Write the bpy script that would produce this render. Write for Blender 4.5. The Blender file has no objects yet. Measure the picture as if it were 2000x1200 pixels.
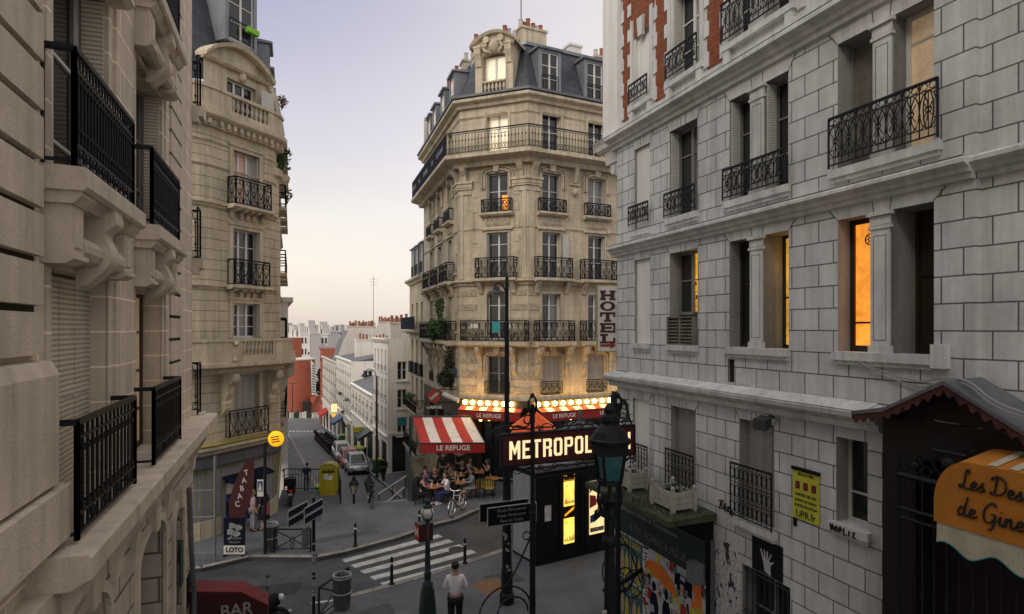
import bpy, bmesh, math, random
from mathutils import Vector, Matrix
rad = math.radians
RNG = random.Random(11)
scene = bpy.context.scene
COL = scene.collection
PI = math.pi

# ---------------------------------------------------------------- materials
def srgb(h):
    out = []
    for k in (16, 8, 0):
        v = ((h >> k) & 255) / 255
        out.append(v / 12.92 if v <= .04045 else ((v + .055) / 1.055) ** 2.4)
    return tuple(out)

def M(name, col, rough=.7, metal=0, var=.12, scale=1.5, streak=0, bump=.0, bscale=60, brick=None, emit=0,
      coat=0, spec=.4, wave=None, grime=0, alpha=1, trans=0):
    m = bpy.data.materials.new(name)
    m.use_nodes = True
    nt = m.node_tree
    N, Lk = nt.nodes, nt.links
    b = N['Principled BSDF']
    if isinstance(col, int):
        col = srgb(col)
    b.inputs['Roughness'].default_value = rough
    b.inputs['Metallic'].default_value = metal
    b.inputs['Specular IOR Level'].default_value = spec
    b.inputs['Coat Weight'].default_value = coat
    b.inputs['Coat Roughness'].default_value = .06
    if trans:
        b.inputs['Transmission Weight'].default_value = trans
    if alpha < 1:
        b.inputs['Alpha'].default_value = alpha
    tc = N.new('ShaderNodeTexCoord')
    def noise(sc, det=4, mp=None, rgh=.6):
        n = N.new('ShaderNodeTexNoise')
        n.inputs['Scale'].default_value = sc
        n.inputs['Detail'].default_value = det
        n.inputs['Roughness'].default_value = rgh
        if mp:
            mm = N.new('ShaderNodeMapping')
            mm.inputs['Scale'].default_value = mp
            Lk.new(tc.outputs['Object'], mm.inputs['Vector'])
            Lk.new(mm.outputs[0], n.inputs['Vector'])
        else:
            Lk.new(tc.outputs['Object'], n.inputs['Vector'])
        return n.outputs['Fac']
    def math_(op, a, c=None, d=None):
        n = N.new('ShaderNodeMath')
        n.operation = op
        for i, v in enumerate((a, c, d)):
            if v is None:
                continue
            if isinstance(v, (int, float)):
                n.inputs[i].default_value = v
            else:
                Lk.new(v, n.inputs[i])
        return n.outputs[0]
    def rng(v, a, c, lo, hi):
        n = N.new('ShaderNodeMapRange')
        Lk.new(v, n.inputs[0])
        n.inputs[1].default_value, n.inputs[2].default_value = a, c
        n.inputs[3].default_value, n.inputs[4].default_value = lo, hi
        return n.outputs[0]
    f = rng(noise(scale, 5), .3, .7, 1 - var, 1 + var)
    f = math_('MULTIPLY', f, rng(noise(scale * 11, 3), .3, .7, 1 - var * .6, 1 + var * .6))
    if streak:
        f = math_('MULTIPLY', f, rng(noise(1.0, 5, (4.5, 4.5, .3)), .42, .72, 1, 1 - streak))
    if grime:
        f = math_('MULTIPLY', f, rng(noise(.55, 6, None, .7), .5, .75, 1, 1 - grime))
    hgt = None
    if brick:
        bw, bh, ms, mort, vary, off = brick
        bt = N.new('ShaderNodeTexBrick')
        bt.offset = off
        bt.inputs['Scale'].default_value = 1
        bt.inputs['Brick Width'].default_value = bw
        bt.inputs['Row Height'].default_value = bh
        bt.inputs['Mortar Size'].default_value = ms
        bt.inputs['Mortar Smooth'].default_value = .15
        bt.inputs['Color1'].default_value = (1, 1, 1, 1)
        bt.inputs['Color2'].default_value = (1 - vary, 1 - vary, 1 - vary, 1)
        bt.inputs['Mortar'].default_value = (mort, mort, mort, 1)
        Lk.new(tc.outputs['UV'], bt.inputs['Vector'])
        f = math_('MULTIPLY', f, bt.outputs['Color'])
        hgt = math_('MULTIPLY', bt.outputs['Fac'], -.02)
    if wave:
        w = N.new('ShaderNodeTexWave')
        w.bands_direction = wave[0]
        w.inputs['Scale'].default_value = wave[1]
        w.inputs['Distortion'].default_value = wave[3] if len(wave) > 3 else 1.5
        Lk.new(tc.outputs['UV'], w.inputs['Vector'])
        f = math_('MULTIPLY', f, rng(w.outputs['Fac'], 0, 1, 1 - wave[2], 1 + wave[2] * .4))
    vm = N.new('ShaderNodeVectorMath')
    vm.operation = 'SCALE'
    vm.inputs[0].default_value = col
    Lk.new(f, vm.inputs['Scale'])
    Lk.new(vm.outputs[0], b.inputs['Base Color'])
    if emit:
        Lk.new(vm.outputs[0], b.inputs['Emission Color'])
        b.inputs['Emission Strength'].default_value = emit
    if bump or hgt is not None:
        bp = N.new('ShaderNodeBump')
        bp.inputs['Strength'].default_value = .55
        bp.inputs['Distance'].default_value = 1
        h = math_('MULTIPLY', noise(bscale, 4), bump * .02)
        if hgt is not None:
            h = math_('ADD', h, hgt)
        Lk.new(h, bp.inputs['Height'])
        Lk.new(bp.outputs[0], b.inputs['Normal'])
    # a little roughness break-up
    rr = rng(noise(scale * 5, 3), .3, .7, max(0, rough - .08), min(1, rough + .08))
    Lk.new(rr, b.inputs['Roughness'])
    return m

MT = {}
def mats():
    a = MT
    a['white_ash'] = M('painted ashlar', (.65, .655, .65), .75, var=.09, scale=.7, streak=.24, grime=.26, bump=.5, brick=(.6, .3733, .012, .2, .14, .5))
    a['white'] = M('painted stone trim', (.63, .63, .62), .72, var=.1, streak=.3, grime=.25, bump=.35)
    a['white_end'] = M('white render', (.74, .71, .67), .75, var=.05, streak=.14, bump=.15)
    a['reveal'] = M('shade-darkened painted reveal', (.30, .30, .29), .8, var=.12, streak=.25, grime=.2)  # jamb shade put into the grey, with streaks and grime on top
    a['joint'] = M('dark joint', (.1, .1, .1), .9)
    a['redbrick'] = M('red brick', (.30, .085, .035), .85, var=.2, bump=.3, brick=(.22, .075, .011, .55, .35, .5))
    a['lime_l'] = M('limestone left', (.62, .535, .43), .8, var=.12, scale=.8, streak=.26, grime=.24, bump=.8, bscale=35)
    a['lime_la'] = M('limestone left jointed', (.62, .535, .43), .8, var=.12, scale=.8, streak=.22, grime=.2, bump=.8, bscale=35, brick=(1.15, .3733, .012, 1.55, .07, .5))
    a['lime_lg'] = M('limestone left groundfloor', (.54, .475, .385), .8, var=.1, scale=.8, streak=.2, grime=.15, bump=.4, brick=(.95, .373, .02, .3, .06, .5))
    a['lime_b'] = M('limestone corner', (.53, .46, .34), .8, var=.12, scale=.6, streak=.36, grime=.34, bump=.4, brick=(90.0, .37, .014, .4, .05, .5))
    a['lime_bt'] = M('limestone corner trim', (.52, .45, .335), .8, var=.14, scale=.9, streak=.32, grime=.28, bump=.4)
    a['lime_c'] = M('limestone cafe', (.54, .465, .345), .8, var=.14, scale=.5, streak=.34, grime=.34, bump=.3, brick=(1.1, .36, .006, .8, .08, .5))
    a['lime_ct'] = M('limestone cafe trim', (.52, .45, .335), .8, var=.17, scale=.8, streak=.4, grime=.34, bump=.4)
    a['vermi'] = M('carved stone band', (.36, .31, .235), .9, var=.45, scale=9, bump=2.5, bscale=30)
    a['iron'] = M('black iron', (.009, .011, .014), .6, var=.2, scale=8, spec=.25)
    a['irongrey'] = M('dark grey iron', (.03, .032, .035), .5, var=.2, scale=8)
    a['slate'] = M('slate', (.045, .052, .066), .5, var=.25, scale=2, brick=(.26, .16, .008, .45, .35, .5), bump=.3)
    a['zinc'] = M('zinc', (.2, .215, .24), .45, metal=.35, var=.15, streak=.2)
    a['zincd'] = M('zinc weathered', (.13, .135, .145), .55, metal=.2, var=.2, streak=.2)
    a['wframe'] = M('white window paint', (.62, .61, .58), .5, var=.05)
    a['gframe'] = M('grey window paint', (.2, .2, .19), .55, var=.1)
    a['brownframe'] = M('brown wood frame', (.035, .022, .014), .5, var=.2)
    a['shutter'] = M('white louvre shutter', (.5, .49, .45), .55, var=.08, wave=('Y', 6.5, .38, 0))
    a['shutter_l'] = M('beige louvre shutter', (.56, .50, .41), .55, var=.08, wave=('Y', 6.5, .45, 0))
    a['shutter_g'] = M('grey louvre shutter', (.33, .32, .30), .55, var=.08, wave=('Y', 6.5, .4, 0))
    a['glass'] = M('window glass', (.016, .019, .022), .06, var=.3, scale=.6, spec=.6)
    a['glass2'] = M('window glass with net curtain', (.17, .165, .155), .3, var=.25, scale=1.2, coat=.8, wave=('X', 4, .35, 2))
    a['curtain'] = M('pale curtain behind glass', (.42, .38, .34), .6, var=.1, coat=.7, wave=('X', 5, .3, 2))
    a['curtain_pink'] = M('peach curtain behind glass', (.62, .36, .24), .6, var=.1, coat=.7, wave=('X', 5, .3, 2))
    a['sky_painted_pane'] = M('pane with painted sky reflection', (.85, .72, .48), .3, var=.12, coat=1, emit=.25)  # sky reflection painted as cream colour with a faint glow
    a['lit'] = M('lit room orange', (1.0, .34, .04), .5, var=.3, scale=.9, emit=.9)
    a['lit_dim'] = M('lit room amber', (.80, .40, .045), .5, var=.55, scale=1.1, emit=.6)
    a['lit_soft'] = M('lit room soft', (.62, .44, .27), .5, var=.2, emit=.22, coat=.5)
    a['room'] = M('dark room', (.02, .018, .016), .9)
    a['louvre_box'] = M('weathered wood', (.16, .145, .12), .8, var=.3, scale=5, streak=.3)
    a['asphalt'] = M('asphalt', (.046, .051, .058), .75, var=.3, scale=.8, grime=.3, bump=.5, bscale=120)
    a['asphalt2'] = M('worn asphalt street', (.095, .097, .104), .7, var=.2, scale=.5, grime=.25, bump=.5, bscale=90)
    a['pave'] = M('asphalt pavement', (.10, .106, .118), .8, var=.25, scale=.7, grime=.3, bump=.4, bscale=140)
    a['kerb'] = M('granite kerb', (.24, .225, .205), .8, var=.25, scale=3, bump=.3, brick=(1.0, 1.0, .012, .4, .25, .0))
    a['tarpatch'] = M('ochre pavement patch', (.19, .105, .055), .85, var=.2, scale=4)
    a['paint'] = M('road paint', (.42, .42, .41), .8, var=.25, scale=5, grime=.4)
    a['concrete'] = M('concrete', (.22, .215, .205), .85, var=.15, grime=.2, bump=.3)
    a['earth'] = M('far ground', (.16, .15, .145), .95, var=.3, scale=.02)
    a['redfab'] = M('red awning canvas', (.40, .026, .02), .8, var=.16, scale=2, streak=.2, grime=.2)
    a['whitefab'] = M('white awning canvas', (.66, .6, .54), .8, var=.1, scale=2, streak=.22, grime=.15)
    a['darkred'] = M('dark red canvas', (.05, .008, .010), .8, var=.15, scale=3)
    a['bartop'] = M('bar awning canvas', (.15, .014, .018), .8, var=.12)
    a['dimtext'] = M('worn grey lettering', (.12, .125, .125), .85, var=.4, scale=9)
    a['valred'] = M('valance red', (.26, .014, .012), .8, var=.1)
    a['orange_par'] = M('orange red parasol canvas', (.62, .09, .022), .8, var=.1, scale=3)
    a['orange_awn'] = M('orange awning canvas', (.46, .17, .018), .75, var=.12, scale=2.5, grime=.15)
    a['cream'] = M('cream canvas', (.46, .42, .32), .85, var=.1, scale=4)
    a['teal'] = M('teal edging', (.03, .25, .26), .6)
    a['textwhite'] = M('white lettering', (.62, .58, .52), .7, var=.02)
    a['textblack'] = M('black lettering', (.012, .012, .012), .6, var=.02)
    a['textdim'] = M('faded white lettering', (.3, .31, .31), .8, var=.25, scale=9)
    a['hotelred'] = M('hotel sign brown', (.06, .016, .014), .6)
    a['arrowred'] = M('hotel sign arrow', (.25, .03, .02), .6)
    a['signwhite'] = M('white sign panel', (.66, .64, .6), .5, var=.04, streak=.08)
    a['metro_red'] = M('maroon enamel', (.075, .012, .014), .5, var=.1)
    a['metro_letter'] = M('lit cream letters', (1.0, .78, .42), .5, var=.03, emit=.95)
    a['bulb'] = M('glowing bulb', (1.0, .56, .13), .5, var=0, emit=48)
    a['lampwarm'] = M('glowing lamp', (1.0, .55, .12), .5, var=0, emit=7)
    a['lamp_y'] = M('glowing yellow sign', (1.0, .42, .01), .5, var=.1, emit=1.0)
    a['kioskblack'] = M('kiosk black metal', (.006, .007, .008), .6, var=.2, scale=3, spec=.18)
    a['rollshut'] = M('grey roller shutter', (.38, .40, .41), .5, metal=.1, var=.08, streak=.25, wave=('Y', 4.2, .5, 0))
    a['press'] = M('backlit yellow poster', (1.0, .62, .10), .5, var=.28, scale=3.2, emit=1.35)
    a['backlit'] = M('backlit cream poster', (1.0, .74, .36), .5, var=.12, scale=3, emit=.95)
    a['green_d'] = M('dark green paint', (.012, .03, .024), .45, var=.2)
    a['tealglass'] = M('lantern glass', (.012, .085, .105), .12, var=.3, scale=4, coat=.6)
    a['globe'] = M('opal globe', (.62, .6, .55), .25, var=.04, coat=.5)
    a['yellow'] = M('yellow paint', (.42, .36, .02), .5, var=.18, scale=6, streak=.25)
    a['yellow_s'] = M('yellow stripes', (.30, .27, .06), .6, var=.1)
    a['shopgrey'] = M('shopfront lilac grey', (.22, .22, .245), .6, var=.1, streak=.15)
    a['shopdark'] = M('shop fascia slate', (.075, .085, .095), .6, var=.15, streak=.2)
    a['navy'] = M('navy panel', (.008, .010, .024), .85, var=.2, spec=.1)
    a['blue'] = M('blue stickers', (.03, .07, .22), .5, var=.8, scale=6)
    a['greybin'] = M('litter bin grey', (.12, .12, .115), .6, var=.3, scale=9, streak=.4)
    a['greenbin'] = M('green plastic bin', (.01, .14, .055), .5, var=.1)
    a['limebin'] = M('yellow lid', (.35, .4, .03), .5)
    a['terra'] = M('terracotta', (.26, .095, .055), .85, var=.25, scale=5)
    a['moss'] = M('mossy roof', (.055, .062, .038), .95, var=.5, scale=2.2, bump=1.2, bscale=20)
    a['planter'] = M('weathered white planter', (.42, .40, .36), .8, var=.15, scale=4, streak=.3)
    a['soil'] = M('soil', (.035, .025, .018), .95)
    a['leaf'] = M('leaves', (.05, .115, .03), .7, var=.45, scale=5)
    a['leafd'] = M('dark leaves', (.022, .042, .018), .75, var=.4, scale=4)
    a['flower'] = M('red flowers', (.42, .02, .015), .7, var=.3, scale=9)
    a['bark'] = M('bark', (.05, .035, .025), .9)
    a['skin'] = M('skin', (.42, .24, .165), .6, var=.05)
    a['hair_d'] = M('dark hair', (.018, .012, .009), .6)
    a['hair_l'] = M('fair hair', (.22, .13, .05), .6)
    a['c_black'] = M('black cloth', (.012, .012, .015), .85)
    a['c_white'] = M('white cloth', (.78, .74, .76), .85, var=.08, scale=6)
    a['c_lilac'] = M('lilac cloth', (.16, .13, .34), .85)
    a['c_blue'] = M('blue cloth', (.03, .04, .12), .85)
    a['c_grey'] = M('grey cloth', (.23, .23, .25), .85)
    a['c_pink'] = M('pale pink cloth', (.36, .27, .28), .85)
    a['c_red'] = M('red cloth', (.28, .02, .03), .85)
    a['wood'] = M('varnished table wood', (.40, .16, .05), .45, var=.2, scale=6)
    a['chairy'] = M('yellow cane', (.48, .33, .05), .6, var=.1)
    a['doorred'] = M('dark oxblood paint', (.013, .005, .006), .65, var=.3, scale=3)
    a['scallop'] = M('red brown bargeboard', (.06, .018, .014), .7, var=.3)
    a['cable'] = M('grey cable', (.3, .3, .31), .6)
    a['upr'] = M('acid yellow poster paper', (.50, .49, .045), .8, var=.12, scale=5)
    a['street_blue'] = M('enamel street sign', (.012, .05, .045), .4)
    a['blue_sign'] = M('blue road sign', (.015, .06, .2), .5)
    a['rend1'] = M('white render far', (.82, .77, .70), .85, var=.06, streak=.12, scale=.5)
    a['rend2'] = M('cream render far', (.76, .71, .64), .85, var=.07, streak=.18, scale=.5)
    a['rend3'] = M('grey beige render far', (.60, .55, .49), .85, var=.08, streak=.15, scale=.4)
    a['orangebrick'] = M('terracotta cladding', (.36, .10, .055), .8, var=.12, scale=.6)
    a['farwhite'] = M('white modern block', (.66, .62, .58), .8, var=.05, scale=.3)
    a['farwarm'] = M('far city blocks', (.60, .54, .50), .9, var=.06, scale=.1)  # distance haze put into the pale pinkish colour
    a['fargrey'] = M('far city grey', (.44, .42, .42), .9, var=.06, scale=.1)
    a['car_silver'] = M('silver car paint', (.34, .35, .37), .3, metal=.4, var=.03, coat=.8)
    a['car_red'] = M('red car paint', (.30, .018, .02), .3, var=.03, coat=.8)
    a['tyre'] = M('tyre rubber', (.012, .012, .012), .85)
    a['chrome'] = M('bright metal', (.55, .55, .54), .25, metal=.9, var=.05)
    a['tail'] = M('red lamp glass', (.4, .012, .01), .3, emit=.3)
    a['headl'] = M('headlamp glass', (.6, .6, .58), .15, coat=.6)
    a['post_o'] = M('orange paper', (.75, .19, .02), .7, var=.06)
    a['post_t'] = M('teal paper', (.04, .10, .11), .7, var=.2)
    a['post_y'] = M('yellow paper', (.5, .38, .03), .7, var=.15)
    a['post_w'] = M('torn white paper', (.62, .61, .6), .85, var=.3, scale=6)
    a['post_p'] = M('skin tone paper', (.44, .30, .2), .8, var=.15)
    a['post_r'] = M('red paper', (.38, .03, .03), .8, var=.1)
    a['lilacgrey'] = M('lilac grey paper', (.42, .41, .48), .8, var=.15)
    # torn bill-posting: high-contrast noise
    m = bpy.data.materials.new('torn bill paste')
    m.use_nodes = True
    nt = m.node_tree
    tc = nt.nodes.new('ShaderNodeTexCoord')
    mp = nt.nodes.new('ShaderNodeMapping')
    mp.inputs['Scale'].default_value = (1.6, 1.6, .8)
    n = nt.nodes.new('ShaderNodeTexNoise')
    n.inputs['Scale'].default_value = 2.6
    n.inputs['Detail'].default_value = 9
    n.inputs['Roughness'].default_value = .72
    r = nt.nodes.new('ShaderNodeValToRGB')
    r.color_ramp.interpolation = 'CONSTANT'
    cs = [(0, (.02, .02, .025)), (.42, (.02, .02, .025)), (.455, (.55, .55, .56)), (.53, (.1, .1, .105)), (.55, (.62, .61, .6)), (.62, (.30, .05, .04)), (.635, (.42, .42, .42)), (.68, (.05, .06, .08))]
    while len(r.color_ramp.elements) < len(cs):
        r.color_ramp.elements.new(.5)
    for e, (p, c) in zip(r.color_ramp.elements, cs):
        e.position = p
    for e, (p, c) in zip(r.color_ramp.elements, cs):
        e.color = (*c, 1)
    nt.links.new(tc.outputs['Object'], mp.inputs[0])
    nt.links.new(mp.outputs[0], n.inputs['Vector'])
    nt.links.new(n.outputs['Fac'], r.inputs[0])
    nt.links.new(r.outputs[0], nt.nodes['Principled BSDF'].inputs['Base Color'])
    nt.nodes['Principled BSDF'].inputs['Roughness'].default_value = .8
    a['torn'] = m
mats()

# ---------------------------------------------------------------- geometry helpers
class F:
    """a facade frame: s along d, p outward along n, z up"""
    def __init__(s, o, d, flip=False):
        s.o = Vector((o[0], o[1]))
        s.d = Vector((d[0], d[1])).normalized()
        s.n = Vector((s.d.y, -s.d.x))
        if flip:
            s.n = -s.n
    def pt(s, a, p, z):
        v = s.o + s.d * a + s.n * p
        return Vector((v.x, v.y, z))
    def ang(s):
        return math.atan2(s.d.y, s.d.x)
WF = F((0, 0), (1, 0), True)      # world axes: s = x, p = y

def orient(pos, n, up=(0, 0, 1)):
    n = Vector((n[0], n[1], n[2] if len(n) > 2 else 0)).normalized()
    u = Vector(up)
    r = u.cross(n).normalized()
    u = n.cross(r)
    m = Matrix((r, u, n)).transposed().to_4x4()
    m.translation = Vector(pos)
    return m

def wm(o):
    m = Matrix.Translation(o.location) @ o.rotation_euler.to_matrix().to_4x4()
    return wm(o.parent) @ m if o.parent else m

SPLIT = set('roller hanger cornice blind_window_panel bracket window_surround ledge_bracket console quoin capital carved_band pilaster_strip rosette modillion cafe_lamp cafe_window slit_window post sticker lintel_joint foot arch_surround pilaster brick_panel keystone roll_moulding rusticated_pier shopfront print symbols stripe meter_box carved_panel vent_slot slot foot upright rail side_window window_box slats cornice_flashing yellow_stripes pier_base trim ring entrance figure_print'.split())
class MB:
    def __init__(s):
        s.bm = bmesh.new()
        s.i = 0
    def face(s, pts):
        try:
            f = s.bm.faces.new([s.bm.verts.new(p) for p in pts])
            f.material_index = s.i
        except ValueError:
            pass
        return s
    def hexa(s, P):
        v = [s.bm.verts.new(p) for p in P]
        for q in ((3, 2, 1, 0), (4, 5, 6, 7), (0, 1, 5, 4), (1, 2, 6, 5), (2, 3, 7, 6), (3, 0, 4, 7)):
            f = s.bm.faces.new([v[k] for k in q])
            f.material_index = s.i
        return s
    def box(s, fr, a, b, p, q, z, w):
        return s.hexa([fr.pt(a, p, z), fr.pt(b, p, z), fr.pt(b, q, z), fr.pt(a, q, z),
                       fr.pt(a, p, w), fr.pt(b, p, w), fr.pt(b, q, w), fr.pt(a, q, w)])
    def extr(s, A, B):
        """two matching rings of points joined into a closed solid"""
        va = [s.bm.verts.new(p) for p in A]
        vb = [s.bm.verts.new(p) for p in B]
        n = len(A)
        for k in range(n):
            f = s.bm.faces.new((va[k], va[(k + 1) % n], vb[(k + 1) % n], vb[k]))
            f.material_index = s.i
        for r in (va[::-1], vb):
            f = s.bm.faces.new(r)
            f.material_index = s.i
        return s
    def prism(s, fr, poly, p0, p1):
        """polygon in (s, z) extruded along p"""
        return s.extr([fr.pt(a, p0, z) for a, z in poly], [fr.pt(a, p1, z) for a, z in poly])
    def mould(s, fr, a, b, prof):
        """profile in (p, z) extruded along s"""
        return s.extr([fr.pt(a, p, z) for p, z in prof], [fr.pt(b, p, z) for p, z in prof])
    def slab(s, poly, z0, z1):
        return s.extr([Vector((x, y, z0)) for x, y in poly], [Vector((x, y, z1)) for x, y in poly])
    def sheet(s, poly, z):
        return s.face([Vector((x, y, z)) for x, y in poly])
    def tube(s, pts, r, n=5, closed=False, r2=None):
        pts = [Vector(p) for p in pts]
        L = len(pts)
        rings = []
        for k, p in enumerate(pts):
            a = pts[k - 1] if (k or closed) else p
            b = pts[(k + 1) % L] if (k < L - 1 or closed) else p
            t = (b - a).normalized() if (b - a).length > 1e-9 else Vector((0, 0, 1))
            u = Vector((0, 0, 1)) if abs(t.z) < .9 else Vector((1, 0, 0))
            x = t.cross(u).normalized()
            y = t.cross(x)
            rr = r if r2 is None else r + (r2 - r) * k / max(1, L - 1)
            rings.append([s.bm.verts.new(p + (x * math.cos(2 * PI * (j + .5) / n) + y * math.sin(2 * PI * (j + .5) / n)) * rr) for j in range(n)])
        for k in range(L if closed else L - 1):
            A, B = rings[k], rings[(k + 1) % L]
            for j in range(n):
                f = s.bm.faces.new((A[j], A[(j + 1) % n], B[(j + 1) % n], B[j]))
                f.material_index = s.i
        if not closed and n > 2:
            for r_ in (rings[0][::-1], rings[-1]):
                f = s.bm.faces.new(r_)
                f.material_index = s.i
        return s
    def lathe(s, prof, c=(0, 0, 0), n=12, a0=0, mat=None):
        mat = mat or Matrix.Translation(Vector(c))
        rings = []
        for r, z in prof:
            rings.append([s.bm.verts.new(mat @ Vector((r * math.cos(a0 + 2 * PI * j / n), r * math.sin(a0 + 2 * PI * j / n), z))) for j in range(n)])
        for A, B in zip(rings, rings[1:]):
            for j in range(n):
                f = s.bm.faces.new((A[j], A[(j + 1) % n], B[(j + 1) % n], B[j]))
                f.material_index = s.i
        for r_ in (rings[0][::-1], rings[-1]):
            f = s.bm.faces.new(r_)
            f.material_index = s.i
        return s
    def ball(s, c, r, n=10, m=6, sz=1):
        return s.lathe([(r * max(.02, math.sin(PI * k / m)), -r * sz * math.cos(PI * k / m)) for k in range(m + 1)], c, n)
    def wall(s, fr, a, b, z, w, ops=(), p=0, depth=.3, ri=0):
        xs = sorted({a, b} | {v for o in ops for v in o[:2] if a < v < b})
        zs = sorted({z, w} | {v for o in ops for v in o[2:4] if z < v < w})
        for x0, x1 in zip(xs, xs[1:]):
            for z0, z1 in zip(zs, zs[1:]):
                cx, cz = (x0 + x1) / 2, (z0 + z1) / 2
                if any(o[0] < cx < o[1] and o[2] < cz < o[3] for o in ops):
                    continue
                s.face([fr.pt(x0, p, z0), fr.pt(x1, p, z0), fr.pt(x1, p, z1), fr.pt(x0, p, z1)])
        i0, s.i = s.i, ri or s.i
        for o in ops:
            x0, x1, z0, z1 = o[:4]
            d = o[4] if len(o) > 4 else depth
            q = p - d
            for A in (((x0, z0), (x0, z1)), ((x1, z0), (x1, z1)), ((x0, z0), (x1, z0)), ((x0, z1), (x1, z1))):
                (u0, v0), (u1, v1) = A
                s.face([fr.pt(u0, p, v0), fr.pt(u1, p, v1), fr.pt(u1, q, v1), fr.pt(u0, q, v0)])
        s.i = i0
        return s
    def sweep(s, line, prof):
        """open polyline in plan, outward = (ty,-tx); profile (p,z) closed polygon"""
        P = [Vector((x, y)) for x, y in line]
        T = [(b - a).normalized() for a, b in zip(P, P[1:])]
        Nn = [Vector((t.y, -t.x)) for t in T]
        rings = []
        for k, p in enumerate(P):
            if k == 0:
                o = Nn[0]
            elif k == len(P) - 1:
                o = Nn[-1]
            else:
                m = (Nn[k - 1] + Nn[k]).normalized()
                o = m / max(.35, m.dot(Nn[k]))
            rings.append([s.bm.verts.new((p.x + o.x * q, p.y + o.y * q, z)) for q, z in prof])
        n = len(prof)
        for A, B in zip(rings, rings[1:]):
            for j in range(n):
                f = s.bm.faces.new((A[j], A[(j + 1) % n], B[(j + 1) % n], B[j]))
                f.material_index = s.i
        for r_ in (rings[0][::-1], rings[-1]):
            f = s.bm.faces.new(r_)
            f.material_index = s.i
        return s
    def clusters(s):
        bm = s.bm
        seen, cl = set(), []
        for v0 in bm.verts:
            if v0 in seen: continue
            st, c = [v0], []
            seen.add(v0)
            while st:
                v = st.pop()
                c.append(v)
                for e in v.link_edges:
                    o = e.other_vert(v)
                    if o not in seen:
                        seen.add(o)
                        st.append(o)
            lo = [min(v.co[i] for v in c) - .015 for i in range(3)]
            hi = [max(v.co[i] for v in c) + .015 for i in range(3)]
            cl.append([c, lo, hi])
        done = False
        while not done:
            done = True
            for i in range(len(cl)):
                for j in range(len(cl) - 1, i, -1):
                    if all(cl[i][1][k] <= cl[j][2][k] and cl[j][1][k] <= cl[i][2][k] for k in range(3)):
                        a, b = cl[i], cl.pop(j)
                        cl[i] = [a[0] + b[0], [min(p, q) for p, q in zip(a[1], b[1])], [max(p, q) for p, q in zip(a[2], b[2])]]
                        done = False
        return [c[0] for c in cl]
    def build(s, name, mat, parent=None, smooth=False, recalc=True):
        bm = s.bm
        if name in SPLIT and parent is not None:
            cl = s.clusters()
            if 1 < len(cl) <= 90:
                first = None
                for c in cl:
                    m = MB()
                    mp = {v: m.bm.verts.new(v.co) for v in c}
                    for f in {f for v in c for f in v.link_faces}:
                        g = m.bm.faces.new([mp[v] for v in f.verts])
                        g.material_index = f.material_index
                    o = m.build(name + ' ', mat, parent, smooth, recalc)
                    o.name = name
                    first = first or o
                bm.free()
                return first
        if recalc:
            bmesh.ops.recalc_face_normals(bm, faces=bm.faces)
        bm.normal_update()
        uv = bm.loops.layers.uv.new('UVMap')
        for f in bm.faces:
            n = f.normal
            if abs(n.z) < .75:
                t = Vector((-n.y, n.x, 0))
                t = t.normalized() if t.length > 1e-6 else Vector((1, 0, 0))
                for l in f.loops:
                    l[uv].uv = (l.vert.co.dot(t), l.vert.co.z)
            else:
                for l in f.loops:
                    l[uv].uv = (l.vert.co.x, l.vert.co.y)
            if smooth:
                f.smooth = True
        if parent is not None:
            bm.transform(wm(parent).inverted())
        me = bpy.data.meshes.new(name)
        bm.to_mesh(me)
        bm.free()
        for m in (mat if isinstance(mat, (list, tuple)) else [mat]):
            me.materials.append(MT[m] if isinstance(m, str) else m)
        o = bpy.data.objects.new(name, me)
        COL.objects.link(o)
        if parent is not None:
            o.parent = parent
        return o

def tag(o, label=None, cat=None, group=None, kind=None):
    if label: o['label'] = label
    if cat: o['category'] = cat
    if group: o['group'] = group
    if kind: o['kind'] = kind
    return o

def thing(name, label, cat, loc=(0, 0, 0), rz=0, group=None):
    o = bpy.data.objects.new(name, None)
    o.empty_display_size = .2
    COL.objects.link(o)
    o.location = loc
    o.rotation_euler = (0, 0, rz)
    return tag(o, label, cat, group)

KIDS = {}
def copy_tree(o, parent=None):
    c = o.copy()
    COL.objects.link(c)
    c.parent = parent
    for ch in [x for x in o.children]:
        copy_tree(ch, c)
    return c

def put(proto, loc, rz, label, group, first):
    o = proto if first else copy_tree(proto)
    o.location = loc
    o.rotation_euler = (0, 0, rz)
    o['label'] = label
    if group: o['group'] = group
    return o

def text(name, string, size, mw, mat, parent, ext=.004, sx=1, shear=0, bold=0, align='CENTER'):
    cu = bpy.data.curves.new('t', 'FONT')
    cu.body = string
    cu.size = size
    cu.extrude = ext
    cu.shear = shear
    cu.offset = bold
    cu.align_x = align
    cu.align_y = 'CENTER'
    cu.resolution_u = 3
    ob = bpy.data.objects.new('t', cu)
    COL.objects.link(ob)
    dg = bpy.context.evaluated_depsgraph_get()
    me = bpy.data.meshes.new_from_object(ob.evaluated_get(dg))
    bpy.data.objects.remove(ob)
    bpy.data.curves.remove(cu)
    mb = MB()
    mb.bm.from_mesh(me)
    bpy.data.meshes.remove(me)
    mb.bm.transform(mw @ Matrix.Diagonal((sx, 1, 1, 1)))
    return mb.build(name, mat, parent, recalc=False)

def smooth_pts(P, k=5):
    out = []
    for i in range(len(P) - 1):
        p0, p1, p2, p3 = P[max(0, i - 1)], P[i], P[i + 1], P[min(len(P) - 1, i + 2)]
        for j in range(k):
            t = j / k
            out.append(tuple(.5 * (2 * p1[c] + (p2[c] - p0[c]) * t + (2 * p0[c] - 5 * p1[c] + 4 * p2[c] - p3[c]) * t * t + (3 * p1[c] - p0[c] - 3 * p2[c] + p3[c]) * t ** 3) for c in range(len(p1))))
    out.append(tuple(P[-1]))
    return out

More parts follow.
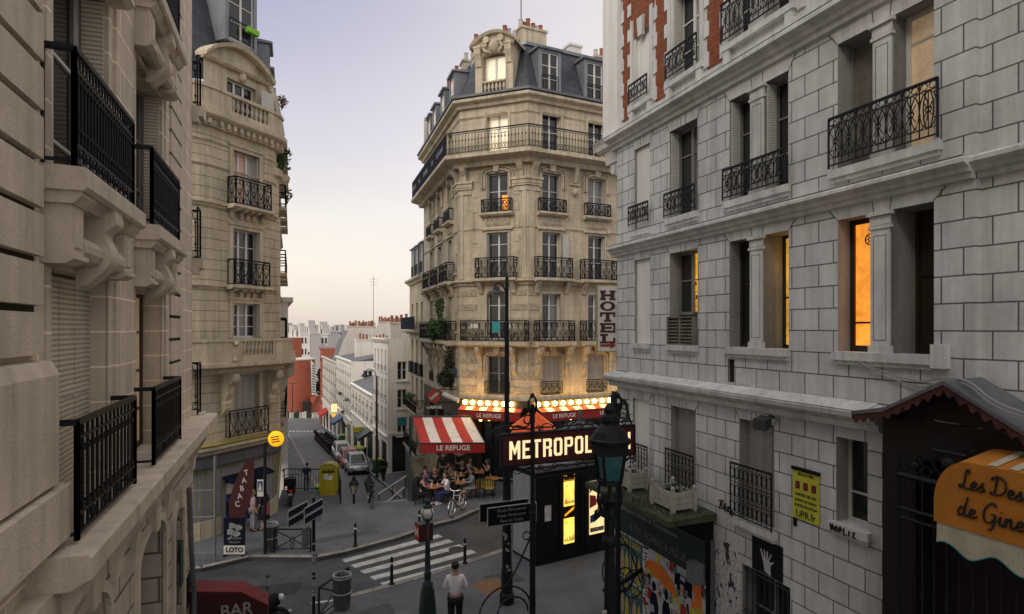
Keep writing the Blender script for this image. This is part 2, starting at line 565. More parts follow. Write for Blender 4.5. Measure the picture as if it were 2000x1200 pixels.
# ---------------------------------------------------------------- iron railings
def circ(g, cx, cz, rx, rz, n=12, a0=0, a1=2 * PI):
    return [g(cx + rx * math.cos(a0 + (a1 - a0) * k / n), cz + rz * math.sin(a0 + (a1 - a0) * k / n)) for k in range(n + (0 if a1 - a0 > 6.28 else 1))]

def rail_panel(mb, g, L, H, style, t=.012):
    """iron panel in (u, v): u in 0..L, v in 0..H"""
    def bar(u, v0, v1, r): mb.tube([g(u, v0), g(u, v1)], r, 4)
    def ring(cu, cv, rx, rz, r, n=10): mb.tube(circ(g, cu, cv, rx, rz, n), r, 4, True)
    mb.tube([g(0, H), g(L, H)], t * 1.9, 4)
    mb.tube([g(0, H - .012), g(L, H - .012)], t * 1.5, 4)
    mb.tube([g(0, .05), g(L, .05)], t * 1.2, 4)
    for u in (0, L): bar(u, 0, H, t * 1.5)
    if style == 'bars':
        n = max(2, round(L / .092))
        mb.tube([g(0, H - .17), g(L, H - .17)], t, 4)
        mb.tube([g(0, .19), g(L, .19)], t, 4)
        for k in range(1, n):
            u = L * k / n
            bar(u, .19, H - .17, t * .85)
            ring(u, H - .09, .048, .06, t * .62, 8)
            if k % 2:
                ring(u, .12, .05, .06, t * .8, 8)
                bar(u, .05, .19, t * .5)
            bar(u, .30, .335, t * 1.6)
            bar(u, H - .26, H - .225, t * 1.6)
    elif style == 'spear':
        n = max(2, round(L / .135))
        mb.tube([g(0, H - .13), g(L, H - .13)], t, 4)
        mb.tube([g(0, .2), g(L, .2)], t, 4)
        for k in range(1, n):
            u = L * k / n
            bar(u, .05, H, t * .85)
            bar(u, H - .25, H - .21, t * 1.8)
            bar(u, .24, .28, t * 1.8)
            if k % 3 == 0: ring(u, .12, .045, .065, t * 1.0, 8)
    elif style == 'scroll':
        n = max(1, round(L / .34))
        w = L / n
        mb.tube([g(0, H - .09), g(L, H - .09)], t * .8, 4)
        for k in range(n):
            u = w * (k + .5)
            if k: bar(w * k, .05, H - .09, t)
            r = min(w * .26, .1)
            ring(u - r * .9, H - .09 - r * 1.1, r * .85, r * .9, t * .7)
            ring(u + r * .9, H - .09 - r * 1.1, r * .85, r * .9, t * .7)
            ring(u, H * .47, r * .75, r * 1.35, t * .7)
            ring(u - r * .8, .05 + r * 1.25, r * .8, r * 1.1, t * .7)
            ring(u + r * .8, .05 + r * 1.25, r * .8, r * 1.1, t * .7)
            mb.tube([g(u + x, v) for x, v in smooth_pts([(-w * .45, .07), (-w * .2, H * .3), (w * .3, H * .55), (w * .42, H - .1)], 3)], t * .7, 4)
            mb.tube([g(u - x, v) for x, v in smooth_pts([(-w * .45, .07), (-w * .2, H * .3), (w * .3, H * .55), (w * .42, H - .1)], 3)], t * .7, 4)
    elif style == 'oval':
        n = max(2, round(L / .27))
        w = L / n
        mb.tube([g(0, H - .13), g(L, H - .13)], t * .8, 4)
        mb.tube([g(0, .16), g(L, .16)], t * .7, 4)
        m = (H - .13 + .16) / 2
        for k in range(n):
            u = w * (k + .5)
            if k: bar(w * k, .05, H, t * .85)
            bar(u, .05, H - .13, t * .65)
            ring(u, m, w * .5, (H - .29) * .5, t * .75, 14)
            ring(w * k if k else u, m, w * .5 if k else w * .28, (H - .29) * .5, t * .75, 14)
            ring(u, m, .045, .045, t * .9, 8)
            mb.tube([g(u - w * .3, m - .13), g(u + w * .3, m + .13)], t * .6, 4)
            mb.tube([g(u - w * .3, m + .13), g(u + w * .3, m - .13)], t * .6, 4)
            ring(u - w * .24, H - .07, w * .2, .048, t * .65, 8)
            ring(u + w * .24, H - .07, w * .2, .048, t * .65, 8)
    elif style == 'knot':
        n = max(2, round(L / .17))
        mb.tube([g(0, H - .1), g(L, H - .1)], t * .8, 4)
        mb.tube([g(0, .3), g(L, .3)], t * .7, 4)
        for k in range(1, n):
            u = L * k / n
            bar(u, .05, H - .1, t * .9)
            ring(u, H * .6, .035, .05, t * .9, 6)
            ring(u - L / n / 2, .18, .06, .1, t * .7, 8)
            ring(u - L / n / 2, H - .05, .04, .04, t * .6, 6)
    elif style == 'lattice':
        n = max(2, round(L / .13))
        for v in (H * .35, H * .65): mb.tube([g(0, v), g(L, v)], t * .7, 4)
        for k in range(n):
            u = L * (k + .5) / n
            if k: bar(L * k / n, .05, H, t * .85)
            for v in (.05 + (H * .35 - .05) / 2, H * .5, H * .82):
                ring(u, v, L / n * .4, H * .11, t * .7, 8)

def railing(fr, a, b, p, z, h, style, parent, p0=0, t=.012, mat='iron', sides=True, name='railing'):
    mb = MB()
    rail_panel(mb, lambda u, v: fr.pt(a + u, p, z + v), b - a, h, style, t)
    if sides and p - p0 > .06:
        for e in (a, b):
            rail_panel(mb, lambda u, v: fr.pt(e, p0 + u, z + v), p - p0, h, style if p - p0 > .4 else 'plain', t)
    return mb.build(name, mat, parent)

# ---------------------------------------------------------------- windows
def window(fr, a, b, z, w, p, parent, frame='wframe', pane='glass', bars=(.33, .66), mull=1, fw=.055, sh=None, shmat='shutter', name='window', reveal=.3, sill=None):
    mb = MB()
    d0, d1 = p - .06, p
    mb.box(fr, a, a + fw, d0, d1, z, w).box(fr, b - fw, b, d0, d1, z, w)
    mb.box(fr, a + fw, b - fw, d0, d1, z, z + fw * 1.3).box(fr, a + fw, b - fw, d0, d1, w - fw, w)
    n = mull + 1
    iw = (b - a - 2 * fw) / n
    for k in range(1, n):
        c = a + fw + iw * k
        mb.box(fr, c - fw * .8, c + fw * .8, d0 + .004, d1 + .012, z + fw * 1.3, w - fw)
    for f_ in bars:
        zz = z + (w - z) * f_
        for k in range(n):
            c0 = a + fw + iw * k + (fw * .8 if k else 0)
            c1 = a + fw + iw * (k + 1) - (fw * .8 if k < n - 1 else 0)
            mb.box(fr, c0, c1, d0 + .008, d1 - .008, zz - .016, zz + .016)
    o = mb.build(name, frame, parent)
    panes = pane if isinstance(pane, (list, tuple)) else [pane]
    mb = MB()
    for k in range(n):
        mb.i = k % len(panes)
        mb.face([fr.pt(a + fw * .5 + iw * k + (fw * .5 if k else 0), p - .035 - .001 * k, z + .02), fr.pt(a + fw * 1.5 + iw * (k + 1) - (fw * .5 if k == n - 1 else fw), p - .035 - .001 * k, z + .02),
                 fr.pt(a + fw * 1.5 + iw * (k + 1) - (fw * .5 if k == n - 1 else fw), p - .035 - .001 * k, w - .02), fr.pt(a + fw * .5 + iw * k + (fw * .5 if k else 0), p - .035 - .001 * k, w - .02)])
    mb.build('pane', panes, o)
    if sh == 'reveal':          # shutters folded against both jambs
        for e, sg in ((a, 1), (b, -1)):
            m2 = MB()
            m2.box(fr, e + sg * .012, e + sg * .05, p + .03, p + reveal - .015, z + .03, w - .03)
            m2.build('shutter', shmat, o)
    elif sh == 'open':          # one leaf folded flat on the wall beside the opening
        m2 = MB()
        m2.box(fr, b + .01, b + (b - a) * .45, .015, .05, z, w - .05)
        m2.build('shutter', shmat, o)
    elif sh == 'closed':
        for k in range(4):
            m2 = MB()
            x0, x1 = a + (b - a) * k / 4 + .006, a + (b - a) * (k + 1) / 4 - .006
            m2.box(fr, x0, x1, p + .05, p + .085, z + .02, w - .02)
            for q in (z + .02, (z + w) / 2 - .04, w - .1):
                m2.box(fr, x0, x1, p + .085, p + .095, q, q + .08)
            m2.box(fr, x0, x0 + .05, p + .085, p + .094, z + .02, w - .02).box(fr, x1 - .05, x1, p + .085, p + .094, z + .02, w - .02)
            m2.build('shutter', shmat, o)
    return o

def leaves(c, rad3, n, size, rng, mb=None):
    mb = mb or MB()
    for _ in range(n):
        while True:
            v = Vector((rng.uniform(-1, 1), rng.uniform(-1, 1), rng.uniform(-1, 1)))
            if v.length < 1: break
        k = rng.uniform(.6, 1.0)
        p = Vector(c) + Vector((v.x * rad3[0], v.y * rad3[1], v.z * rad3[2])) * k
        a = Vector((rng.uniform(-1, 1), rng.uniform(-1, 1), rng.uniform(-.6, .6))).normalized()
        b = a.cross(Vector((rng.uniform(-1, 1), rng.uniform(-1, 1), rng.uniform(-1, 1)))).normalized()
        sz = size * rng.uniform(.6, 1.4)
        mb.face([p - a * sz, p - b * sz * .45, p + a * sz, p + b * sz * .45])
    return mb
# ================================================================ SETTING: ground
def gpt(x, y, z=0):
    D = (7.5 - z) * 1200 / (y - 642)
    return ((x - 1000) * D / 1200, D)

K1 = [(-30, 13.2), (-14, 18.0), (-9.7, 19.2), (-8.6, 20.15), (-6.4, 20.1), (-5.6, 20.6), (-4.04, 22.06), (-2.94, 23.5), (-2.2, 24.1), (-1.48, 25.3), (-.2, 26.6), (3.5, 28.3), (8, 30.6), (30, 41)]
K2 = [(-30, 6.5), (-14, 11.0), (-8, 13.0), (-5.9, 13.9), (-5.25, 15.5), (-4.75, 17.2), (-3.35, 18.25), (-1.64, 19.65), (-.26, 21.0), (1.5, 22.4), (4, 24.4), (9, 27.2), (30, 38)]

def strip(line, w, z0, z1, mb, side=1):
    """kerb stones along a polyline"""
    for (ax, ay), (bx, by) in zip(line, line[1:]):
        t = Vector((bx - ax, by - ay)).normalized()
        n = Vector((-t.y, t.x)) * w * side
        mb.slab([(ax, ay), (bx, by), (bx + n.x, by + n.y), (ax + n.x, ay + n.y)], z0, z1)

mb = MB()
mb.sheet([(-2500, -200), (2500, -200), (2500, 4500), (-2500, 4500)], -15)
tag(mb.build('terrain', 'earth'), kind='structure')
mb = MB()
mb.slab([(x, y) for x, y in K2] + [(x, y) for x, y in K1[::-1]], -1.2, -.12)
tag(mb.build('road', 'asphalt'), kind='structure')
# upper pavement (plateau) in front of the corner building and the cafe
EDGE = [(-9.75, 25.3), (-10.7, 28.6), (-7.95, 28.4), (-7.25, 26.2), (-4.3, 26.75), (-5.0, 29.5), (-2.62, 30.8), (.76, 29.5), (30, 44)]
mb = MB()
mb.slab(K1 + EDGE[::-1] + [(-9.73, 24.6), (-10.69, 22.5), (-11.5, 21.5), (-30, 14)], -4, 0)
tag(mb.build('pavement', 'pave'), kind='structure')
mb = MB()
mb.slab(K2[::-1] + [(-30, -6), (30, -6)], -1.2, 0)
tag(mb.build('pavement', 'pave'), kind='structure')
mb = MB()
strip(K1[1:-1], .22, -.12, .012, mb, 1)
tag(mb.build('kerb', 'kerb'), kind='structure')
mb = MB()
strip(K2[1:-1], .24, -.12, .012, mb, -1)
tag(mb.build('kerb', 'kerb'), kind='structure')
# zebra crossing and dashes
mb = MB()
L0, L1 = Vector((-5.62, 20.25)), Vector((-3.75, 18.15))
R0, R1 = Vector((-2.75, 22.75)), Vector((-.75, 20.35))
for k in range(5):
    a, b = (k + .0) / 4.5, (k + .5) / 4.5
    q = [L0.lerp(L1, a), R0.lerp(R1, a), R0.lerp(R1, b), L0.lerp(L1, b)]
    mb.sheet([(v.x, v.y) for v in q], -.116)
for x, y, l in ((-6.45, 16.35, .5), (-5.55, 17.0, .75), (-8.2, 15.6, .5), (-10, 15.0, .5)):
    mb.sheet([(x, y), (x + l, y + .22), (x + l - .03, y + .32), (x - .03, y + .1)], -.116)
tag(mb.build('road_marking', 'paint'), kind='structure')
mb = MB()
mb.sheet([gpt(918, 1142), gpt(968, 1128), gpt(1000, 1148), gpt(948, 1164)], .004)
tag(mb.build('pavement_patch', 'tarpatch'), kind='structure')
for x, y, r, n_, lab in ((-5.2, 18.6, .33, 'street', ''), (-1.9, 21.2, .3, 'street', ''), (1.2, 24.0, .3, '', ''), (-3.4, 16.3, .28, 'pave', ''), (-5.5, 23.2, .3, 'pave', '')):
    m = MB()
    zz = -.117 if n_ != 'pave' else .003
    m.lathe([(r, zz - .01), (r, zz + .002), (r * .9, zz + .004), (.01, zz + .004)], (x, y, 0), 20)
    tag(m.build('manhole_cover', 'irongrey'), kind='structure')
mb = MB()
for poly in ([(-3.2, 19.2), (-1.9, 20.5), (-2.3, 21.0), (-3.6, 19.7)], [(-7.6, 17.2), (-6.2, 17.6), (-6.3, 18.5), (-7.8, 18.1)], [(.6, 22.9), (2.6, 24.4), (2.3, 25.0), (.3, 23.5)]):
    mb.sheet(poly, -.1175)
tag(mb.build('road_patch', M('fresh asphalt', (.024, .025, .028), .8, var=.3, bump=.5)), kind='structure')
mb = MB()
for poly in ([(-6.9, 21.4), (-4.9, 22.6), (-5.1, 23.0), (-7.1, 21.8)], [(-3.9, 15.2), (-2.9, 15.8), (-3.4, 16.8), (-4.3, 16.0)], [(-8.6, 23.3), (-7.4, 23.9), (-7.9, 25.6), (-9.0, 25.2)], [(-.6, 17.8), (.4, 18.3), (0, 19.0), (-.9, 18.6)]):
    mb.sheet(poly, .0035)
tag(mb.build('pavement_patch', M('patched pavement', (.066, .065, .068), .85, var=.3, bump=.5)), kind='structure')
# stairs climbing towards the viewpoint beside the right-hand building
mb = MB()
for k in range(15):
    y1 = 12.6 - k * .34
    mb.slab([(-1.2, -5), (6.5, -5), (6.5 - .36 * y1 * .4, y1), (-1.2, y1)], k * .17 + .0005 * k, (k + 1) * .17)
tag(mb.build('stairs', 'concrete'), kind='structure')

# lower street running downhill
SE = Vector((-.379, .925))
SR = Vector((.925, .379))
def drop(D): return 7.5 - (7.31 + .084 * D)
def RK(D): return -9.3 - .41 * (D - 43.6)
def LK(D): return -17.7 - .41 * (D - 52.8)
ds = [24.5, 30, 40, 50, 60, 70, 80, 89]
mb = MB()
for a, b in zip(ds, ds[1:]):
    mb.face([Vector((LK(a), a, drop(a))), Vector((RK(a), a, drop(a))), Vector((RK(b), b, drop(b))), Vector((LK(b), b, drop(b)))])
zc = drop(89)
mb.face([Vector((LK(89) - 26, 80, zc + .2)), Vector((LK(89), 89, zc)), Vector((LK(101) - 6, 103, zc - .6)), Vector((LK(101) - 36, 92, zc - .3))])
mb.face([Vector((LK(89), 89, zc)), Vector((RK(89), 89, zc)), Vector((RK(101), 101, zc - .6)), Vector((LK(101) - 6, 103, zc - .6))])
mb.face([Vector((RK(89), 89, zc)), Vector((RK(89) + 30, 100, zc)), Vector((RK(101) + 30, 112, zc - .6)), Vector((RK(101), 101, zc - .6))])
tag(mb.build('street', 'asphalt2'), kind='structure')
mb = MB()
for a, b in zip(ds, ds[1:]):
    mb.extr([Vector((RK(a), a, drop(a) + .12)), Vector((RK(a) + 4, a + 1.6, drop(a) + .12)), Vector((RK(a) + 4, a + 1.6, drop(a) - 1)), Vector((RK(a), a, drop(a) - 1))],
            [Vector((RK(b), b, drop(b) + .12)), Vector((RK(b) + 4, b + 1.6, drop(b) + .12)), Vector((RK(b) + 4, b + 1.6, drop(b) - 1)), Vector((RK(b), b, drop(b) - 1))])
    mb.extr([Vector((LK(a), a, drop(a) + .12)), Vector((LK(a) - 4, a - 1.6, drop(a) + .12)), Vector((LK(a) - 4, a - 1.6, drop(a) - 1)), Vector((LK(a), a, drop(a) - 1))],
            [Vector((LK(b), b, drop(b) + .12)), Vector((LK(b) - 4, b - 1.6, drop(b) + .12)), Vector((LK(b) - 4, b - 1.6, drop(b) - 1)), Vector((LK(b), b, drop(b) - 1))])
tag(mb.build('pavement', 'pave'), kind='structure')
mb = MB()
for fk, sg in ((RK, 1), (LK, -1)):
    for a, b in zip(ds, ds[1:]):
        mb.extr([Vector((fk(a), a, drop(a) + .13)), Vector((fk(a) + .25 * sg, a, drop(a) + .13)), Vector((fk(a) + .25 * sg, a, drop(a))), Vector((fk(a), a, drop(a)))],
                [Vector((fk(b), b, drop(b) + .13)), Vector((fk(b) + .25 * sg, b, drop(b) + .13)), Vector((fk(b) + .25 * sg, b, drop(b))), Vector((fk(b), b, drop(b)))])
tag(mb.build('kerb', 'kerb'), kind='structure')
mb = MB()
for k in range(9):     # crossing at the foot of the street
    D = 86.6
    x = LK(D) + .25 + k * .5
    mb.face([Vector((x, D, drop(D) + .006)), Vector((x + .28, D, drop(D) + .006)), Vector((x + .28 - .8, D + 1.9, drop(D + 1.9) + .006)), Vector((x - .8, D + 1.9, drop(D + 1.9) + .006))])
tag(mb.build('road_marking', 'paint'), kind='structure')
mb = MB()              # flight of steps from the plateau down to the street
for k in range(14):
    y0 = 27.1 + k * .33
    mb.slab([(-6.15 - k * .1, y0 - .3), (-4.75 - k * .1, y0 + .3), (-4.85 - k * .1, y0 + .63), (-6.25 - k * .1, y0 + .03)], -3.6, -.18 - k * .22)
tag(mb.build('steps', 'concrete'), kind='structure')

# ================================================================ RIGHT-HAND WHITE BUILDING
Rf = F((8.98, 0), (-.337, .9415), True)
RB = thing('apartment_building', 'big white painted stone building with dark joints and black balconies filling the right side', 'building', tuple(Rf.pt(18.03, 0, 0)))
PIL = {2: (9.78, 10.12, 12.43, 12.78), 3: (9.75, 10.08, 12.40, 12.77), 4: (9.75, 10.08, 12.40, 12.77)}
Z2, Z3, Z4, ZG = (7.12, 9.28), (10.1, 12.17), (13.3, 15.35), (3.75, 5.68)
ops = []
for fl, (za, zb) in ((2, Z2), (3, Z3)):
    q = PIL[fl]
    ops += [(16.37, 17.1, za, zb, .07), (14.45, 15.52, za, zb), (11.8, q[2], za, zb, .31 if fl > 2 else .5), (q[3], 13.4, za, zb), (9.13, q[0], za, zb, .33 if fl > 2 else .55), (q[1], 10.74, za, zb)]
ops += [(16.4, 17.2, 3.7, 5.68, .07), (14.52, 15.47, *ZG), (12.15, 13.1, 3.7, 5.7), (10.18, 10.77, 4.32, 5.72), (11.76, 13.02, 1.2, 2.82), (13.25, 13.45, 6.4, 6.87, .25)]
mb = MB()
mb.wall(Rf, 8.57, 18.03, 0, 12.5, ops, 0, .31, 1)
mb.wall(Rf, -9, 8.57, 0, 12.5, [(4.2, 5.8, 7.1, 9.3), (4.2, 5.8, 10.1, 12.2)], -.1, .31)  # runs on unseen behind the viewpoint, extended to darken the near wall
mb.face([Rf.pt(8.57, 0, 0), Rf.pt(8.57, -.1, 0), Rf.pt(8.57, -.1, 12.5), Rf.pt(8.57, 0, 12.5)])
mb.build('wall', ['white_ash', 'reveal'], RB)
mb = MB()      # hidden body: end and back walls, roof deck
mb.face([Rf.pt(18.03, 0, 0), Rf.pt(18.03, -11, 0), Rf.pt(18.03, -11, 17.4), Rf.pt(18.03, 0, 17.4)])
mb.face([Rf.pt(1.5, -.1, 0), Rf.pt(1.5, -11, 0), Rf.pt(1.5, -11, 17.4), Rf.pt(1.5, 0, 17.4)])
mb.face([Rf.pt(1.5, -11, 0), Rf.pt(18.03, -11, 0), Rf.pt(18.03, -11, 17.4), Rf.pt(1.5, -11, 17.4)])
mb.face([Rf.pt(1.5, .01, 17.4), Rf.pt(18.03, .01, 17.4), Rf.pt(18.03, -11, 17.4), Rf.pt(1.5, -11, 17.4)])
mb.build('end_wall', 'white_end', RB)
# backs of the openings (dark rooms)
mb = MB()
mb.box(Rf, 1.6, 17.95, -.8, -.7, .5, 17)
mb.build('interior', 'room', RB)
# blind recess panels
mb = MB()
for a, b, z, w in ((16.37, 17.1, *Z2), (16.37, 17.1, *Z3), (16.4, 17.2, 3.7, 5.68)):
    mb.box(Rf, a, b, -.12, -.068, z, w)
mb.build('blind_window_panel', 'white_end', RB)
# cornices
def cornice(parent, fr, a, b, z0, z1, proj, mat, p=0, name='cornice', rep=0):
    h = z1 - z0
    prof = [(p - .02, z0), (p + proj * .25, z0 + .02), (p + proj * .3, z0 + h * .3), (p + proj * .5, z0 + h * .36), (p + proj * .55, z0 + h * .55), (p + proj * .8, z0 + h * .66), (p + proj, z0 + h * .72), (p + proj, z0 + h * .9), (p + proj * .9, z1), (p - .02, z1 + .03)]
    m = MB()
    m.mould(fr, a, b, prof)
    return m.build(name, mat, parent)
for z0, z1, pr in ((12.42, 12.78, .3), (9.46, 9.76, .24)):
    cornice(RB, Rf, 8.57, 18.25, z0, z1, pr, 'white')
    cornice(RB, Rf, -9, 8.57, z0, z1, pr, 'white', -.1)
m = MB()
m.mould(Rf, 9.9, 18.3, [(-.02, 5.9), (.1, 5.92), (.12, 6.02), (.17, 6.05), (.26, 6.12), (.28, 6.2), (.26, 6.22), (.02, 6.33), (-.02, 6.33)])
m.build('ledge', 'white', RB)
m = MB()
m.mould(Rf, 10.0, 17.4, [(.005, 6.342), (.272, 6.224), (.277, 6.232), (.012, 6.355)])
m.build('ledge_flashing', 'white', RB)
m = MB()       # dirty zinc flashings on the cornices
for z in (12.78, 9.76):
    m.mould(Rf, 8.58, 18.24, [(-.01, z + .035), (.285 if z > 10 else .23, z + .006), (.29 if z > 10 else .235, z + .016), (-.01, z + .05)])
m.build('cornice_flashing', 'white', RB)
# sills
for a, b, z in ((9.1, 10.78, Z2[0]), (11.77, 13.43, Z2[0]), (14.42, 15.56, Z2[0]), (16.33, 17.15, Z2[0]), (9.0, 10.85, Z3[0]), (11.75, 13.48, Z3[0]), (14.4, 15.6, Z3[0]), (16.33, 17.15, Z3[0] - .08), (12.08, 13.2, 3.7), (10.1, 10.85, 4.32), (14.48, 15.52, 3.75)):
    m = MB()
    m.box(Rf, a, b, -.28, .1, z - .13, z + .004).box(Rf, a + .03, b - .03, -.02, .06, z - .2, z - .13)
    m.build('sill', 'white', RB)
# lintel panels with splayed joints
def lintel(fr, a, b, z, h, parent, pils=(), mat='white', p=.006, n=3):
    m = MB()
    m.prism(fr, [(a - .02, z), (b + .02, z), (b + .13, z + h), (a - .13, z + h)], p - .03, p)
    m.build('lintel', mat, parent)
    m = MB()
    cen = (a + b) / 2
    for k in range(n + 1):
        s0 = a + (b - a) * k / n
        if n > 1 and 0 < k < n: s0 = cen + (s0 - cen) * .5
        s1 = s0 + (s0 - cen) * .22
        m.prism(fr, [(s0 - .008, z + .01), (s0 + .008, z + .01), (s1 + .008, z + h - .01), (s1 - .008, z + h - .01)], p - .01, p + .003)
    m.build('lintel_joint', 'joint', parent)
for za, zb in (Z2, Z3):
    for a, b in ((16.37, 17.1), (14.45, 15.52), (11.8, 13.4), (9.13, 10.74)):
        lintel(Rf, a, b, zb, .24 if zb > 10 else .19, RB)
for a, b, z in ((16.4, 17.2, 5.68), (14.52, 15.47, 5.68), (12.15, 13.1, 5.7)):
    lintel(Rf, a, b, z, .17, RB, n=4)
# pilasters between paired windows
def pilaster(fr, a, b, z, w, parent):
    m = MB()
    m.box(fr, a, b, -.3, .0, z, w)
    m.box(fr, a - .02, b + .02, -.02, .05, z, z + .12).box(fr, a + .01, b - .01, -.01, .03, z + .12, w - .26)
    m.box(fr, a - .02, b + .02, -.02, .05, w - .26, w - .21).box(fr, a - .035, b + .035, -.02, .075, w - .06, w).box(fr, a, b, -.02, .035, w - .2, w - .07)
    m.i = 1
    for q in ((a + .06, a + .068), (b - .068, b - .06)):
        m.box(fr, q[0], q[1], .028, .034, z + .2, w - .36)
    m.box(fr, a + .068, b - .068, .028, .034, z + .2, z + .208).box(fr, a + .068, b - .068, .028, .034, w - .368, w - .36)
    m.build('pilaster', ['white', 'joint'], parent)
for fl, (za, zb) in ((2, Z2), (3, Z3), (4, (13.35, 15.3))):
    q = PIL[fl]
    pilaster(Rf, q[0], q[1], za, zb, RB)
    pilaster(Rf, q[2], q[3], za, zb, RB)
# windows of the two full floors
W = lambda a, b, z, w, **k: window(Rf, a, b, z, w, -.27, RB, **k)
W(14.45, 15.52, *Z3, frame='gframe', pane=('glass2', 'glass'), mull=1, bars=(.7,), sh='reveal', shmat='shutter', reveal=.25)
W(PIL[3][3], 13.4, *Z3, frame='gframe', mull=0, sh='reveal', reveal=.25)
W(11.8, PIL[3][2], *Z3, frame='gframe', mull=0, sh='reveal', reveal=.25)
W(PIL[3][1], 10.74, *Z3, frame='gframe', pane='louvre_box', mull=0, bars=())
W(9.13, PIL[3][0], *Z3, frame='wframe', pane='lit_soft', mull=0, bars=(.8,), fw=.07)
W(14.45, 15.52, Z2[0] + .7, Z2[1], frame='gframe', pane=('lit_dim', 'glass'), mull=1, bars=(.55,))
W(PIL[2][3], 13.4, *Z2, frame='brownframe', mull=0, bars=(.6,))
window(Rf, 11.8, PIL[2][2], *Z2, -.46, RB, frame='brownframe', pane='lit_dim', mull=0, bars=(.45,))
m = MB()
m.ball(Rf.pt(11.93, -.44, 8.75), .07, 10, 6)
m.ball(Rf.pt(14.62, -.255, 8.55), .06, 10, 6)
m.build('ceiling_lamp', 'lampwarm', RB)
for s0, s1, dp in ((11.82, 12.2, -.45), (14.55, 14.95, -.262)):
    m = MB()
    for k in range(5): m.box(Rf, s0, s1, dp, dp + .01, 7.85 + k * .16, 7.865 + k * .16)
    for k in range(9):
        u = s0 + RNG.uniform(0, s1 - s0 - .06)
        z = 7.865 + .16 * RNG.randrange(5)
        m.box(Rf, u, u + .04, dp, dp + .012, z, z + RNG.uniform(.05, .12))
    m.build('shelf', 'brownframe', RB)
lw = W(PIL[2][1], 10.74, *Z2, frame='brownframe', pane='lit', mull=0, bars=(.22,), fw=.08)
m = MB()
c = (10.36, Z2[1] - .35)
m.tube(circ(lambda u, v: Rf.pt(u, -.262, v), c[0], c[1], .085, .085, 14), .011, 4, True)
m.tube(circ(lambda u, v: Rf.pt(u, -.262, v), c[0], c[1], .03, .03, 8), .01, 4, True)
for k in range(6):
    a = k * PI / 3
    m.tube([Rf.pt(c[0] + .03 * math.cos(a), -.262, c[1] + .03 * math.sin(a)), Rf.pt(c[0] + .085 * math.cos(a), -.262, c[1] + .085 * math.sin(a))], .008, 4)
m.build('rosette', 'brownframe', lw)
window(Rf, 9.13, PIL[2][0], *Z2, -.5, RB, frame='brownframe', pane='brownframe', mull=0, bars=(.55,))
# ground-floor windows
W(14.52, 15.47, *ZG, frame='gframe', mull=1, bars=(.6,), sh='closed', shmat='shutter_g')
W(12.15, 13.1, 3.7, 5.7, frame='gframe', mull=1, bars=(.6,), sh='closed', shmat='shutter_g')
W(10.18, 10.77, 4.32, 5.72, frame='wframe', mull=0, bars=(.35,), fw=.045)
lo = W(11.76, 13.02, 1.2, 2.82, frame='gframe', mull=1, bars=(.5,))
m = MB()
for k in range(8):
    s0 = 11.84 + k * .157
    m.tube([Rf.pt(s0, -.05, 1.2), Rf.pt(s0, -.05, 2.82)], .012, 5)
m.tube([Rf.pt(11.76, -.05, 2.72), Rf.pt(13.02, -.05, 2.72)], .015, 5)
m.tube([Rf.pt(11.76, -.05, 1.9), Rf.pt(13.02, -.05, 1.9)], .012, 5)
m.build('window_bars', 'irongrey', lo)
# weathered louvred box on the sill of the single window
m = MB()
m.box(Rf, 14.47, 15.5, -.24, .1, Z2[0], Z2[0] + .04).box(Rf, 14.47, 15.5, -.24, .1, Z2[0] + .62, Z2[0] + .66)
for q in (14.47, 14.96, 15.44): m.box(Rf, q, q + .06, -.24, .1, Z2[0] + .04, Z2[0] + .62)
for k in range(7):
    z = Z2[0] + .07 + k * .077
    for q in (14.53, 15.02):
        m.mould(Rf, q, q + .42, [(.02, z + .05), (.085, z), (.09, z + .012), (.025, z + .062)])
m.box(Rf, 14.5, 15.48, -.2, .0, Z2[0] + .04, Z2[0] + .62)
m.build('louvred_vent_box', 'louvre_box', RB)
m = MB()
m.box(Rf, 13.25, 13.45, -.24, -.06, 6.4, 6.87)
m.build('vent_slot', 'room', RB)
# balconies
for a, b, z, h in ((9.0, 10.82, Z3[0] + .03, .82), (11.77, 13.48, Z3[0] + .03, .62), (14.42, 15.6, Z3[0] + .03, .56), (16.3, 17.25, Z3[0] + .08, .5)):
    railing(Rf, a, b, .11, z, h, 'oval', RB, t=.012, sides=False)
for a, b, z, h in ((16.35, 17.15, 3.78, .75), (14.48, 15.55, 3.74, .92), (12.12, 13.25, 3.72, 1.08)):
    railing(Rf, a, b, .1, z, h, 'lattice', RB, t=.011, sides=False)
# --- brick storey above the upper cornice
mb = MB()
zb0, zb1 = 12.8, 17.4
o4 = [(16.42, 17.08, 13.35, 15.1, .07), (14.4, 15.42, *Z4), (11.75, PIL[4][2], *Z4), (PIL[4][3], 13.4, *Z4), (9.1, PIL[4][0], *Z4), (PIL[4][1], 10.74, *Z4)]
mb.wall(Rf, 8.57, 18.03, zb0, zb1, o4, -.02, .31)
mb.wall(Rf, -9, 8.57, zb0, 20, (), -.1)  # raised and extended out of view for the same darkening
mb.build('upper_wall', 'white', RB)
m = MB()
m.box(Rf, 16.42, 17.08, -.14, -.085, 13.35, 15.1)
m.build('blind_window_panel', 'white_end', RB)
for a, b in ((17.38, 17.72), (15.66, 16.12), (13.62, 14.12), (11.0, 11.5)):
    m = MB()
    m.box(Rf, a, b, -.03, .0, 13.1 if a > 12 else 13.4, 17.3)
    m.build('brick_panel', 'redbrick', RB)
    m = MB()
    k = 0
    z = 13.15
    while z < 17:
        if k % 2 == 0:
            m.box(Rf, a - .1, a + .07, -.03, .016, z, z + .32).box(Rf, b - .07, b + .1, -.03, .016, z, z + .32)
        k += 1
        z += .33
    m.build('quoin', 'white', RB)
m = MB()
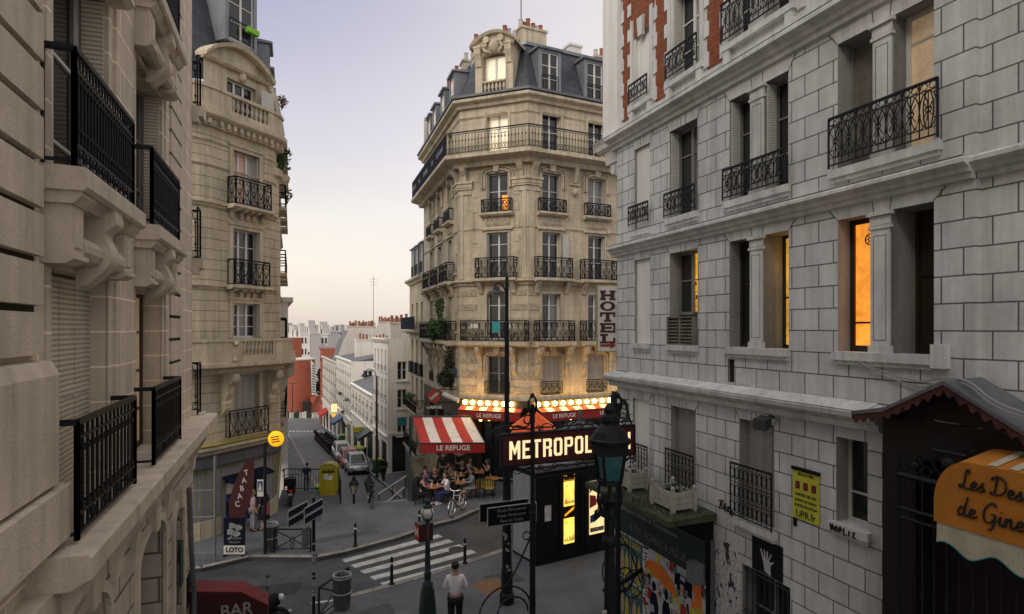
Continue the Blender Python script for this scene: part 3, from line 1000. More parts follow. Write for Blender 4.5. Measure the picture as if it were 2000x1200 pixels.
m.prism(Rf, [(16.3, 15.1), (17.2, 15.1), (17.35, 15.85), (17.35, 17), (16.15, 17), (16.15, 15.85)], -.03, .0)
m.build('brick_panel', 'redbrick', RB)
m = MB()
m.prism(Rf, [(16.65, 15.02), (16.85, 15.02), (16.9, 15.5), (16.6, 15.5)], -.03, .07)
m.build('keystone', 'white', RB)
m = MB()
for a, b in ((16.3, 17.22), (14.3, 15.52), (11.7, 13.46), (9.05, 10.8)):
    for e in (a, b):
        m.box(Rf, e - .06, e + .06, -.03, .035, 13.1, 15.6)
    m.box(Rf, a - .1, b + .1, -.25, .1, 13.2, 13.32).box(Rf, a - .05, a + .12, -.02, .08, 12.85, 13.2).box(Rf, b - .12, b + .05, -.02, .08, 12.85, 13.2)
m.build('window_surround', 'white', RB)
W(14.4, 15.42, *Z4, frame='wframe', pane=('glass2', 'glass'), mull=1, sh='reveal', reveal=.25)
for a, b in ((PIL[4][3], 13.4), (11.75, PIL[4][2]), (PIL[4][1], 10.74), (9.1, PIL[4][0])):
    W(a, b, *Z4, frame='wframe', mull=0, sh='reveal', reveal=.22)
for a, b, h in ((16.32, 17.2, .5), (14.32, 15.52, .62), (11.62, 13.5, .8), (8.98, 10.82, .8)):
    railing(Rf, a, b, .13, 13.36, h, 'oval', RB, t=.012, sides=False)
# corbelled white corner projecting beyond the end wall
m = MB()
m.box(Rf, 18.03, 18.9, -1.6, -.02, 12.85, 17.4)
m.build('corner_turret', 'white_end', RB)
m = MB()
m.mould(Rf, 18.03, 19.1, [(-1.7, 12.55), (.0, 12.55), (.1, 12.62), (.14, 12.74), (.22, 12.85), (-1.7, 12.87)])
m.mould(Rf, 18.03, 18.85, [(-1.6, 12.2), (-.1, 12.2), (-.03, 12.55), (-1.6, 12.55)])
m.build('turret_cornice', 'white_end', RB)
m = MB()
prof = smooth_pts([(18.03, 11.2), (18.1, 11.35), (18.2, 11.7), (18.55, 11.95), (18.72, 12.2)], 4)
m.prism(Rf, [(18.02, 12.2)] + prof, -.5, -.15)
m.tube([Rf.pt(18.5, -.13, 12.02), Rf.pt(18.5, -.53, 12.02)], .14, 10)
m.build('console', 'white', RB)
# graffiti tags
GR = MB()
def scribble(strokes, s, z, sc, fr, p=.012, mb=None, r=.012):
    for st in strokes:
        mb.tube([fr.pt(s - u * sc, p, z + v * sc) for u, v in smooth_pts(st, 4)], r, 4)
scribble([[(0, 1), (.5, 1.1), (.9, 1.25)], [(.45, 1.1), (.2, .3), (.1, 0)], [(.6, .9), (.55, .3), (.9, .35), (1.0, .9), (.95, .2)], [(1.25, .95), (1.2, .1), (1.6, .2), (1.55, .6), (1.2, .5)], [(1.9, .8), (1.7, .1), (2.1, .3), (2.0, .8), (2.5, -.4)], [(2.2, .4), (2.7, .1)], [(2.9, .0), (2.95, .05)]], 13.72, 3.72, .17, Rf, mb=GR)
scribble([[(0, .6), (.2, 0), (.3, .6), (.5, .05)], [(.7, .5), (.6, .1), (.9, .1), (.8, .5), (.7, .5)], [(1.1, 0), (1.15, .6), (1.35, .3), (1.15, .25)], [(1.6, .6), (1.6, 0), (1.9, .05)], [(2.2, .5), (2.15, .0)], [(2.5, .4), (2.8, .5), (2.6, .1), (2.9, .0)]], 10.8, 4.19, .17, Rf, .105, GR, .014)
GR.build('graffiti', 'textblack', RB)
# junction box and floodlights
m = MB()
m.box(Rf, 8.9, 9.1, 0, .12, 6.95, 7.28)
tag(m.build('junction_box', 'white'), 'small white junction box on the wall right of the amber-lit window sill', 'junction box')
def floodlight(s, z, label, mat='irongrey'):
    o = thing('floodlight', label, 'floodlight', tuple(Rf.pt(s, 0, z)))
    m = MB()
    m.extr([Rf.pt(s - .13, .18, z - .08), Rf.pt(s + .13, .18, z - .08), Rf.pt(s + .13, .18, z + .1), Rf.pt(s - .13, .18, z + .1)],
           [Rf.pt(s - .16, .36, z - .16), Rf.pt(s + .16, .36, z - .16), Rf.pt(s + .16, .36, z + .04), Rf.pt(s - .16, .36, z + .04)])
    m.build('housing', mat, o)
    m = MB()
    m.tube([Rf.pt(s, 0, z + .06), Rf.pt(s, .1, z + .1), Rf.pt(s, .2, z + .04)], .025, 6)
    m.build('bracket', mat, o)
floodlight(12.15, 5.78, 'grey floodlight on the white wall above the third shuttered window')
floodlight(8.7, 6.42, 'white floodlight under the peak of the dark red gabled porch', 'signwhite')

# ---------------------------------------------------------------- dark red gabled porch
PO = thing('shop_porch', 'dark oxblood shopfront porch with small zinc gable and scalloped edge', 'porch', tuple(Rf.pt(9.6, 0, 0)))
mb = MB()
mb.wall(Rf, 4.0, 9.6, 1.4, 6.25, [(7.0, 9.1, 2.6, 5.75)], .4, .3)
mb.face([Rf.pt(9.6, .4, 1.4), Rf.pt(9.6, 0, 1.4), Rf.pt(9.6, 0, 6.25), Rf.pt(9.6, .4, 6.25)])
mb.box(Rf, 7.0, 9.1, .0, .1, 2.6, 5.75)
mb.build('wall', 'doorred', PO)
mb = MB()
GZ = [(9.85, 6.27), (9.35, 6.37), (8.5, 6.82), (7.5, 6.28), (4.0, 6.28)]
for (a, z), (b, w) in zip(GZ, GZ[1:]):
    mb.extr([Rf.pt(a, 0, z), Rf.pt(a, .72, z - .03), Rf.pt(b, .72, w - .03), Rf.pt(b, 0, w)],
            [Rf.pt(a, 0, z + .05), Rf.pt(a, .72, z + .02), Rf.pt(b, .72, w + .02), Rf.pt(b, 0, w + .05)])
mb.build('roof', 'zincd', PO)
mb = MB()
for (a, z), (b, w) in zip(GZ, GZ[1:]):
    n = max(2, round(abs(a - b) / .14))
    for k in range(n):
        s0, s1 = a + (b - a) * k / n, a + (b - a) * (k + 1) / n
        q0, q1 = z + (w - z) * k / n - .03, z + (w - z) * (k + 1) / n - .03
        mb.prism(Rf, [(s0, q0), (s1, q1), (s1, q1 - .06), ((s0 + s1) / 2 + (s1 - s0) * .25, (q0 + q1) / 2 - .1), ((s0 + s1) / 2, (q0 + q1) / 2 - .13), ((s0 + s1) / 2 - (s1 - s0) * .25, (q0 + q1) / 2 - .1), (s0, q0 - .06)], .68, .705)
mb.build('bargeboard', 'scallop', PO)
mb = MB()
mb.prism(Rf, [(9.35, 6.3), (8.5, 6.76), (7.6, 6.25)], .38, .41)
mb.build('gable_infill', 'doorred', PO)
# iron gate in front of it
GA = thing('iron_gate', 'tall black wrought iron gate with ornate crest in front of the dark red porch', 'gate', tuple(Rf.pt(8.2, .6, 1.4)))
m = MB()
for k in range(13):
    s0 = 7.25 + k * .16
    m.tube([Rf.pt(s0, .6, 2.6), Rf.pt(s0, .6, 5.55)], .016, 5)
    for z in (3.9, 4.0, 3.0): m.tube([Rf.pt(s0, .6, z), Rf.pt(s0, .6, z + .04)], .028, 5)
for z, t in ((5.5, .04), (5.05, .028), (4.92, .02), (2.75, .035), (2.62, .03)):
    m.tube([Rf.pt(7.2, .6, z), Rf.pt(9.2, .6, z)], t, 5)
m.build('bars', 'iron', GA)
m = MB()
for s0 in (8.95, 8.5, 8.05):
    k = 1.5 if s0 == 8.5 else .8
    m.tube(circ(lambda u, v: Rf.pt(u, .6, v), s0, 5.55 + .15 * k, .13 * k, .13 * k, 12), .016, 4, True)
    m.ball(Rf.pt(s0, .6, 5.55 + .15 * k), .06 * k, 8, 6)
    for sg in (-1, 1):
        m.tube(circ(lambda u, v: Rf.pt(u, .6, v), s0 + sg * .2 * k, 5.55 + .08 * k, .07 * k, .08 * k, 9), .012, 4, True)
        m.tube(circ(lambda u, v: Rf.pt(u, .6, v), s0 + sg * .13 * k, 5.55 + .3 * k, .06 * k, .06 * k, 9), .012, 4, True)
m.tube([Rf.pt(8.28, .6, 5.92), Rf.pt(8.72, .6, 5.92)], .025, 5)
for sg in (-1, 0, 1):
    m.tube(circ(lambda u, v: Rf.pt(u, .6, v), 8.5 + sg * .11, 6.0 + (.06 if sg == 0 else 0), .06, .07, 9), .012, 4, True)
for s0 in (9.2, 7.22):
    m.tube([Rf.pt(s0, .6, 2.6), Rf.pt(s0, .6, 5.78)], .03, 6)
m.build('crest', 'iron', GA)

# orange shop awning
AW = thing('shop_awning', 'orange shop awning with black script and cream scalloped valance', 'awning', tuple(Rf.pt(7, 1.0, 5)))
s1, s0 = 8.41, 5.8
zt, zb = 5.93, 5.13
def arc_poly(sh=0):
    P = [(s1, zb)]
    for k in range(9):
        P.append((s1 - .42 + .42 * math.cos(PI / 2 * k / 8), zb + .25 + (zt - zb - .25) * math.sin(PI / 2 * k / 8)))
    for k in range(9):
        P.append((s0 + .42 - .42 * math.sin(PI / 2 * k / 8), zb + .25 + (zt - zb - .25) * math.cos(PI / 2 * k / 8)))
    P.append((s0, zb))
    return P
m = MB()
m.prism(Rf, arc_poly(), .97, 1.0)
fac = m.build('fascia', 'orange_awn', AW)
m = MB()
P = arc_poly()[1:-1]
for k, ((a, z), (b, w)) in enumerate(zip(P, P[1:])):
    m.face([Rf.pt(a, .97, z), Rf.pt(b, .97, w), Rf.pt(b, .42, w + .12), Rf.pt(a, .42, z + .12)])
m.build('top', 'orange_awn', AW)
m = MB()
for k in range(9):
    a = s1 - .6 - k * .22
    m.face([Rf.pt(a, .965, zt + .012), Rf.pt(a - .1, .965, zt + .012), Rf.pt(a - .1, .42, zt + .132), Rf.pt(a, .42, zt + .132)])
m.build('stripe', 'cream', AW)
m = MB()
n = 50
for k in range(n):
    a, b = s1 - .03 - (s1 - s0 - .06) * k / n, s1 - .03 - (s1 - s0 - .06) * (k + 1) / n
    za, zw = zb - .28 - .06 * math.cos(a * 11), zb - .28 - .06 * math.cos(b * 11)
    pa, pb = .985 + .012 * math.sin(a * 16), .985 + .012 * math.sin(b * 16)
    m.face([Rf.pt(a, .985, zb + .02), Rf.pt(b, .985, zb + .02), Rf.pt(b, pb, zw), Rf.pt(a, pa, za)])
m.build('valance', 'cream', AW)
m = MB()
m.tube([Rf.pt(s1 - .03 - (s1 - s0 - .06) * k / n, .985 + .012 * math.sin((s1 - .03 - (s1 - s0 - .06) * k / n) * 16), zb - .28 - .06 * math.cos((s1 - .03 - (s1 - s0 - .06) * k / n) * 11)) for k in range(n + 1)], .009, 4)
m.build('valance_trim', 'teal', AW)
# hand-drawn script lettering
GL = {
 'L': ([[(.95, 1.75), (.9, 2.15), (.62, 2.05), (.55, 1.3), (.5, .5), (.3, .06), (.0, .12), (.1, .35), (.55, .18), (1.0, .0), (1.3, .15)]], 1.2),
 'e': ([[(0, .3), (.45, .5), (.62, .8), (.42, 1.0), (.16, .75), (.15, .3), (.4, .02), (.85, .3)]], .8),
 's': ([[(0, .3), (.3, .7), (.42, 1.05), (.5, .6), (.55, .25), (.35, 0), (.12, .12)], [(.4, .02), (.75, .3)]], .72),
 'D': ([[(.55, 1.9), (.5, 1.0), (.42, .25), (.15, .05), (.1, .3), (.55, .1), (1.15, .25), (1.5, 1.0), (1.25, 1.8), (.6, 2.1), (.1, 1.85), (.05, 1.55)]], 1.65),
 'o': ([[(.5, .95), (.2, .9), (.08, .45), (.3, .02), (.6, .2), (.68, .7), (.48, .98), (.6, .75), (.95, .8)]], .9),
 'u': ([[(.0, .4), (.15, .95), (.12, .3), (.3, .0), (.55, .25), (.65, .95), (.62, .25), (.75, .02), (.98, .3)]], .95),
 'd': ([[(.65, .85), (.35, 1.0), (.08, .55), (.2, .03), (.5, .25), (.72, 1.0), (.85, 2.1), (.72, .9), (.72, .15), (.95, .1), (1.1, .3)]], 1.1),
 'G': ([[(1.2, 1.75), (1.0, 2.1), (.55, 1.95), (.15, 1.2), (.2, .35), (.6, .02), (1.05, .35), (1.2, .95), (.8, .95)], [(1.2, .95), (1.18, .2), (1.05, -.5), (.7, -.65)]], 1.5),
 'i': ([[(.0, .35), (.2, .95), (.18, .25), (.35, .0), (.6, .3)], [(.22, 1.35), (.26, 1.4)]], .6),
 'n': ([[(.0, .5), (.15, .95), (.12, 0), (.2, .6), (.5, 1.0), (.6, .6), (.6, .15), (.8, .03), (1.0, .3)]], 1.0),
 't': ([[(.0, .4), (.3, 1.0), (.4, 1.7), (.3, .6), (.35, .05), (.55, .05), (.75, .3)], [(.05, 1.15), (.65, 1.2)]], .72),
 ' ': ([], .55),
}
def script(line, sc, s, z, mb, p=1.012, r=.0115):
    x = 0
    for ch in line:
        st, adv = GL[ch]
        for q in st:
            mb.tube([Rf.pt(s - (x + u + v * .12) * sc, p, z + v * sc) for u, v in smooth_pts(q, 4)], r, 5)
        x += adv
m = MB()
script('Les Dessous', .105, 8.1, 5.62, m)
script('de Ginette', .112, 8.12, 5.29, m)
m.build('lettering', 'textblack', fac)
# cables slung over the porch
for q, lab in ((0, 'upper grey cable sagging from the window sill over the porch roof'), (.05, 'lower grey cable clipped along the wall beside the porch roof')):
    m = MB()
    pts = smooth_pts([(10.3 - q, .12, 7.0), (9.9, .06, 6.86 - q), (9.3, .06, 6.75 - q * 1.6), (8.8, .3, 6.84 - q), (8.3, .55, 6.84 - q), (7.8, .74, 6.62 - q), (7.0, .78, 6.5 - q), (5, .8, 6.42 - q)], 5)
    m.tube([Rf.pt(*p_) for p_ in pts], .012, 5)
    tag(m.build('cable', 'cable'), lab, 'cable')

# yellow political poster
PS = thing('wall_poster', 'acid yellow campaign poster with black text hanging on the white wall', 'poster', tuple(Rf.pt(11.4, 0, 4.1)))
m = MB()
m.box(Rf, 11.1, 11.68, .012, .022, 4.14, 5.0)
sh_ = m.build('sheet', 'upr', PS)
m = MB()
m.box(Rf, 11.08, 11.7, .01, .045, 4.99, 5.05).box(Rf, 11.6, 11.68, .008, .018, 3.98, 4.14)
m.build('hanger', 'kioskblack', PS)
for s_, sz, z in (("SEUL À L'UPR", .062, 4.93), ("SORTIR DE L'UE", .068, 4.57), ("SORTIR DE L'EURO", .06, 4.47), ("SORTIR DE L'OTAN", .06, 4.375), ("UPR.fr", .17, 4.23)):
    text('lettering', s_, sz, orient(Rf.pt(11.39, .024, z), Rf.n), 'textblack', sh_, .002, .95, bold=.0022)
m = MB()
for s_ in (11.57, 11.39, 11.21):
    m.box(Rf, s_ - .05, s_ + .05, .0225, .025, 4.67, 4.8)
m.i = 1
for s_ in (11.57, 11.39, 11.21):
    m.prism(Rf, [(s_ - .06, 4.66), (s_ - .04, 4.66), (s_ + .06, 4.81), (s_ + .04, 4.81)], .0225, .027)
    m.prism(Rf, [(s_ + .06, 4.66), (s_ + .04, 4.66), (s_ - .06, 4.81), (s_ - .04, 4.81)], .0225, .0275)
m.build('symbols', ['navy', 'post_r'], sh_)

# black poster of a hand
PH = thing('wall_poster', 'black square poster with a pale raised hand pasted above the barred window', 'poster', tuple(Rf.pt(12.3, 0, 2.8)))
m = MB()
m.box(Rf, 11.93, 12.72, .01, .018, 2.84, 3.5)
m.build('sheet', 'kioskblack', PH)
m = MB()
HX = lambda u, v: (12.32 - u, 3.1 + v)
for poly in ([(-.06, -.2), (.1, -.25), (.09, -.05), (.06, .04), (-.06, .02), (-.09, -.05)], [(-.09, -.05), (-.06, .02), (-.15, .2), (-.175, .185)], [(-.06, .02), (-.025, .02), (-.055, .2), (-.085, .2)], [(-.02, .02), (.015, .02), (.03, .19), (.0, .2)], [(.02, .03), (.06, .04), (.125, .16), (.1, .175)], [(.09, -.05), (.06, -.0), (.165, .05), (.17, .02)]):
    m.prism(Rf, [HX(u, v) for u, v in poly], .0185, .022)
m.build('hand_print', 'lilacgrey', PH)
# torn bill posting on the wall beside the flower kiosk
m = MB()
m.prism(Rf, [(13.05, .3), (13.8, .3), (13.86, 1.5), (13.84, 3.15), (13.15, 3.05), (13.05, 2.0)], .006, .012)
tag(m.build('torn_poster', 'torn'), 'torn black and white bill posting on the wall between kiosk and barred window', 'poster')

# blue-green street name plate on the far corner
SN = thing('street_sign', 'dark green enamel street name plate with rounded top on the white wall corner', 'street sign', tuple(Rf.pt(17.6, 0, 5.2)))
m = MB()
m.prism(Rf, [(17.4, 5.05), (17.8, 5.05), (17.8, 5.5), (17.72, 5.5), (17.68, 5.6), (17.52, 5.6), (17.48, 5.5), (17.4, 5.5)], .02, .05)
pl = m.build('plate', 'street_blue', SN)
for s_, z in (('RUE', 5.39), ('PIERRE', 5.27), ('DAC', 5.15)):
    text('lettering', s_, .115, orient(Rf.pt(17.6, .052, z), Rf.n), 'textwhite', pl, .002, .9, bold=.002)
text('lettering', '18e', .07, orient(Rf.pt(17.6, .052, 5.53), Rf.n), 'textwhite', pl, .002)

# HOTEL sign
HO = thing('hotel_sign', 'tall white vertical HOTEL sign with red arrow at the corner of the white building', 'sign')
hx0, hx1, D = 2.42, 2.98, 17.35
def hz(y): return 7.5 + (642 - y) * D / 1200
m = MB()
m.box(WF, hx0, hx1, D, D + .12, hz(686), hz(558))
m.build('panel', 'signwhite', HO)
m = MB()
m.box(WF, hx0 - .02, hx0, D - .01, D + .13, hz(688), hz(556)).box(WF, hx1, hx1 + .02, D - .01, D + .13, hz(688), hz(556))
m.box(WF, hx0, hx1, D - .01, D + .13, hz(558), hz(556)).box(WF, hx0, hx1, D - .01, D + .13, hz(688), hz(686))
m.build('edge_trim', 'yellow_s', HO)
def slabletter(ch, cx, cz, w, h, t, mb):
    x0, x1, z0, z1 = cx - w / 2, cx + w / 2, cz - h / 2, cz + h / 2
    B = lambda a, b, c, d: mb.box(WF, a, b, D - .012, D - .001, c, d)
    s = t * .55
    if ch == 'H':
        for a in (x0 + .03, x1 - .03 - t): B(a, a + t, z0 + s, z1 - s); B(a - .03, a + t + .03, z0, z0 + s); B(a - .03, a + t + .03, z1 - s, z1)
        B(x0 + .03 + t, x1 - .03 - t, cz - s / 2, cz + s / 2)
    elif ch == 'T':
        B(x0, x1, z1 - s, z1); B(x0, x0 + s, z1 - s * 2.3, z1 - s); B(x1 - s, x1, z1 - s * 2.3, z1 - s); B(cx - t / 2, cx + t / 2, z0 + s, z1 - s); B(cx - t, cx + t, z0, z0 + s)
    elif ch == 'E':
        B(x0 + .03, x0 + .03 + t, z0 + s, z1 - s); B(x0, x1, z0, z0 + s); B(x0, x1, z1 - s, z1); B(x0 + .03 + t, x1 - .1, cz - s / 2, cz + s / 2)
        B(x1 - s, x1, z0 + s, z0 + s * 2.2); B(x1 - s, x1, z1 - s * 2.2, z1 - s)
    elif ch == 'L':
        B(x0 + .06, x0 + .06 + t, z0 + s, z1 - s); B(x0, x1, z0, z0 + s); B(x0, x0 + .12 + t, z1 - s, z1); B(x1 - s, x1, z0 + s, z0 + s * 2.8)
    elif ch == 'O':
        o_ = [(cx + math.cos(2 * PI * k / 24) * w / 2, cz + math.sin(2 * PI * k / 24) * h / 2) for k in range(24)]
        i_ = [(cx + math.cos(2 * PI * k / 24) * (w / 2 - t), cz + math.sin(2 * PI * k / 24) * (h / 2 - s * .8)) for k in range(24)]
        for k in range(24):
            j = (k + 1) % 24
            mb.prism(WF, [o_[k], o_[j], i_[j], i_[k]], D - .012, D - .001)
for k, ch in enumerate('HOTEL'):
    m = MB()
    slabletter(ch, (hx0 + hx1) / 2 - .0, hz(577 + k * 21.2), .43, .27, .105, m)
    m.build('letter', 'hotelred', HO)
m = MB()
cz = hz(675)
m.prism(WF, [(hx0 + .07, cz - .035), (hx1 - .2, cz - .035), (hx1 - .2, cz - .1), (hx1 - .05, cz), (hx1 - .2, cz + .1), (hx1 - .2, cz + .035), (hx0 + .07, cz + .035)], D - .012, D - .001)
m.build('arrow', 'arrowred', HO)
m = MB()
m.box(WF, hx1 + .02, hx1 + .45, D + .03, D + .08, hz(580), hz(577)).box(WF, hx1 + .02, hx1 + .45, D + .03, D + .08, hz(668), hz(665))
m.build('bracket', 'iron', HO)
# wall cctv / speaker box low on the corner
m = MB()
m.box(Rf, 18.05, 18.25, -.3, .06, 5.3, 5.75)
m.box(Rf, 18.1, 18.2, .06, .12, 5.38, 5.65)
tag(m.build('wall_lamp', 'irongrey'), 'small grey lamp box on the far corner of the white building', 'wall lamp')
# ================================================================ LEFT LIMESTONE BUILDING
Lf = F((-1.98, 0), (-.337, .9415))
LB = thing('apartment_building', 'beige limestone apartment building with black balconies filling the left foreground', 'building', tuple(Lf.pt(12.9, 0, 0)))
BAY = [(5.31, 6.98), (8.2, 9.86)]
LV = [(5.78, 8.0), (8.8, 10.98), (11.78, 13.95)]
ops = [(a, b, z, w, .28) for a, b in BAY for z, w in LV] + [(2.6, 4.1, z, w, .28) for z, w in LV]
gops = [(5.5, 6.85, .2, 4.9, .4), (8.2, 9.9, .2, 4.75, .4), (10.7, 11.6, .2, 4.5, .3)]
mb = MB()
mb.wall(Lf, 1.0, 12.9, 5.5, 17.5, ops)
mb.wall(Lf, -9, 12.9, 17.5, 20.5)
mb.wall(Lf, -9, 1.0, 0, 17.5)  # unseen rear stretch and raised top, added to darken the near street
mb.build('wall', 'lime_la', LB)
mb = MB()
mb.wall(Lf, 1.0, 12.9, 0, 5.5, gops, .02)
mb.build('ground_floor_wall', 'lime_lg', LB)
LE = F(Lf.pt(12.9, 0, 0).to_2d(), -Lf.n)
mb = MB()
mb.wall(LE, 0, 9, 0, 17.5, [(.45, 1.5, z, w, .28) for z, w in LV] + [(3.4, 4.6, z, w, .28) for z, w in LV])
mb.build('end_wall', 'lime_la', LB)
mb = MB()
mb.box(Lf, 1.2, 12.6, -.6, -.45, .3, 17)
mb.face([Lf.pt(1, 0, 0), Lf.pt(1, -9, 0), Lf.pt(1, -9, 17.5), Lf.pt(1, 0, 17.5)])
mb.face([Lf.pt(1, 0, 17.5), Lf.pt(12.9, 0, 17.5), Lf.pt(12.9, -9, 17.5), Lf.pt(1, -9, 17.5)])
mb.build('interior', 'room', LB)
# rusticated piers: proud blocks, slot shade set in as dark strips
def rusticated(fr, a, b, z, w, p, parent, pitch=.3733, gap=.045, mat='lime_l'):
    m, m2 = MB(), MB()
    q = z
    while q < w - .05:
        t = min(q + pitch - gap, w)
        m.hexa([fr.pt(a, -.02, q), fr.pt(b, -.02, q), fr.pt(b, p, q + .004), fr.pt(a, p, q + .004), fr.pt(a, -.02, t), fr.pt(b, -.02, t), fr.pt(b, p, t - .004), fr.pt(a, p, t - .004)])
        m2.box(fr, a, b, -.01, .012, t, q + pitch)
        q += pitch
    m2.build('slot_shade', 'room', parent)
    m.build('rusticated_pier', mat, parent)
rusticated(Lf, 3.4, 4.97, 7.3, 17.4, .075, LB, gap=.05)
rusticated(Lf, 10.43, 11.5, 5.85, 17.4, .045, LB)
rusticated(LE, 1.9, 2.8, 5.85, 17.4, .045, LB)
mb = MB()
mb.box(Lf, 1.5, 5.05, -.01, .15, 6.3, 7.14)
mb.mould(Lf, 1.5, 5.07, [(-.01, 7.14), (.15, 7.14), (.12, 7.2), (.1, 7.24), (-.01, 7.26)])
mb.box(Lf, 1.5, 5.2, -.01, .2, 5.85, 6.26)
mb.box(Lf, 1.5, 5.12, -.01, .17, 4.3, 5.5)
mb.build('pier_base', 'lime_l', LB)
mb = MB()
for a, b in ((7.22, 8.0), (10.05, 10.3)):
    mb.box(Lf, a, b, -.01, .035, 5.8, 17.3)
for a, b in BAY:
    for z, w in LV:
        for e in (a - .1, b):
            mb.box(Lf, e, e + .1, -.01, .018, z, w)
mb.build('pilaster_strip', 'lime_la', LB)
# continuous lower ledge
mb = MB()
mb.mould(Lf, 4.85, 13.3, [(-.02, 5.5), (.28, 5.5), (.36, 5.55), (.42, 5.58), (.42, 5.74), (.40, 5.765), (-.02, 5.78)])
mb.build('ledge', 'lime_l', LB)
mb = MB()
for s0 in (5.15, 7.15, 8.0, 10.1, 12.6):
    mb.mould(Lf, s0 - .13, s0 + .13, [(-.01, 4.75), (.08, 4.78), (.1, 5.0), (.2, 5.2), (.3, 5.36), (.3, 5.5), (-.01, 5.5)])
mb.build('ledge_bracket', 'lime_l', LB)
# arches and surrounds of the ground floor
mb = MB()
for a, b, zt in ((5.5, 6.85, 4.9), (8.2, 9.9, 4.75), (10.7, 11.6, 4.5)):
    for e0, e1 in ((a - .12, a), (b, b + .12)):
        mb.box(Lf, e0, e1, .0, .07, .2, zt - .3)
    n = 10
    c = (a + b) / 2
    for k in range(n):
        t0, t1 = PI * k / n, PI * (k + 1) / n
        r = (b - a) / 2
        mb.prism(Lf, [(c + r * math.cos(t0), zt - .32 + .32 * math.sin(t0)), (c + r * math.cos(t1), zt - .32 + .32 * math.sin(t1)), (c + (r + .12) * math.cos(t1), zt - .32 + .44 * math.sin(t1)), (c + (r + .12) * math.cos(t0), zt - .32 + .44 * math.sin(t0))], .0, .07)
        mb.prism(Lf, [(c + r * math.cos(t0), zt - .32 + .32 * math.sin(t0)), (c + r * math.cos(t1), zt - .32 + .32 * math.sin(t1)), (c + r * math.cos(t1), zt + .01), (c + r * math.cos(t0), zt + .01)], -.35, .015)
    mb.prism(Lf, [(c - .12, zt - .05), (c + .12, zt - .05), (c + .17, zt + .28), (c - .17, zt + .28)], .0, .12)
mb.build('arch_surround', 'lime_l', LB)
for a, b, z, w in ((5.5, 6.85, .2, 4.9), (8.2, 9.9, .2, 4.75), (10.7, 11.6, .2, 4.5)):
    window(Lf, a, b, z, w, -.3, LB, frame='brownframe', bars=(.3, .62), mull=1)
# upper balconies (slab, consoles, iron)
def console_set(s0, s1, zt, parent):
    m = MB()
    for a, b in ((s0, s0 + .3), (s1 - .3, s1)):
        m.box(Lf, a, b, -.01, .2, zt - .5, zt - .1)
        m.mould(Lf, a - .04, b + .04, [(-.01, zt - .1), (.22, zt - .1), (.28, zt - .03), (.28, zt), (-.01, zt)])
        m.mould(Lf, a - .03, b + .03, [(-.01, zt - .58), (.16, zt - .58), (.23, zt - .54), (.23, zt - .5), (-.01, zt - .5)])
        m.box(Lf, a + .07, b - .07, .2, .215, zt - .44, zt - .16)
    m.build('bracket', 'lime_l', parent)
    m = MB()
    c = (s0 + s1) / 2
    P = smooth_pts([(.30, zt), (.31, zt - .12), (.22, zt - .22), (.27, zt - .36), (.26, zt - .5), (.12, zt - .66), (.04, zt - .72), (-.01, zt - .72)], 4)
    m.mould(Lf, c - .13, c + .13, [(-.01, zt)] + P)
    m.build('scroll_console', 'lime_l', parent)
    m = MB()
    for a, b in ((s0 + .3, c - .13), (c + .13, s1 - .3)):
        m.tube([Lf.pt(a, .1, zt - .42), Lf.pt(b, .1, zt - .42)], .12, 12)
    m.mould(Lf, s0 - .03, s1 + .03, [(-.01, zt - .08), (.2, zt - .08), (.26, zt), (-.01, zt)])
    m.build('roll_moulding', 'lime_l', parent)
for z in (8.8, 11.78, 14.76):
    for a, b in BAY:
        m = MB()
        m.mould(Lf, a - .22, b + .18, [(-.01, z - .2), (.3, z - .2), (.33, z - .17), (.33, z - .035), (.31, z - .012), (-.01, z)])
        bl = m.build('balcony', 'lime_l', LB)
        railing(Lf, a - .16, b + .08, .22, z + .0, .95, 'bars', bl, 0, .0155)
        console_set(a - .15, b + .12, z - .2, bl)
for a, b in BAY:
    railing(Lf, a - .16, b + .08, .24, 5.8, .95, 'spear', LB, 0, .0155)
for z in (5.8, 8.9, 11.92):
    m = MB()
    m.box(LE, -.2, 1.75, .005, .45, z - .2, z).mould(LE, -.12, 1.7, [(.005, z - .32), (.2, z - .32), (.38, z - .2), (.005, z - .2)]).box(LE, .05, .3, -.01, .3, z - .6, z - .2).box(LE, 1.4, 1.6, -.01, .3, z - .6, z - .2)
    bl = m.build('balcony', 'lime_l', LB)
    railing(LE, -.1, 1.7, .38, z, 1.0, 'bars', bl, 0, .013)
# windows
ws = [('shutter_l', 'closed')]
window(Lf, 5.31, 6.98, *LV[0], -.25, LB, sh='closed', shmat='shutter_l', frame='gframe')
w2 = window(Lf, 8.2, 9.86, *LV[0], -.24, LB, frame='brownframe', pane=('glass', 'lit_soft'), bars=(.25, .5, .75))
window(Lf, 5.31, 6.98, *LV[1], -.25, LB, frame='wframe', pane='glass', sh='reveal', shmat='shutter_l', reveal=.24, bars=(.22, .6))
window(Lf, 8.2, 9.86, *LV[1], -.25, LB, frame='gframe', pane='glass', sh='reveal', shmat='shutter_l', reveal=.24)
for a, b in BAY:
    window(Lf, a, b, *LV[2], -.25, LB, frame='wframe', sh='reveal', shmat='shutter_l', reveal=.24)
for z, w in LV:
    window(LE, .45, 1.5, z, w, -.25, LB, frame='wframe')
    window(Lf, 2.6, 4.1, z, w, -.25, LB, frame='wframe')
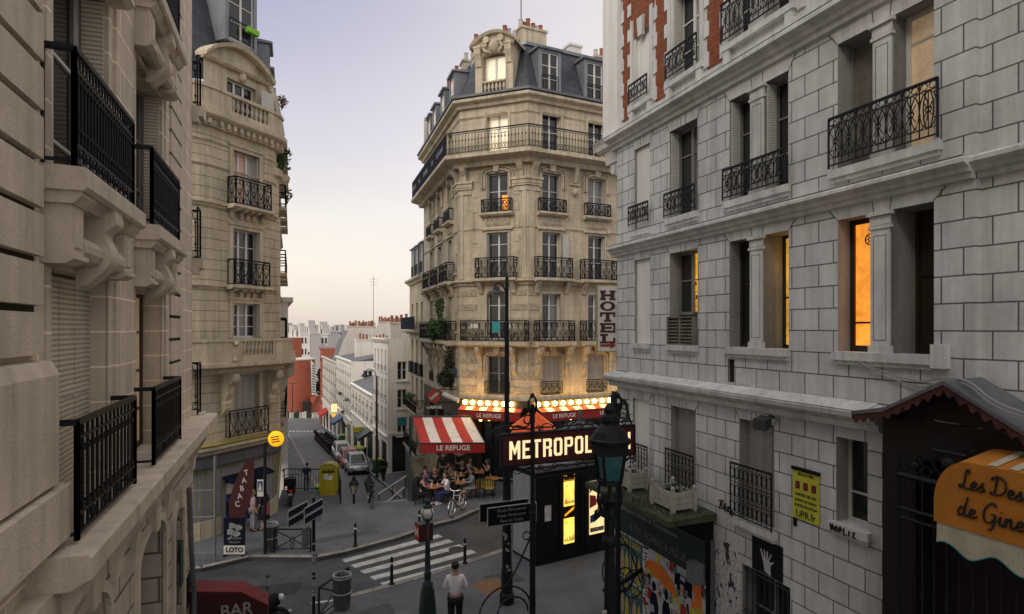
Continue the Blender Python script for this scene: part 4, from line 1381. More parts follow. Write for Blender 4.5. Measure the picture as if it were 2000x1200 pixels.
# drainpipe, blue plate, vertical sign on the ground floor
m = MB()
m.tube([Lf.pt(11.85, .1, 4.6), Lf.pt(11.9, .13, 3.4), Lf.pt(12.15, .14, 2.6), Lf.pt(12.2, .14, .0)], .045, 8)
m.build('drainpipe', 'zincd', LB)
m = MB()
m.box(Lf, 11.35, 11.75, .025, .045, 3.0, 3.75)
tag(m.build('wall_plaque', 'street_blue'), 'dark blue plaque on the ground floor of the left limestone building', 'plaque')
m = MB()
scribble([[(0, 1.6), (.1, 0), (.5, 1.5), (.5, 0)], [(.8, 1.4), (.7, .3), (1.0, .1), (1.1, 1.4)], [(1.3, 0), (1.4, 1.5), (1.8, 1.0), (1.4, .7), (1.9, -.2)], [(.2, .5), (1.6, .9)]], 12.55, 2.3, .42, Lf, .03, m, .013)
m.build('graffiti', 'textblack', LB)
# bar awning at the foot of the building
BA = thing('bar_awning', 'dark red box awning lettered BAR at the foot of the left building', 'awning', tuple(Lf.pt(12, .05, 0)))
A = lambda s, p, z: Lf.pt(s, p, z)
s_a, s_b = 12.2, 12.75
m = MB()
TOP = [(.05, 2.56), (.95, 2.42), (1.42, 2.1)]
for (p0, z0), (p1, z1) in zip(TOP, TOP[1:]):
    m.extr([A(s_a, p0, z0), A(s_b, p0, z0), A(s_b, p1, z1), A(s_a, p1, z1)], [A(s_a, p0, z0 + .02), A(s_b, p0, z0 + .02), A(s_b, p1, z1 + .02), A(s_a, p1, z1 + .02)])
m.build('top', 'bartop', BA)
m = MB()
m.extr([A(s_a, p, z) for p, z in TOP + [(1.42, 1.3), (.05, 1.3)]], [A(s_a + .03, p, z) for p, z in TOP + [(1.42, 1.3), (.05, 1.3)]])
m.extr([A(s_a + .03, 1.39, 2.1), A(s_b, 1.39, 2.1), A(s_b, 1.39, 1.3), A(s_a + .03, 1.39, 1.3)], [A(s_a + .03, 1.42, 2.1), A(s_b, 1.42, 2.1), A(s_b, 1.42, 1.3), A(s_a + .03, 1.42, 1.3)])
sk = m.build('skirt', 'darkred', BA)
dn = -Lf.d
text('lettering', 'BAR', .33, orient(A(s_a - .004, .86, 2.1), dn), 'textdim', sk, .003, .95, bold=.004)
text('lettering', 'TABAC', .33, orient(A(s_a - .004, .86, 1.78), dn), 'textdim', sk, .003, .9, bold=.004)
# scooter mirrors peeking out beside the awning: a parked scooter on the road edge is built with the vehicles
# ================================================================ CORNER BUILDING WITH THE TABAC (left middle)
BBL = [(-16.5, 19.6), (-12.1, 21.55), (-11.7, 21.45), (-11.35, 21.52), (-11.05, 21.75), (-10.82, 22.1), (-10.69, 22.5), (-9.73, 24.6), (-9.66, 24.95), (-9.72, 25.35), (-12.93, 34.3)]
BB = thing('corner_building', 'cream stone corner building with curved pediment standing above the tobacco shop', 'building', (-10.69, 22.5, 0))
BCf = F((-10.69, 22.5), (.4167, .909))
BSf = F((-9.72, 25.35), (-.3373, .9413))
CHL = (Vector((-9.73, 24.6)) - Vector((-10.69, 22.5))).length
wc = CHL / 2 + .02
wa, wb = wc - .62, wc + .62
BLV = [(3.55, 5.75), (7.15, 8.45), (9.15, 11.25), (12.15, 14.2)]
mb = MB()
for (ax, ay), (bx, by) in zip(BBL, BBL[1:]):
    fr = F((ax, ay), (bx - ax, by - ay))
    L = math.hypot(bx - ax, by - ay)
    o = []
    if abs(L - CHL) < .01:
        o = [(wa, wb, z, w) for z, w in BLV]
    if L > 9:
        o = [(s, s + 1.1, z, w, .25) for s in (1.2, 3.9, 6.6) for z, w in ((3.7, 5.7), (7.0, 9.0), (9.9, 11.9), (12.7, 14.5))]
    mb.wall(fr, 0, L, 3.1, 15.1, o, 0, .28)
mb.build('wall', 'lime_b', BB)
mb = MB()
mb.box(BCf, .15, CHL - .1, -.75, -.6, .2, 17)
mb.box(BSf, .2, 9, -.75, -.6, .2, 14)
mb.build('interior', 'room', BB)
def poly_off(line, d):
    P = [Vector(p) for p in line]
    T = [(b - a).normalized() for a, b in zip(P, P[1:])]
    N_ = [Vector((t.y, -t.x)) for t in T]
    out = []
    for k, p in enumerate(P):
        o = N_[0] if k == 0 else N_[-1] if k == len(P) - 1 else None
        if o is None:
            m_ = (N_[k - 1] + N_[k]).normalized()
            o = m_ / max(.35, m_.dot(N_[k]))
        out.append((p.x + o.x * d, p.y + o.y * d))
    return out
def band(line, z0, z1, proj, mat, parent, name='string_course', p=0):
    h = z1 - z0
    m = MB()
    m.sweep(line, [(p - .05, z0), (p + proj * .35, z0), (p + proj * .45, z0 + h * .35), (p + proj * .85, z0 + h * .5), (p + proj, z0 + h * .6), (p + proj, z0 + h * .9), (p - .05, z1)])
    return m.build(name, mat, parent)
band(BBL, 14.75, 15.35, .42, 'lime_bt', BB, 'cornice')
band(BBL, 14.2, 14.3, .06, 'lime_bt', BB)
band(BBL, 13.35, 13.42, .05, 'lime_bt', BB)
band(BBL, 8.95, 9.08, .1, 'lime_bt', BB)
band(BBL, 11.9, 12.08, .14, 'lime_bt', BB)
band(BBL, 5.85, 6.3, .75, 'lime_bt', BB, 'balcony_floor')
band(BBL, 2.95, 3.3, .3, 'lime_bt', BB, 'shop_cornice')
m = MB()     # modillions under the cornice
for (ax, ay), (bx, by) in zip(BBL[1:-1], BBL[2:]):
    fr = F((ax, ay), (bx - ax, by - ay))
    L = math.hypot(bx - ax, by - ay)
    n = max(1, int(L / .27))
    for k in range(n):
        c = L * (k + .5) / n
        m.box(fr, c - .06, c + .06, -.02, .3, 14.8, 14.98)
m.build('modillion', 'lime_bt', BB)
# stone parapet of the long balcony with balusters below the middle window
m = MB()
PB = poly_off(BBL, .6)
m.sweep(PB[:-1], [(-.12, 7.02), (.06, 7.02), (.06, 7.12), (-.12, 7.12)])
m.sweep(PB[:-1], [(-.1, 6.25), (.03, 6.25), (.03, 6.5), (-.1, 6.5)])
for (ax, ay), (bx, by) in zip(PB[:-2], PB[1:-1]):
    fr = F((ax, ay), (bx - ax, by - ay))
    L = math.hypot(bx - ax, by - ay)
    if L < 2 or L > 3.4:
        m.box(fr, 0, L, -.1, .02, 6.5, 7.02)
    else:
        m.box(fr, 0, L / 2 - .72, -.1, .02, 6.5, 7.02).box(fr, L / 2 + .72, L, -.1, .02, 6.5, 7.02)
        for k in range(8):
            s = L / 2 - .63 + k * .18
            m.lathe([(.05, 0), (.03, .08), (.07, .22), (.035, .42), (.055, .52)], fr.pt(s, -.04, 6.5), 8)
m.build('balustrade', 'lime_bt', BB)
m = MB()     # rosettes
fr = F(PB[6], Vector(PB[7]) - Vector(PB[6]))
for s, z in ((.1, 6.95), (.05, 6.35)):
    m.ball(fr.pt(s, .05, z), .12, 8, 6, .8)
m.build('rosette', 'lime_bt', BB)
m = MB()     # big consoles below the balcony
for fr, ss in ((BCf, (.12, CHL - .1)), (BSf, (.4, 3.2, 6.0))):
    for s in ss:
        P = smooth_pts([(.72, 5.85), (.7, 5.6), (.45, 5.4), (.4, 5.1), (.22, 4.85), (.3, 4.6), (.08, 4.3)], 4)
        m.mould(fr, s - .13, s + .13, [(-.02, 5.85)] + P + [(-.02, 4.3)])
        m.tube([fr.pt(s - .16, .55, 5.66), fr.pt(s + .16, .55, 5.66)], .17, 10)
        m.tube([fr.pt(s - .15, .2, 4.75), fr.pt(s + .15, .2, 4.75)], .12, 10)
m.build('console', 'lime_bt', BB)
# window surrounds, sills and balconets of the chamfer
m = MB()
for z, w in BLV:
    m.box(BCf, wa - .16, wa, -.02, .05, z, w + .14).box(BCf, wb, wb + .16, -.02, .05, z, w + .14).box(BCf, wa, wb, -.02, .05, w, w + .14)
    m.box(BCf, wa - .2, wb + .2, -.02, .1, w + .14, w + .22)
m.build('window_surround', 'lime_bt', BB)
for z, proj in ((9.12, .42), (12.1, .5)):
    m = MB()
    m.mould(BCf, wa - .35, wb + .35, [(-.02, z - .16), (proj * .7, z - .16), (proj, z - .1), (proj, z), (-.02, z + .01)])
    for s in (wa - .1, wc - .3, wc, wc + .3, wb + .1):
        m.mould(BCf, s - .07, s + .07, [(-.02, z - .5), (.08, z - .48), (.14, z - .36), (.12, z - .28), (proj * .8, z - .2), (proj * .8, z - .16), (-.02, z - .16)])
    bl = m.build('balcony', 'lime_bt', BB)
    railing(BCf, wa - .22, wb + .22, proj - .08, z, 1.02 if z > 12 else .95, 'scroll', bl, 0, .017)
railing(BCf, wa - .3, wb + .3, .2, 3.45, 1.0, 'scroll', BB, 0, .013)
mkB = lambda z, w, **k: window(BCf, wa, wb, z, w, -.22, BB, **k)
mkB(*BLV[0], pane='shutter_l', frame='gframe', sh='closed', shmat='shutter_g')
mkB(*BLV[1], mull=2, pane=('glass', 'glass2', 'glass'), sh='reveal', shmat='shutter', reveal=.2)
mkB(*BLV[2], mull=2, sh='reveal', reveal=.2, bars=(.7,))
mkB(*BLV[3], mull=2, pane=('curtain_pink', 'curtain_pink', 'curtain'), bars=(.55,), sh='reveal', reveal=.2)
for s in (1.2, 3.9, 6.6):
    for z, w in ((3.7, 5.7), (7.0, 9.0), (9.9, 11.9), (12.7, 14.5)):
        window(BSf, s, s + 1.1, z, w, -.2, BB)
        m = MB()
        m.box(BSf, s - .3, s + 1.4, -.02, .4, z - .14, z)
        bl = m.build('balcony', 'lime_bt', BB)
        railing(BSf, s - .22, s + 1.32, .34, z, .95, 'scroll', bl, 0, .017)
# round pilaster at the far edge of the chamfer and boxed cornice bulge
m = MB()
m.lathe([(.42, 3.3), (.42, 12.0), (.36, 12.1), (.36, 13.6), (.5, 13.75), (.5, 14.0), (.36, 14.1)], (-9.98, 25.3, 0), 16)
m.build('round_pilaster', 'lime_b', BB)
m = MB()
m.lathe([(.3, 13.3), (.62, 13.55), (.85, 13.9), (.9, 14.1), (.4, 14.16)], (-10.55, 26.6, 0), 14)
m.build('oriel_cap', 'lime_bt', BB)
# attic storey with segmental pediment
PA = poly_off(BBL, .2)
m = MB()     # balustrade in front of the attic
m.sweep(PA[:-1], [(-.1, 15.35), (.08, 15.35), (.08, 15.5), (-.1, 15.5)])
m.sweep(PA[:-1], [(-.12, 16.05), (.1, 16.05), (.1, 16.17), (-.12, 16.17)])
for (ax, ay), (bx, by) in zip(PA[1:-2], PA[2:-1]):
    fr = F((ax, ay), (bx - ax, by - ay))
    L = math.hypot(bx - ax, by - ay)
    if L < 1.2:
        m.box(fr, 0, L, -.1, .05, 15.5, 16.05)
    else:
        m.box(fr, 0, .3, -.1, .06, 15.5, 16.05).box(fr, L - .3, L, -.1, .06, 15.5, 16.05)
        n = int((L - .6) / .2)
        for k in range(n):
            m.lathe([(.05, 0), (.03, .08), (.075, .24), (.035, .45), (.055, .55)], fr.pt(.3 + (L - .6) * (k + .5) / n, -.02, 15.5), 8)
m.build('balustrade', 'lime_bt', BB)
AZ = 17.35
m = MB()
m.wall(BCf, -.5, CHL + .15, 15.2, AZ, [(wa - .05, wb + .1, 15.75, 16.95)], -.25, .25)
seg = [(-.62 + (CHL + .9) * k / 14, AZ + .78 * math.sin(PI * k / 14) ** .8) for k in range(15)]
m.prism(BCf, [(-.5, AZ - .02), (CHL + .15, AZ - .02)] + seg[::-1][1:-1], -.5, -.25)
m.build('attic_wall', 'lime_bt', BB)
m = MB()
for (a, z), (b, w) in zip(seg, seg[1:]):
    m.extr([BCf.pt(a, -.6, z), BCf.pt(a, .05, z - .04), BCf.pt(a, .1, z + .1), BCf.pt(a, -.6, z + .16)], [BCf.pt(b, -.6, w), BCf.pt(b, .05, w - .04), BCf.pt(b, .1, w + .1), BCf.pt(b, -.6, w + .16)])
m.mould(BCf, -.6, CHL + .28, [(-.26, AZ - .1), (-.1, AZ - .08), (-.02, AZ), (-.26, AZ + .06)])
m.ball(BCf.pt(wc, -.2, 17.15), .16, 8, 6, 1.2)
# swept scroll running down to the right of the gable
sc = smooth_pts([(CHL + .3, AZ), (CHL + .55, 16.9), (CHL + .75, 16.3), (CHL + .95, 15.5)], 4)
for (a, z), (b, w) in zip(sc, sc[1:]):
    m.extr([BCf.pt(a - .25, -.5, z), BCf.pt(a, -.5, z), BCf.pt(a, -.1, z), BCf.pt(a - .25, -.1, z)], [BCf.pt(b - .25, -.5, w), BCf.pt(b, -.5, w), BCf.pt(b, -.1, w), BCf.pt(b - .25, -.1, w)])
m.build('pediment', 'lime_bt', BB)
window(BCf, wa - .05, wb + .1, 15.75, 16.95, -.45, BB, mull=2, bars=(.5,), sh='open')
m = MB()
m.face([BCf.pt(wa - .05, -.5, 15.75), BCf.pt(wb + .1, -.5, 15.75), BCf.pt(wb + .1, -.5, 16.95), BCf.pt(wa - .05, -.5, 16.95)])
m.build('interior', 'room', BB)
# mansard
def mansard(line, z0, z1, d0, d1, mat, parent, top='zinc', back=None):
    A_, B_ = poly_off(line, -d0), poly_off(line, -d1)
    m = MB()
    for k in range(len(line) - 1):
        m.face([Vector((*A_[k], z0)), Vector((*A_[k + 1], z0)), Vector((*B_[k + 1], z1)), Vector((*B_[k], z1))])
    r = m.build('roof', mat, parent)
    m = MB()
    m.sweep(B_, [(-.1, z1 - .06), (.1, z1 - .06), (.1, z1 + .1), (-.1, z1 + .12)])
    m.sheet(B_ + (back or []), z1 + .05)
    m.build('roof_cap', top, r)
    return r
mansard([BBL[0], BBL[1], BBL[3], BBL[6], BBL[7], BBL[9], BBL[10]], 17.2, 21.0, .35, 1.5, 'slate', BB, back=[(-19, 33)])
m = MB()
for (ax, ay), (bx, by) in ((BBL[9], BBL[10]), (BBL[0], BBL[1])):
    fr = F((ax, ay), (bx - ax, by - ay))
    m.wall(fr, 0, math.hypot(bx - ax, by - ay), 15.2, 17.25, (), -.3)
m.build('attic_side_wall', 'lime_bt', BB)
def dormer(fr, a, b, z, w, p0, depth, parent, mat='zinc', pane='glass', rail=True, name='dormer', roofh=.12):
    m = MB()
    for e0, e1 in ((a - .16, a), (b, b + .16)):
        m.box(fr, e0, e1, p0 - depth, p0, z - .1, w + .12)
    m.box(fr, a, b, p0 - depth, p0, w, w + .12)
    m.box(fr, a, b, p0 - depth, p0 - .02, z - .1, z)
    m.mould(fr, a - .26, b + .26, [(p0 - depth, w + .12), (p0 + .12, w + .12), (p0 + .14, w + .2), (p0 - depth, w + .2 + roofh)])
    d = m.build(name, mat, parent)
    window(fr, a, b, z, w, p0 - .06, d, pane=pane) if False else None
    wd = window(fr, a, b, z, w, p0 - .06, parent, pane=pane)
    if rail:
        railing(fr, a + .02, b - .02, p0 + .03, z + .02, .75, 'plain', d, 0, .012, sides=False)
        m = MB()
        for k in range(1, 8):
            s = a + (b - a) * k / 8
            m.tube([fr.pt(s, p0 + .03, z + .05), fr.pt(s, p0 + .03, z + .77)], .009, 4)
        m.build('railing_bars', 'iron', d)
    return d
d = dormer(BCf, wc - .62, wc + .55, 18.45, 20.6, -.2, 1.6, BB)
m = MB()
m.box(BCf, wc + .1, wc + .62, -.15, .04, 18.95, 19.15)
m.build('window_box', M('lime plastic box', (.2, .5, .03), .5), d)
for s in (.9, 3.6, 6.2):
    dormer(BSf, s, s + .9, 17.6, 19.4, -.3, 1.2, BB, rail=False)
# plants on the roof terrace
def plant(name, label, cat, c, r3, n, size, mat='leaf', group=None, flower=0, pot=None):
    t = thing(name, label, cat, (c[0], c[1], c[2] - r3[2]), 0, group)
    leaves(c, r3, n, size, RNG).build('foliage', mat, t)
    m = MB()
    for k in range(5):
        m.tube([(c[0], c[1], c[2] - r3[2] * 1.05), (c[0] + RNG.uniform(-.6, .6) * r3[0], c[1] + RNG.uniform(-.6, .6) * r3[1], c[2] + RNG.uniform(0, .7) * r3[2])], .012, 4)
    m.build('stem', 'bark', t)
    if flower:
        leaves(c, r3, flower, size * .8, RNG).build('blossom', 'flower', t)
    if pot:
        m = MB()
        m.lathe([(.11 * pot, 0), (.15 * pot, .26 * pot), (.16 * pot, .3 * pot)], (c[0], c[1], c[2] - r3[2] - .02), 10)
        m.build('pot', 'terra', t)
    return t
q = BSf.pt(.6, .15, 15.0)
plant('terrace_plant', 'bushy green plant hanging over the roof edge of the cream corner building', 'plant', (q.x, q.y, 14.75), (.5, .5, .8), 420, .09)
q = BSf.pt(.2, .2, 16.9)
plant('terrace_plant', 'red flowering plant above the balustrade of the cream corner building', 'plant', (q.x, q.y, 16.95), (.28, .28, .35), 120, .06, flower=70)
q = BSf.pt(2.2, .4, 13.8)
plant('terrace_plant', 'sparse green plant below the roof edge of the cream corner building', 'plant', (q.x, q.y, 13.5), (.3, .3, .4), 110, .07)
# ground-floor shopfront of the tobacconist
m = MB()
for (ax, ay), (bx, by) in zip(BBL[1:-1], BBL[2:]):
    fr = F((ax, ay), (bx - ax, by - ay))
    L = math.hypot(bx - ax, by - ay)
    m.wall(fr, 0, L, 0, 3.1, [(.25, 2.0, .0, 2.0)] if abs(L - CHL) < .01 else (), 0, .35)
m.build('shopfront', 'shopgrey', BB)
m = MB()
m.sweep(BBL[1:-1], [(-.02, 2.45), (.16, 2.45), (.2, 2.55), (.2, 2.9), (.28, 2.97), (-.02, 2.98)])
m.build('shop_fascia', 'shopdark', BB)
m = MB()
for (ax, ay), (bx, by) in zip(BBL[1:-1], BBL[2:]):
    fr = F((ax, ay), (bx - ax, by - ay))
    L = math.hypot(bx - ax, by - ay)
    k = .05
    while k < L - .03:
        if not (abs(L - CHL) < .01 and .18 < k < 2.05):
            m.box(fr, k, k + .02, .005, .02, .65, 2.35)
        k += .19
m.sweep(BBL[1:-1], [(.0, 2.36), (.03, 2.36), (.03, 2.44), (.0, 2.44)])
m.sweep(BBL[1:-1], [(.0, 3.31), (.32, 3.31), (.32, 3.345), (.0, 3.345)])
m.build('yellow_stripes', 'yellow_s', BB)
m = MB()
for (ax, ay), (bx, by) in zip(BBL[1:-1], BBL[2:]):
    fr = F((ax, ay), (bx - ax, by - ay))
    L = math.hypot(bx - ax, by - ay)
    if abs(L - CHL) > .01:
        m.box(fr, 0, L, .0, .06, .0, .62)
m.build('shop_plinth', 'lime_bt', BB)
m = MB()
m.box(BCf, .3, 1.95, -.34, -.3, .05, 1.95)
m.i = 1
for k in range(14):
    a, z = RNG.uniform(.3, 1.0), RNG.uniform(.2, 1.2)
    m.box(BCf, a, a + RNG.uniform(.1, .3), -.299, -.29 + RNG.uniform(0, .006), z, z + RNG.uniform(.1, .25))
m.box(BCf, .28, 1.2, -.05, .03, .1, .35)
m.i = 2
m.box(BCf, .28, 1.1, -.12, .0, 1.35, 1.75)
m.build('shop_window', ['glass', 'blue', 'signwhite'], BB)
m = MB()
m.extr([BCf.pt(.1, .02, 2.05), BCf.pt(.1, .5, 1.9), BCf.pt(.1, .5, 1.83), BCf.pt(.1, .02, 1.98)], [BCf.pt(2.1, .02, 2.05), BCf.pt(2.1, .5, 1.9), BCf.pt(2.1, .5, 1.83), BCf.pt(2.1, .02, 1.98)])
m.build('shop_canopy', 'navy', BB)

# ================================================================ CAFE CORNER BUILDING (centre)
Q1, Q2 = (-2.62, 30.8), (.757, 29.493)
CLd, CRd = Vector((-.309, .951)), Vector((.8937, .4487))
Q0 = (Q1[0] + CLd.x * 10.4, Q1[1] + CLd.y * 10.4)
Q3 = (Q2[0] + CRd.x * 9.5, Q2[1] + CRd.y * 9.5)
CLINE = [Q0, Q1, Q2, Q3]
CB = thing('cafe_building', 'sunlit cream corner building with slate mansard roof above the cafe awnings', 'building', (Q1[0], Q1[1], 0))
CLf = F(Q0, Vector(Q1) - Vector(Q0))      # s measured from the far end
CCf = F(Q1, Vector(Q2) - Vector(Q1))
CRf = F(Q2, CRd)
LL = 10.4
LC = (Vector(Q2) - Vector(Q1)).length
CLV = [(4.25, 6.15), (6.95, 9.2), (9.95, 12.2), (13.2, 15.1), (16.1, 18.02)]
CENT = {'c': (CCf, LC, [2.05], .56), 'r': (CRf, 9.5, [1.3, 3.95, 6.6], .52), 'l': (CLf, LL, [LL - 2.15, LL - 4.9, LL - 7.5], .5)}
mb = MB()
for k, (fr, L, cs, hw) in CENT.items():
    o = [(c - hw, c + hw, z, w) for c in cs for z, w in CLV]
    if k == 'l':
        o += [(LL - .95, LL - .65, z + .4, z + 1.4, .2) for z, w in CLV[:4]]
    mb.wall(fr, 0, L, 3.9, 18.5, o, 0, .3)
mb.build('wall', 'lime_c', CB)
mb = MB()
for k, (fr, L, cs, hw) in CENT.items():
    mb.wall(fr, 0, L, 0, 3.95, [(c - .9, c + .9, .1, 2.9) for c in cs], -.02, .3)
mb.build('cafe_front', 'brownframe', CB)
mb = MB()
mb.face([Vector((*Q0, 0)), Vector((5, 44, 0)), Vector((5, 44, 21.5)), Vector((*Q0, 21.5))])
mb.face([Vector((*Q3, 0)), Vector((5, 44, 0)), Vector((5, 44, 21.5)), Vector((*Q3, 21.5))])
mb.build('party_wall', 'rend3', CB)
mb = MB()
for k, (fr, L, cs, hw) in CENT.items():
    mb.box(fr, .9, L - .9, -1.0, -.85, .2, 18.3)
mb.build('interior', 'room', CB)
band(CLINE, 9.62, 9.92, .28, 'lime_ct', CB)
band(CLINE, 6.55, 6.72, .12, 'lime_ct', CB)
band(CLINE, 12.35, 12.45, .06, 'lime_ct', CB)
band(CLINE, 18.42, 18.85, .4, 'lime_ct', CB, 'cornice')
band(CLINE, 17.9, 18.0, .06, 'lime_ct', CB)
band(CLINE, 15.45, 16.02, .85, 'lime_ct', CB, 'long_balcony_floor')
m = MB()
m.sweep(CLINE, [(.36, 18.86), (.46, 18.87), (.46, 18.98), (.40, 18.98), (.36, 18.9)])
m.sweep(CLINE, [(-.1, 18.84), (.36, 18.86), (.36, 18.89), (-.1, 18.95)])
m.build('gutter', 'zincd', CB)
# long balcony iron at the fifth floor
ob = poly_off(CLINE, .76)
for k in range(3):
    a, b = Vector(ob[k]), Vector(ob[k + 1])
    fr = F(a, b - a)
    m = MB()
    if k == 0:
        L0 = (b - a).length
        railing(fr, 0, L0, 0, 16.02, 1.05, 'knot', CB, 0, .016, sides=False)
        m.box(fr, .1, L0 - .1, .02, .04, 16.1, 16.95)
        bn = m.build('restaurant_banner', 'navy', CB)
        for j in range(5):
            s = .9 + j * 2.1
            text('lettering', ('LE REFUGE', 'BAR', 'BRASSERIE', 'CAFE', 'RESTAURANT')[j], .36, orient(fr.pt(s, .045, 16.52), fr.n), 'textdim', bn, .002, .8)
    else:
        railing(fr, 0, (b - a).length, 0, 16.02, 1.05, 'knot', CB, 0, .016, sides=False)
# vermiculated bands and quoins
m = MB()
for k, z in enumerate((4.35, 5.05, 5.75, 7.0, 7.7, 8.4, 9.1)):
    h = .3
    m.box(CCf, .06, .95, -.02, .03, z, z + h).box(CCf, LC - .85, LC - .05, -.02, .03, z, z + h)
    m.box(CRf, .05, .62, -.02, .03, z, z + h)
    m.box(CLf, LL - .5, LL - .05, -.02, .03, z, z + h)
m.build('carved_band', 'vermi', CB)
m = MB()
for k in range(13):
    z = 10.2 + k * .38
    for c in (.85, 3.05):
        if k % 2 == 0:
            m.box(CCf, c - .16, c + .16, -.02, .025, z, z + .35)
for c in (.12, LC - .16):
    m.box(CCf, c - .1, c + .1, -.02, .045, 9.95, 15.4)
m.box(CRf, .04, .35, -.02, .045, 9.95, 15.4)
m.box(CLf, LL - .35, LL - .04, -.02, .045, 9.95, 15.4)
m.build('quoin', 'lime_ct', CB)
m = MB()      # capitals
for fr, c, w_ in ((CCf, .3, .42), (CCf, LC - .32, .42), (CRf, .3, .42), (CLf, LL - .35, .42)):
    m.box(fr, c - w_, c + w_, -.02, .12, 14.4, 14.5).box(fr, c - w_ - .05, c + w_ + .05, -.02, .2, 14.68, 14.8).box(fr, c - w_, c + w_, -.02, .15, 14.5, 14.68).box(fr, c - w_ + .05, c + w_ - .05, -.02, .06, 14.15, 14.4)
    m.mould(fr, c - .14, c + .14, [(-.02, 14.8), (.15, 14.8), (.2, 15.05), (.4, 15.3), (.5, 15.46), (-.02, 15.46)])
m.build('capital', 'lime_ct', CB)
def arch(fr, c, hw, z, rise, t, p, parent, name='arch_moulding', mat='lime_ct', legs=.6):
    P = [(c - hw - t, z - legs)] + [(c - (hw + t) * math.cos(PI * k / 12), z + (rise + t) * math.sin(PI * k / 12) ** .6) for k in range(13)] + [(c + hw + t, z - legs)]
    m = MB()
    m.tube([fr.pt(a, p, w) for a, w in P], t * .75, 6)
    P2 = [(c - hw - t * 2.6, z - legs)] + [(c - (hw + t * 2.6) * math.cos(PI * k / 12), z + (rise + t * 2.6) * math.sin(PI * k / 12) ** .6) for k in range(13)] + [(c + hw + t * 2.6, z - legs)]
    m.tube([fr.pt(a, p - .02, w) for a, w in P2], t * .5, 6)
    m.prism(fr, [(c - .12, z + rise - .02), (c + .12, z + rise - .02), (c + .2, z + rise + .42), (c - .2, z + rise + .42)], -.02, .22)
    m.build(name, mat, parent)
first = True
for k, (fr, L, cs, hw) in CENT.items():
    for c in cs:
        far = fr is CLf
        # surrounds and sills
        m = MB()
        for (z, w), i in zip(CLV, range(5)):
            if i == 0: continue
            m.box(fr, c - hw - .13, c - hw, -.02, .05, z, w + .1).box(fr, c + hw, c + hw + .13, -.02, .05, z, w + .1).box(fr, c - hw, c + hw, -.02, .05, w, w + .1)
        m.box(fr, c - hw - .25, c + hw + .25, -.02, .14, 12.32, 12.4)
        m.box(fr, c - hw - .1, c + hw + .1, -.02, .045, 12.55, 12.95)
        m.build('window_surround', 'lime_ct', CB)
        m = MB()
        m.box(fr, c - hw - .05, c + hw + .05, .045, .07, 12.6, 12.9)
        m.build('carved_panel', 'vermi', CB)
        arch(fr, c, hw + .02, 14.95, .22, .09, .08, CB)
        arch(fr, c, hw + .05, 6.0, .28, .07, .06, CB, legs=.9)
        # fourth-floor sill and guard
        m = MB()
        m.mould(fr, c - hw - .3, c + hw + .3, [(-.02, 12.95), (.2, 12.98), (.3, 13.06), (.3, 13.16), (-.02, 13.18)])
        bl = m.build('balcony', 'lime_ct', CB)
        railing(fr, c - hw - .2, c + hw + .2, .24, 13.17, .62, 'scroll', bl, 0, .019)
        # third floor
        m = MB()
        m.mould(fr, c - hw - .55, c + hw + .55, [(-.02, 9.74), (.4, 9.76), (.5, 9.82), (.5, 9.94), (-.02, 9.95)])
        for e in (c - hw - .3, c + hw + .3):
            m.mould(fr, e - .11, e + .11, [(-.02, 9.2), (.1, 9.22), (.16, 9.4), (.3, 9.6), (.42, 9.75), (-.02, 9.75)])
        bl = m.build('balcony', 'lime_ct', CB)
        railing(fr, c - hw - .45, c + hw + .45, .42, 9.95, .98, 'scroll', bl, 0, .018)
        # second floor
        if k == 'c': e0, e1 = .3, LC + .05
        elif k == 'l': e0, e1 = c - 1.3, c + 1.3
        else: e0, e1 = c - hw - .45, c + hw + .5
        m = MB()
        m.mould(fr, e0 - .08, e1 + .08, [(-.02, 6.6), (.5, 6.62), (.62, 6.7), (.62, 6.86), (-.02, 6.88)])
        for e in (max(e0 + .15, c - hw - .32), min(e1 - .2, c + hw + .32)):
            P = smooth_pts([(.58, 6.62), (.55, 6.4), (.32, 6.25), (.26, 6.0), (.12, 5.8), (.18, 5.55), (.03, 5.2)], 3)
            m.mould(fr, e - .11, e + .11, [(-.02, 6.62)] + P + [(-.02, 5.2)])
            m.tube([fr.pt(e - .13, .42, 6.45), fr.pt(e + .13, .42, 6.45)], .14, 8)
        bl = m.build('balcony', 'lime_ct', CB)
        railing(fr, e0, e1, .54, 6.87, 1.0, 'scroll', bl, 0, .019)
        # first floor guard
        railing(fr, c - hw - .1, c + hw + .1, .06, 4.3, .62, 'scroll', CB, 0, .012, sides=False)
        # windows
        for i, (z, w) in enumerate(CLV):
            kw = dict(pane='glass', bars=(.4, .75) if i in (1, 2) else (.55,))
            if i == 0: kw.update(sh='closed' if k != 'c' else 'reveal', shmat='shutter_g', frame='gframe', reveal=.2)
            if i == 2: kw.update(sh='open' if (k == 'r' and c < 2) else 'reveal', reveal=.2)
            if i == 3: kw.update(pane='glass2' if k == 'r' and c > 2 else 'glass', sh='reveal', reveal=.2)
            if i == 4: kw.update(pane='sky_painted_pane' if k == 'c' else 'glass')
            if i == 1 and k == 'r': kw.update(pane=('glass', 'glass2'))
            window(fr, c - hw, c + hw, z, w, -.22, CB, **kw)
# open window with a lit lamp room behind (chamfer, fourth floor)
m = MB()
m.box(CCf, 2.2, 2.52, -.235, -.228, 13.3, 14.05)
m.build('lit_room', 'lit', CB)
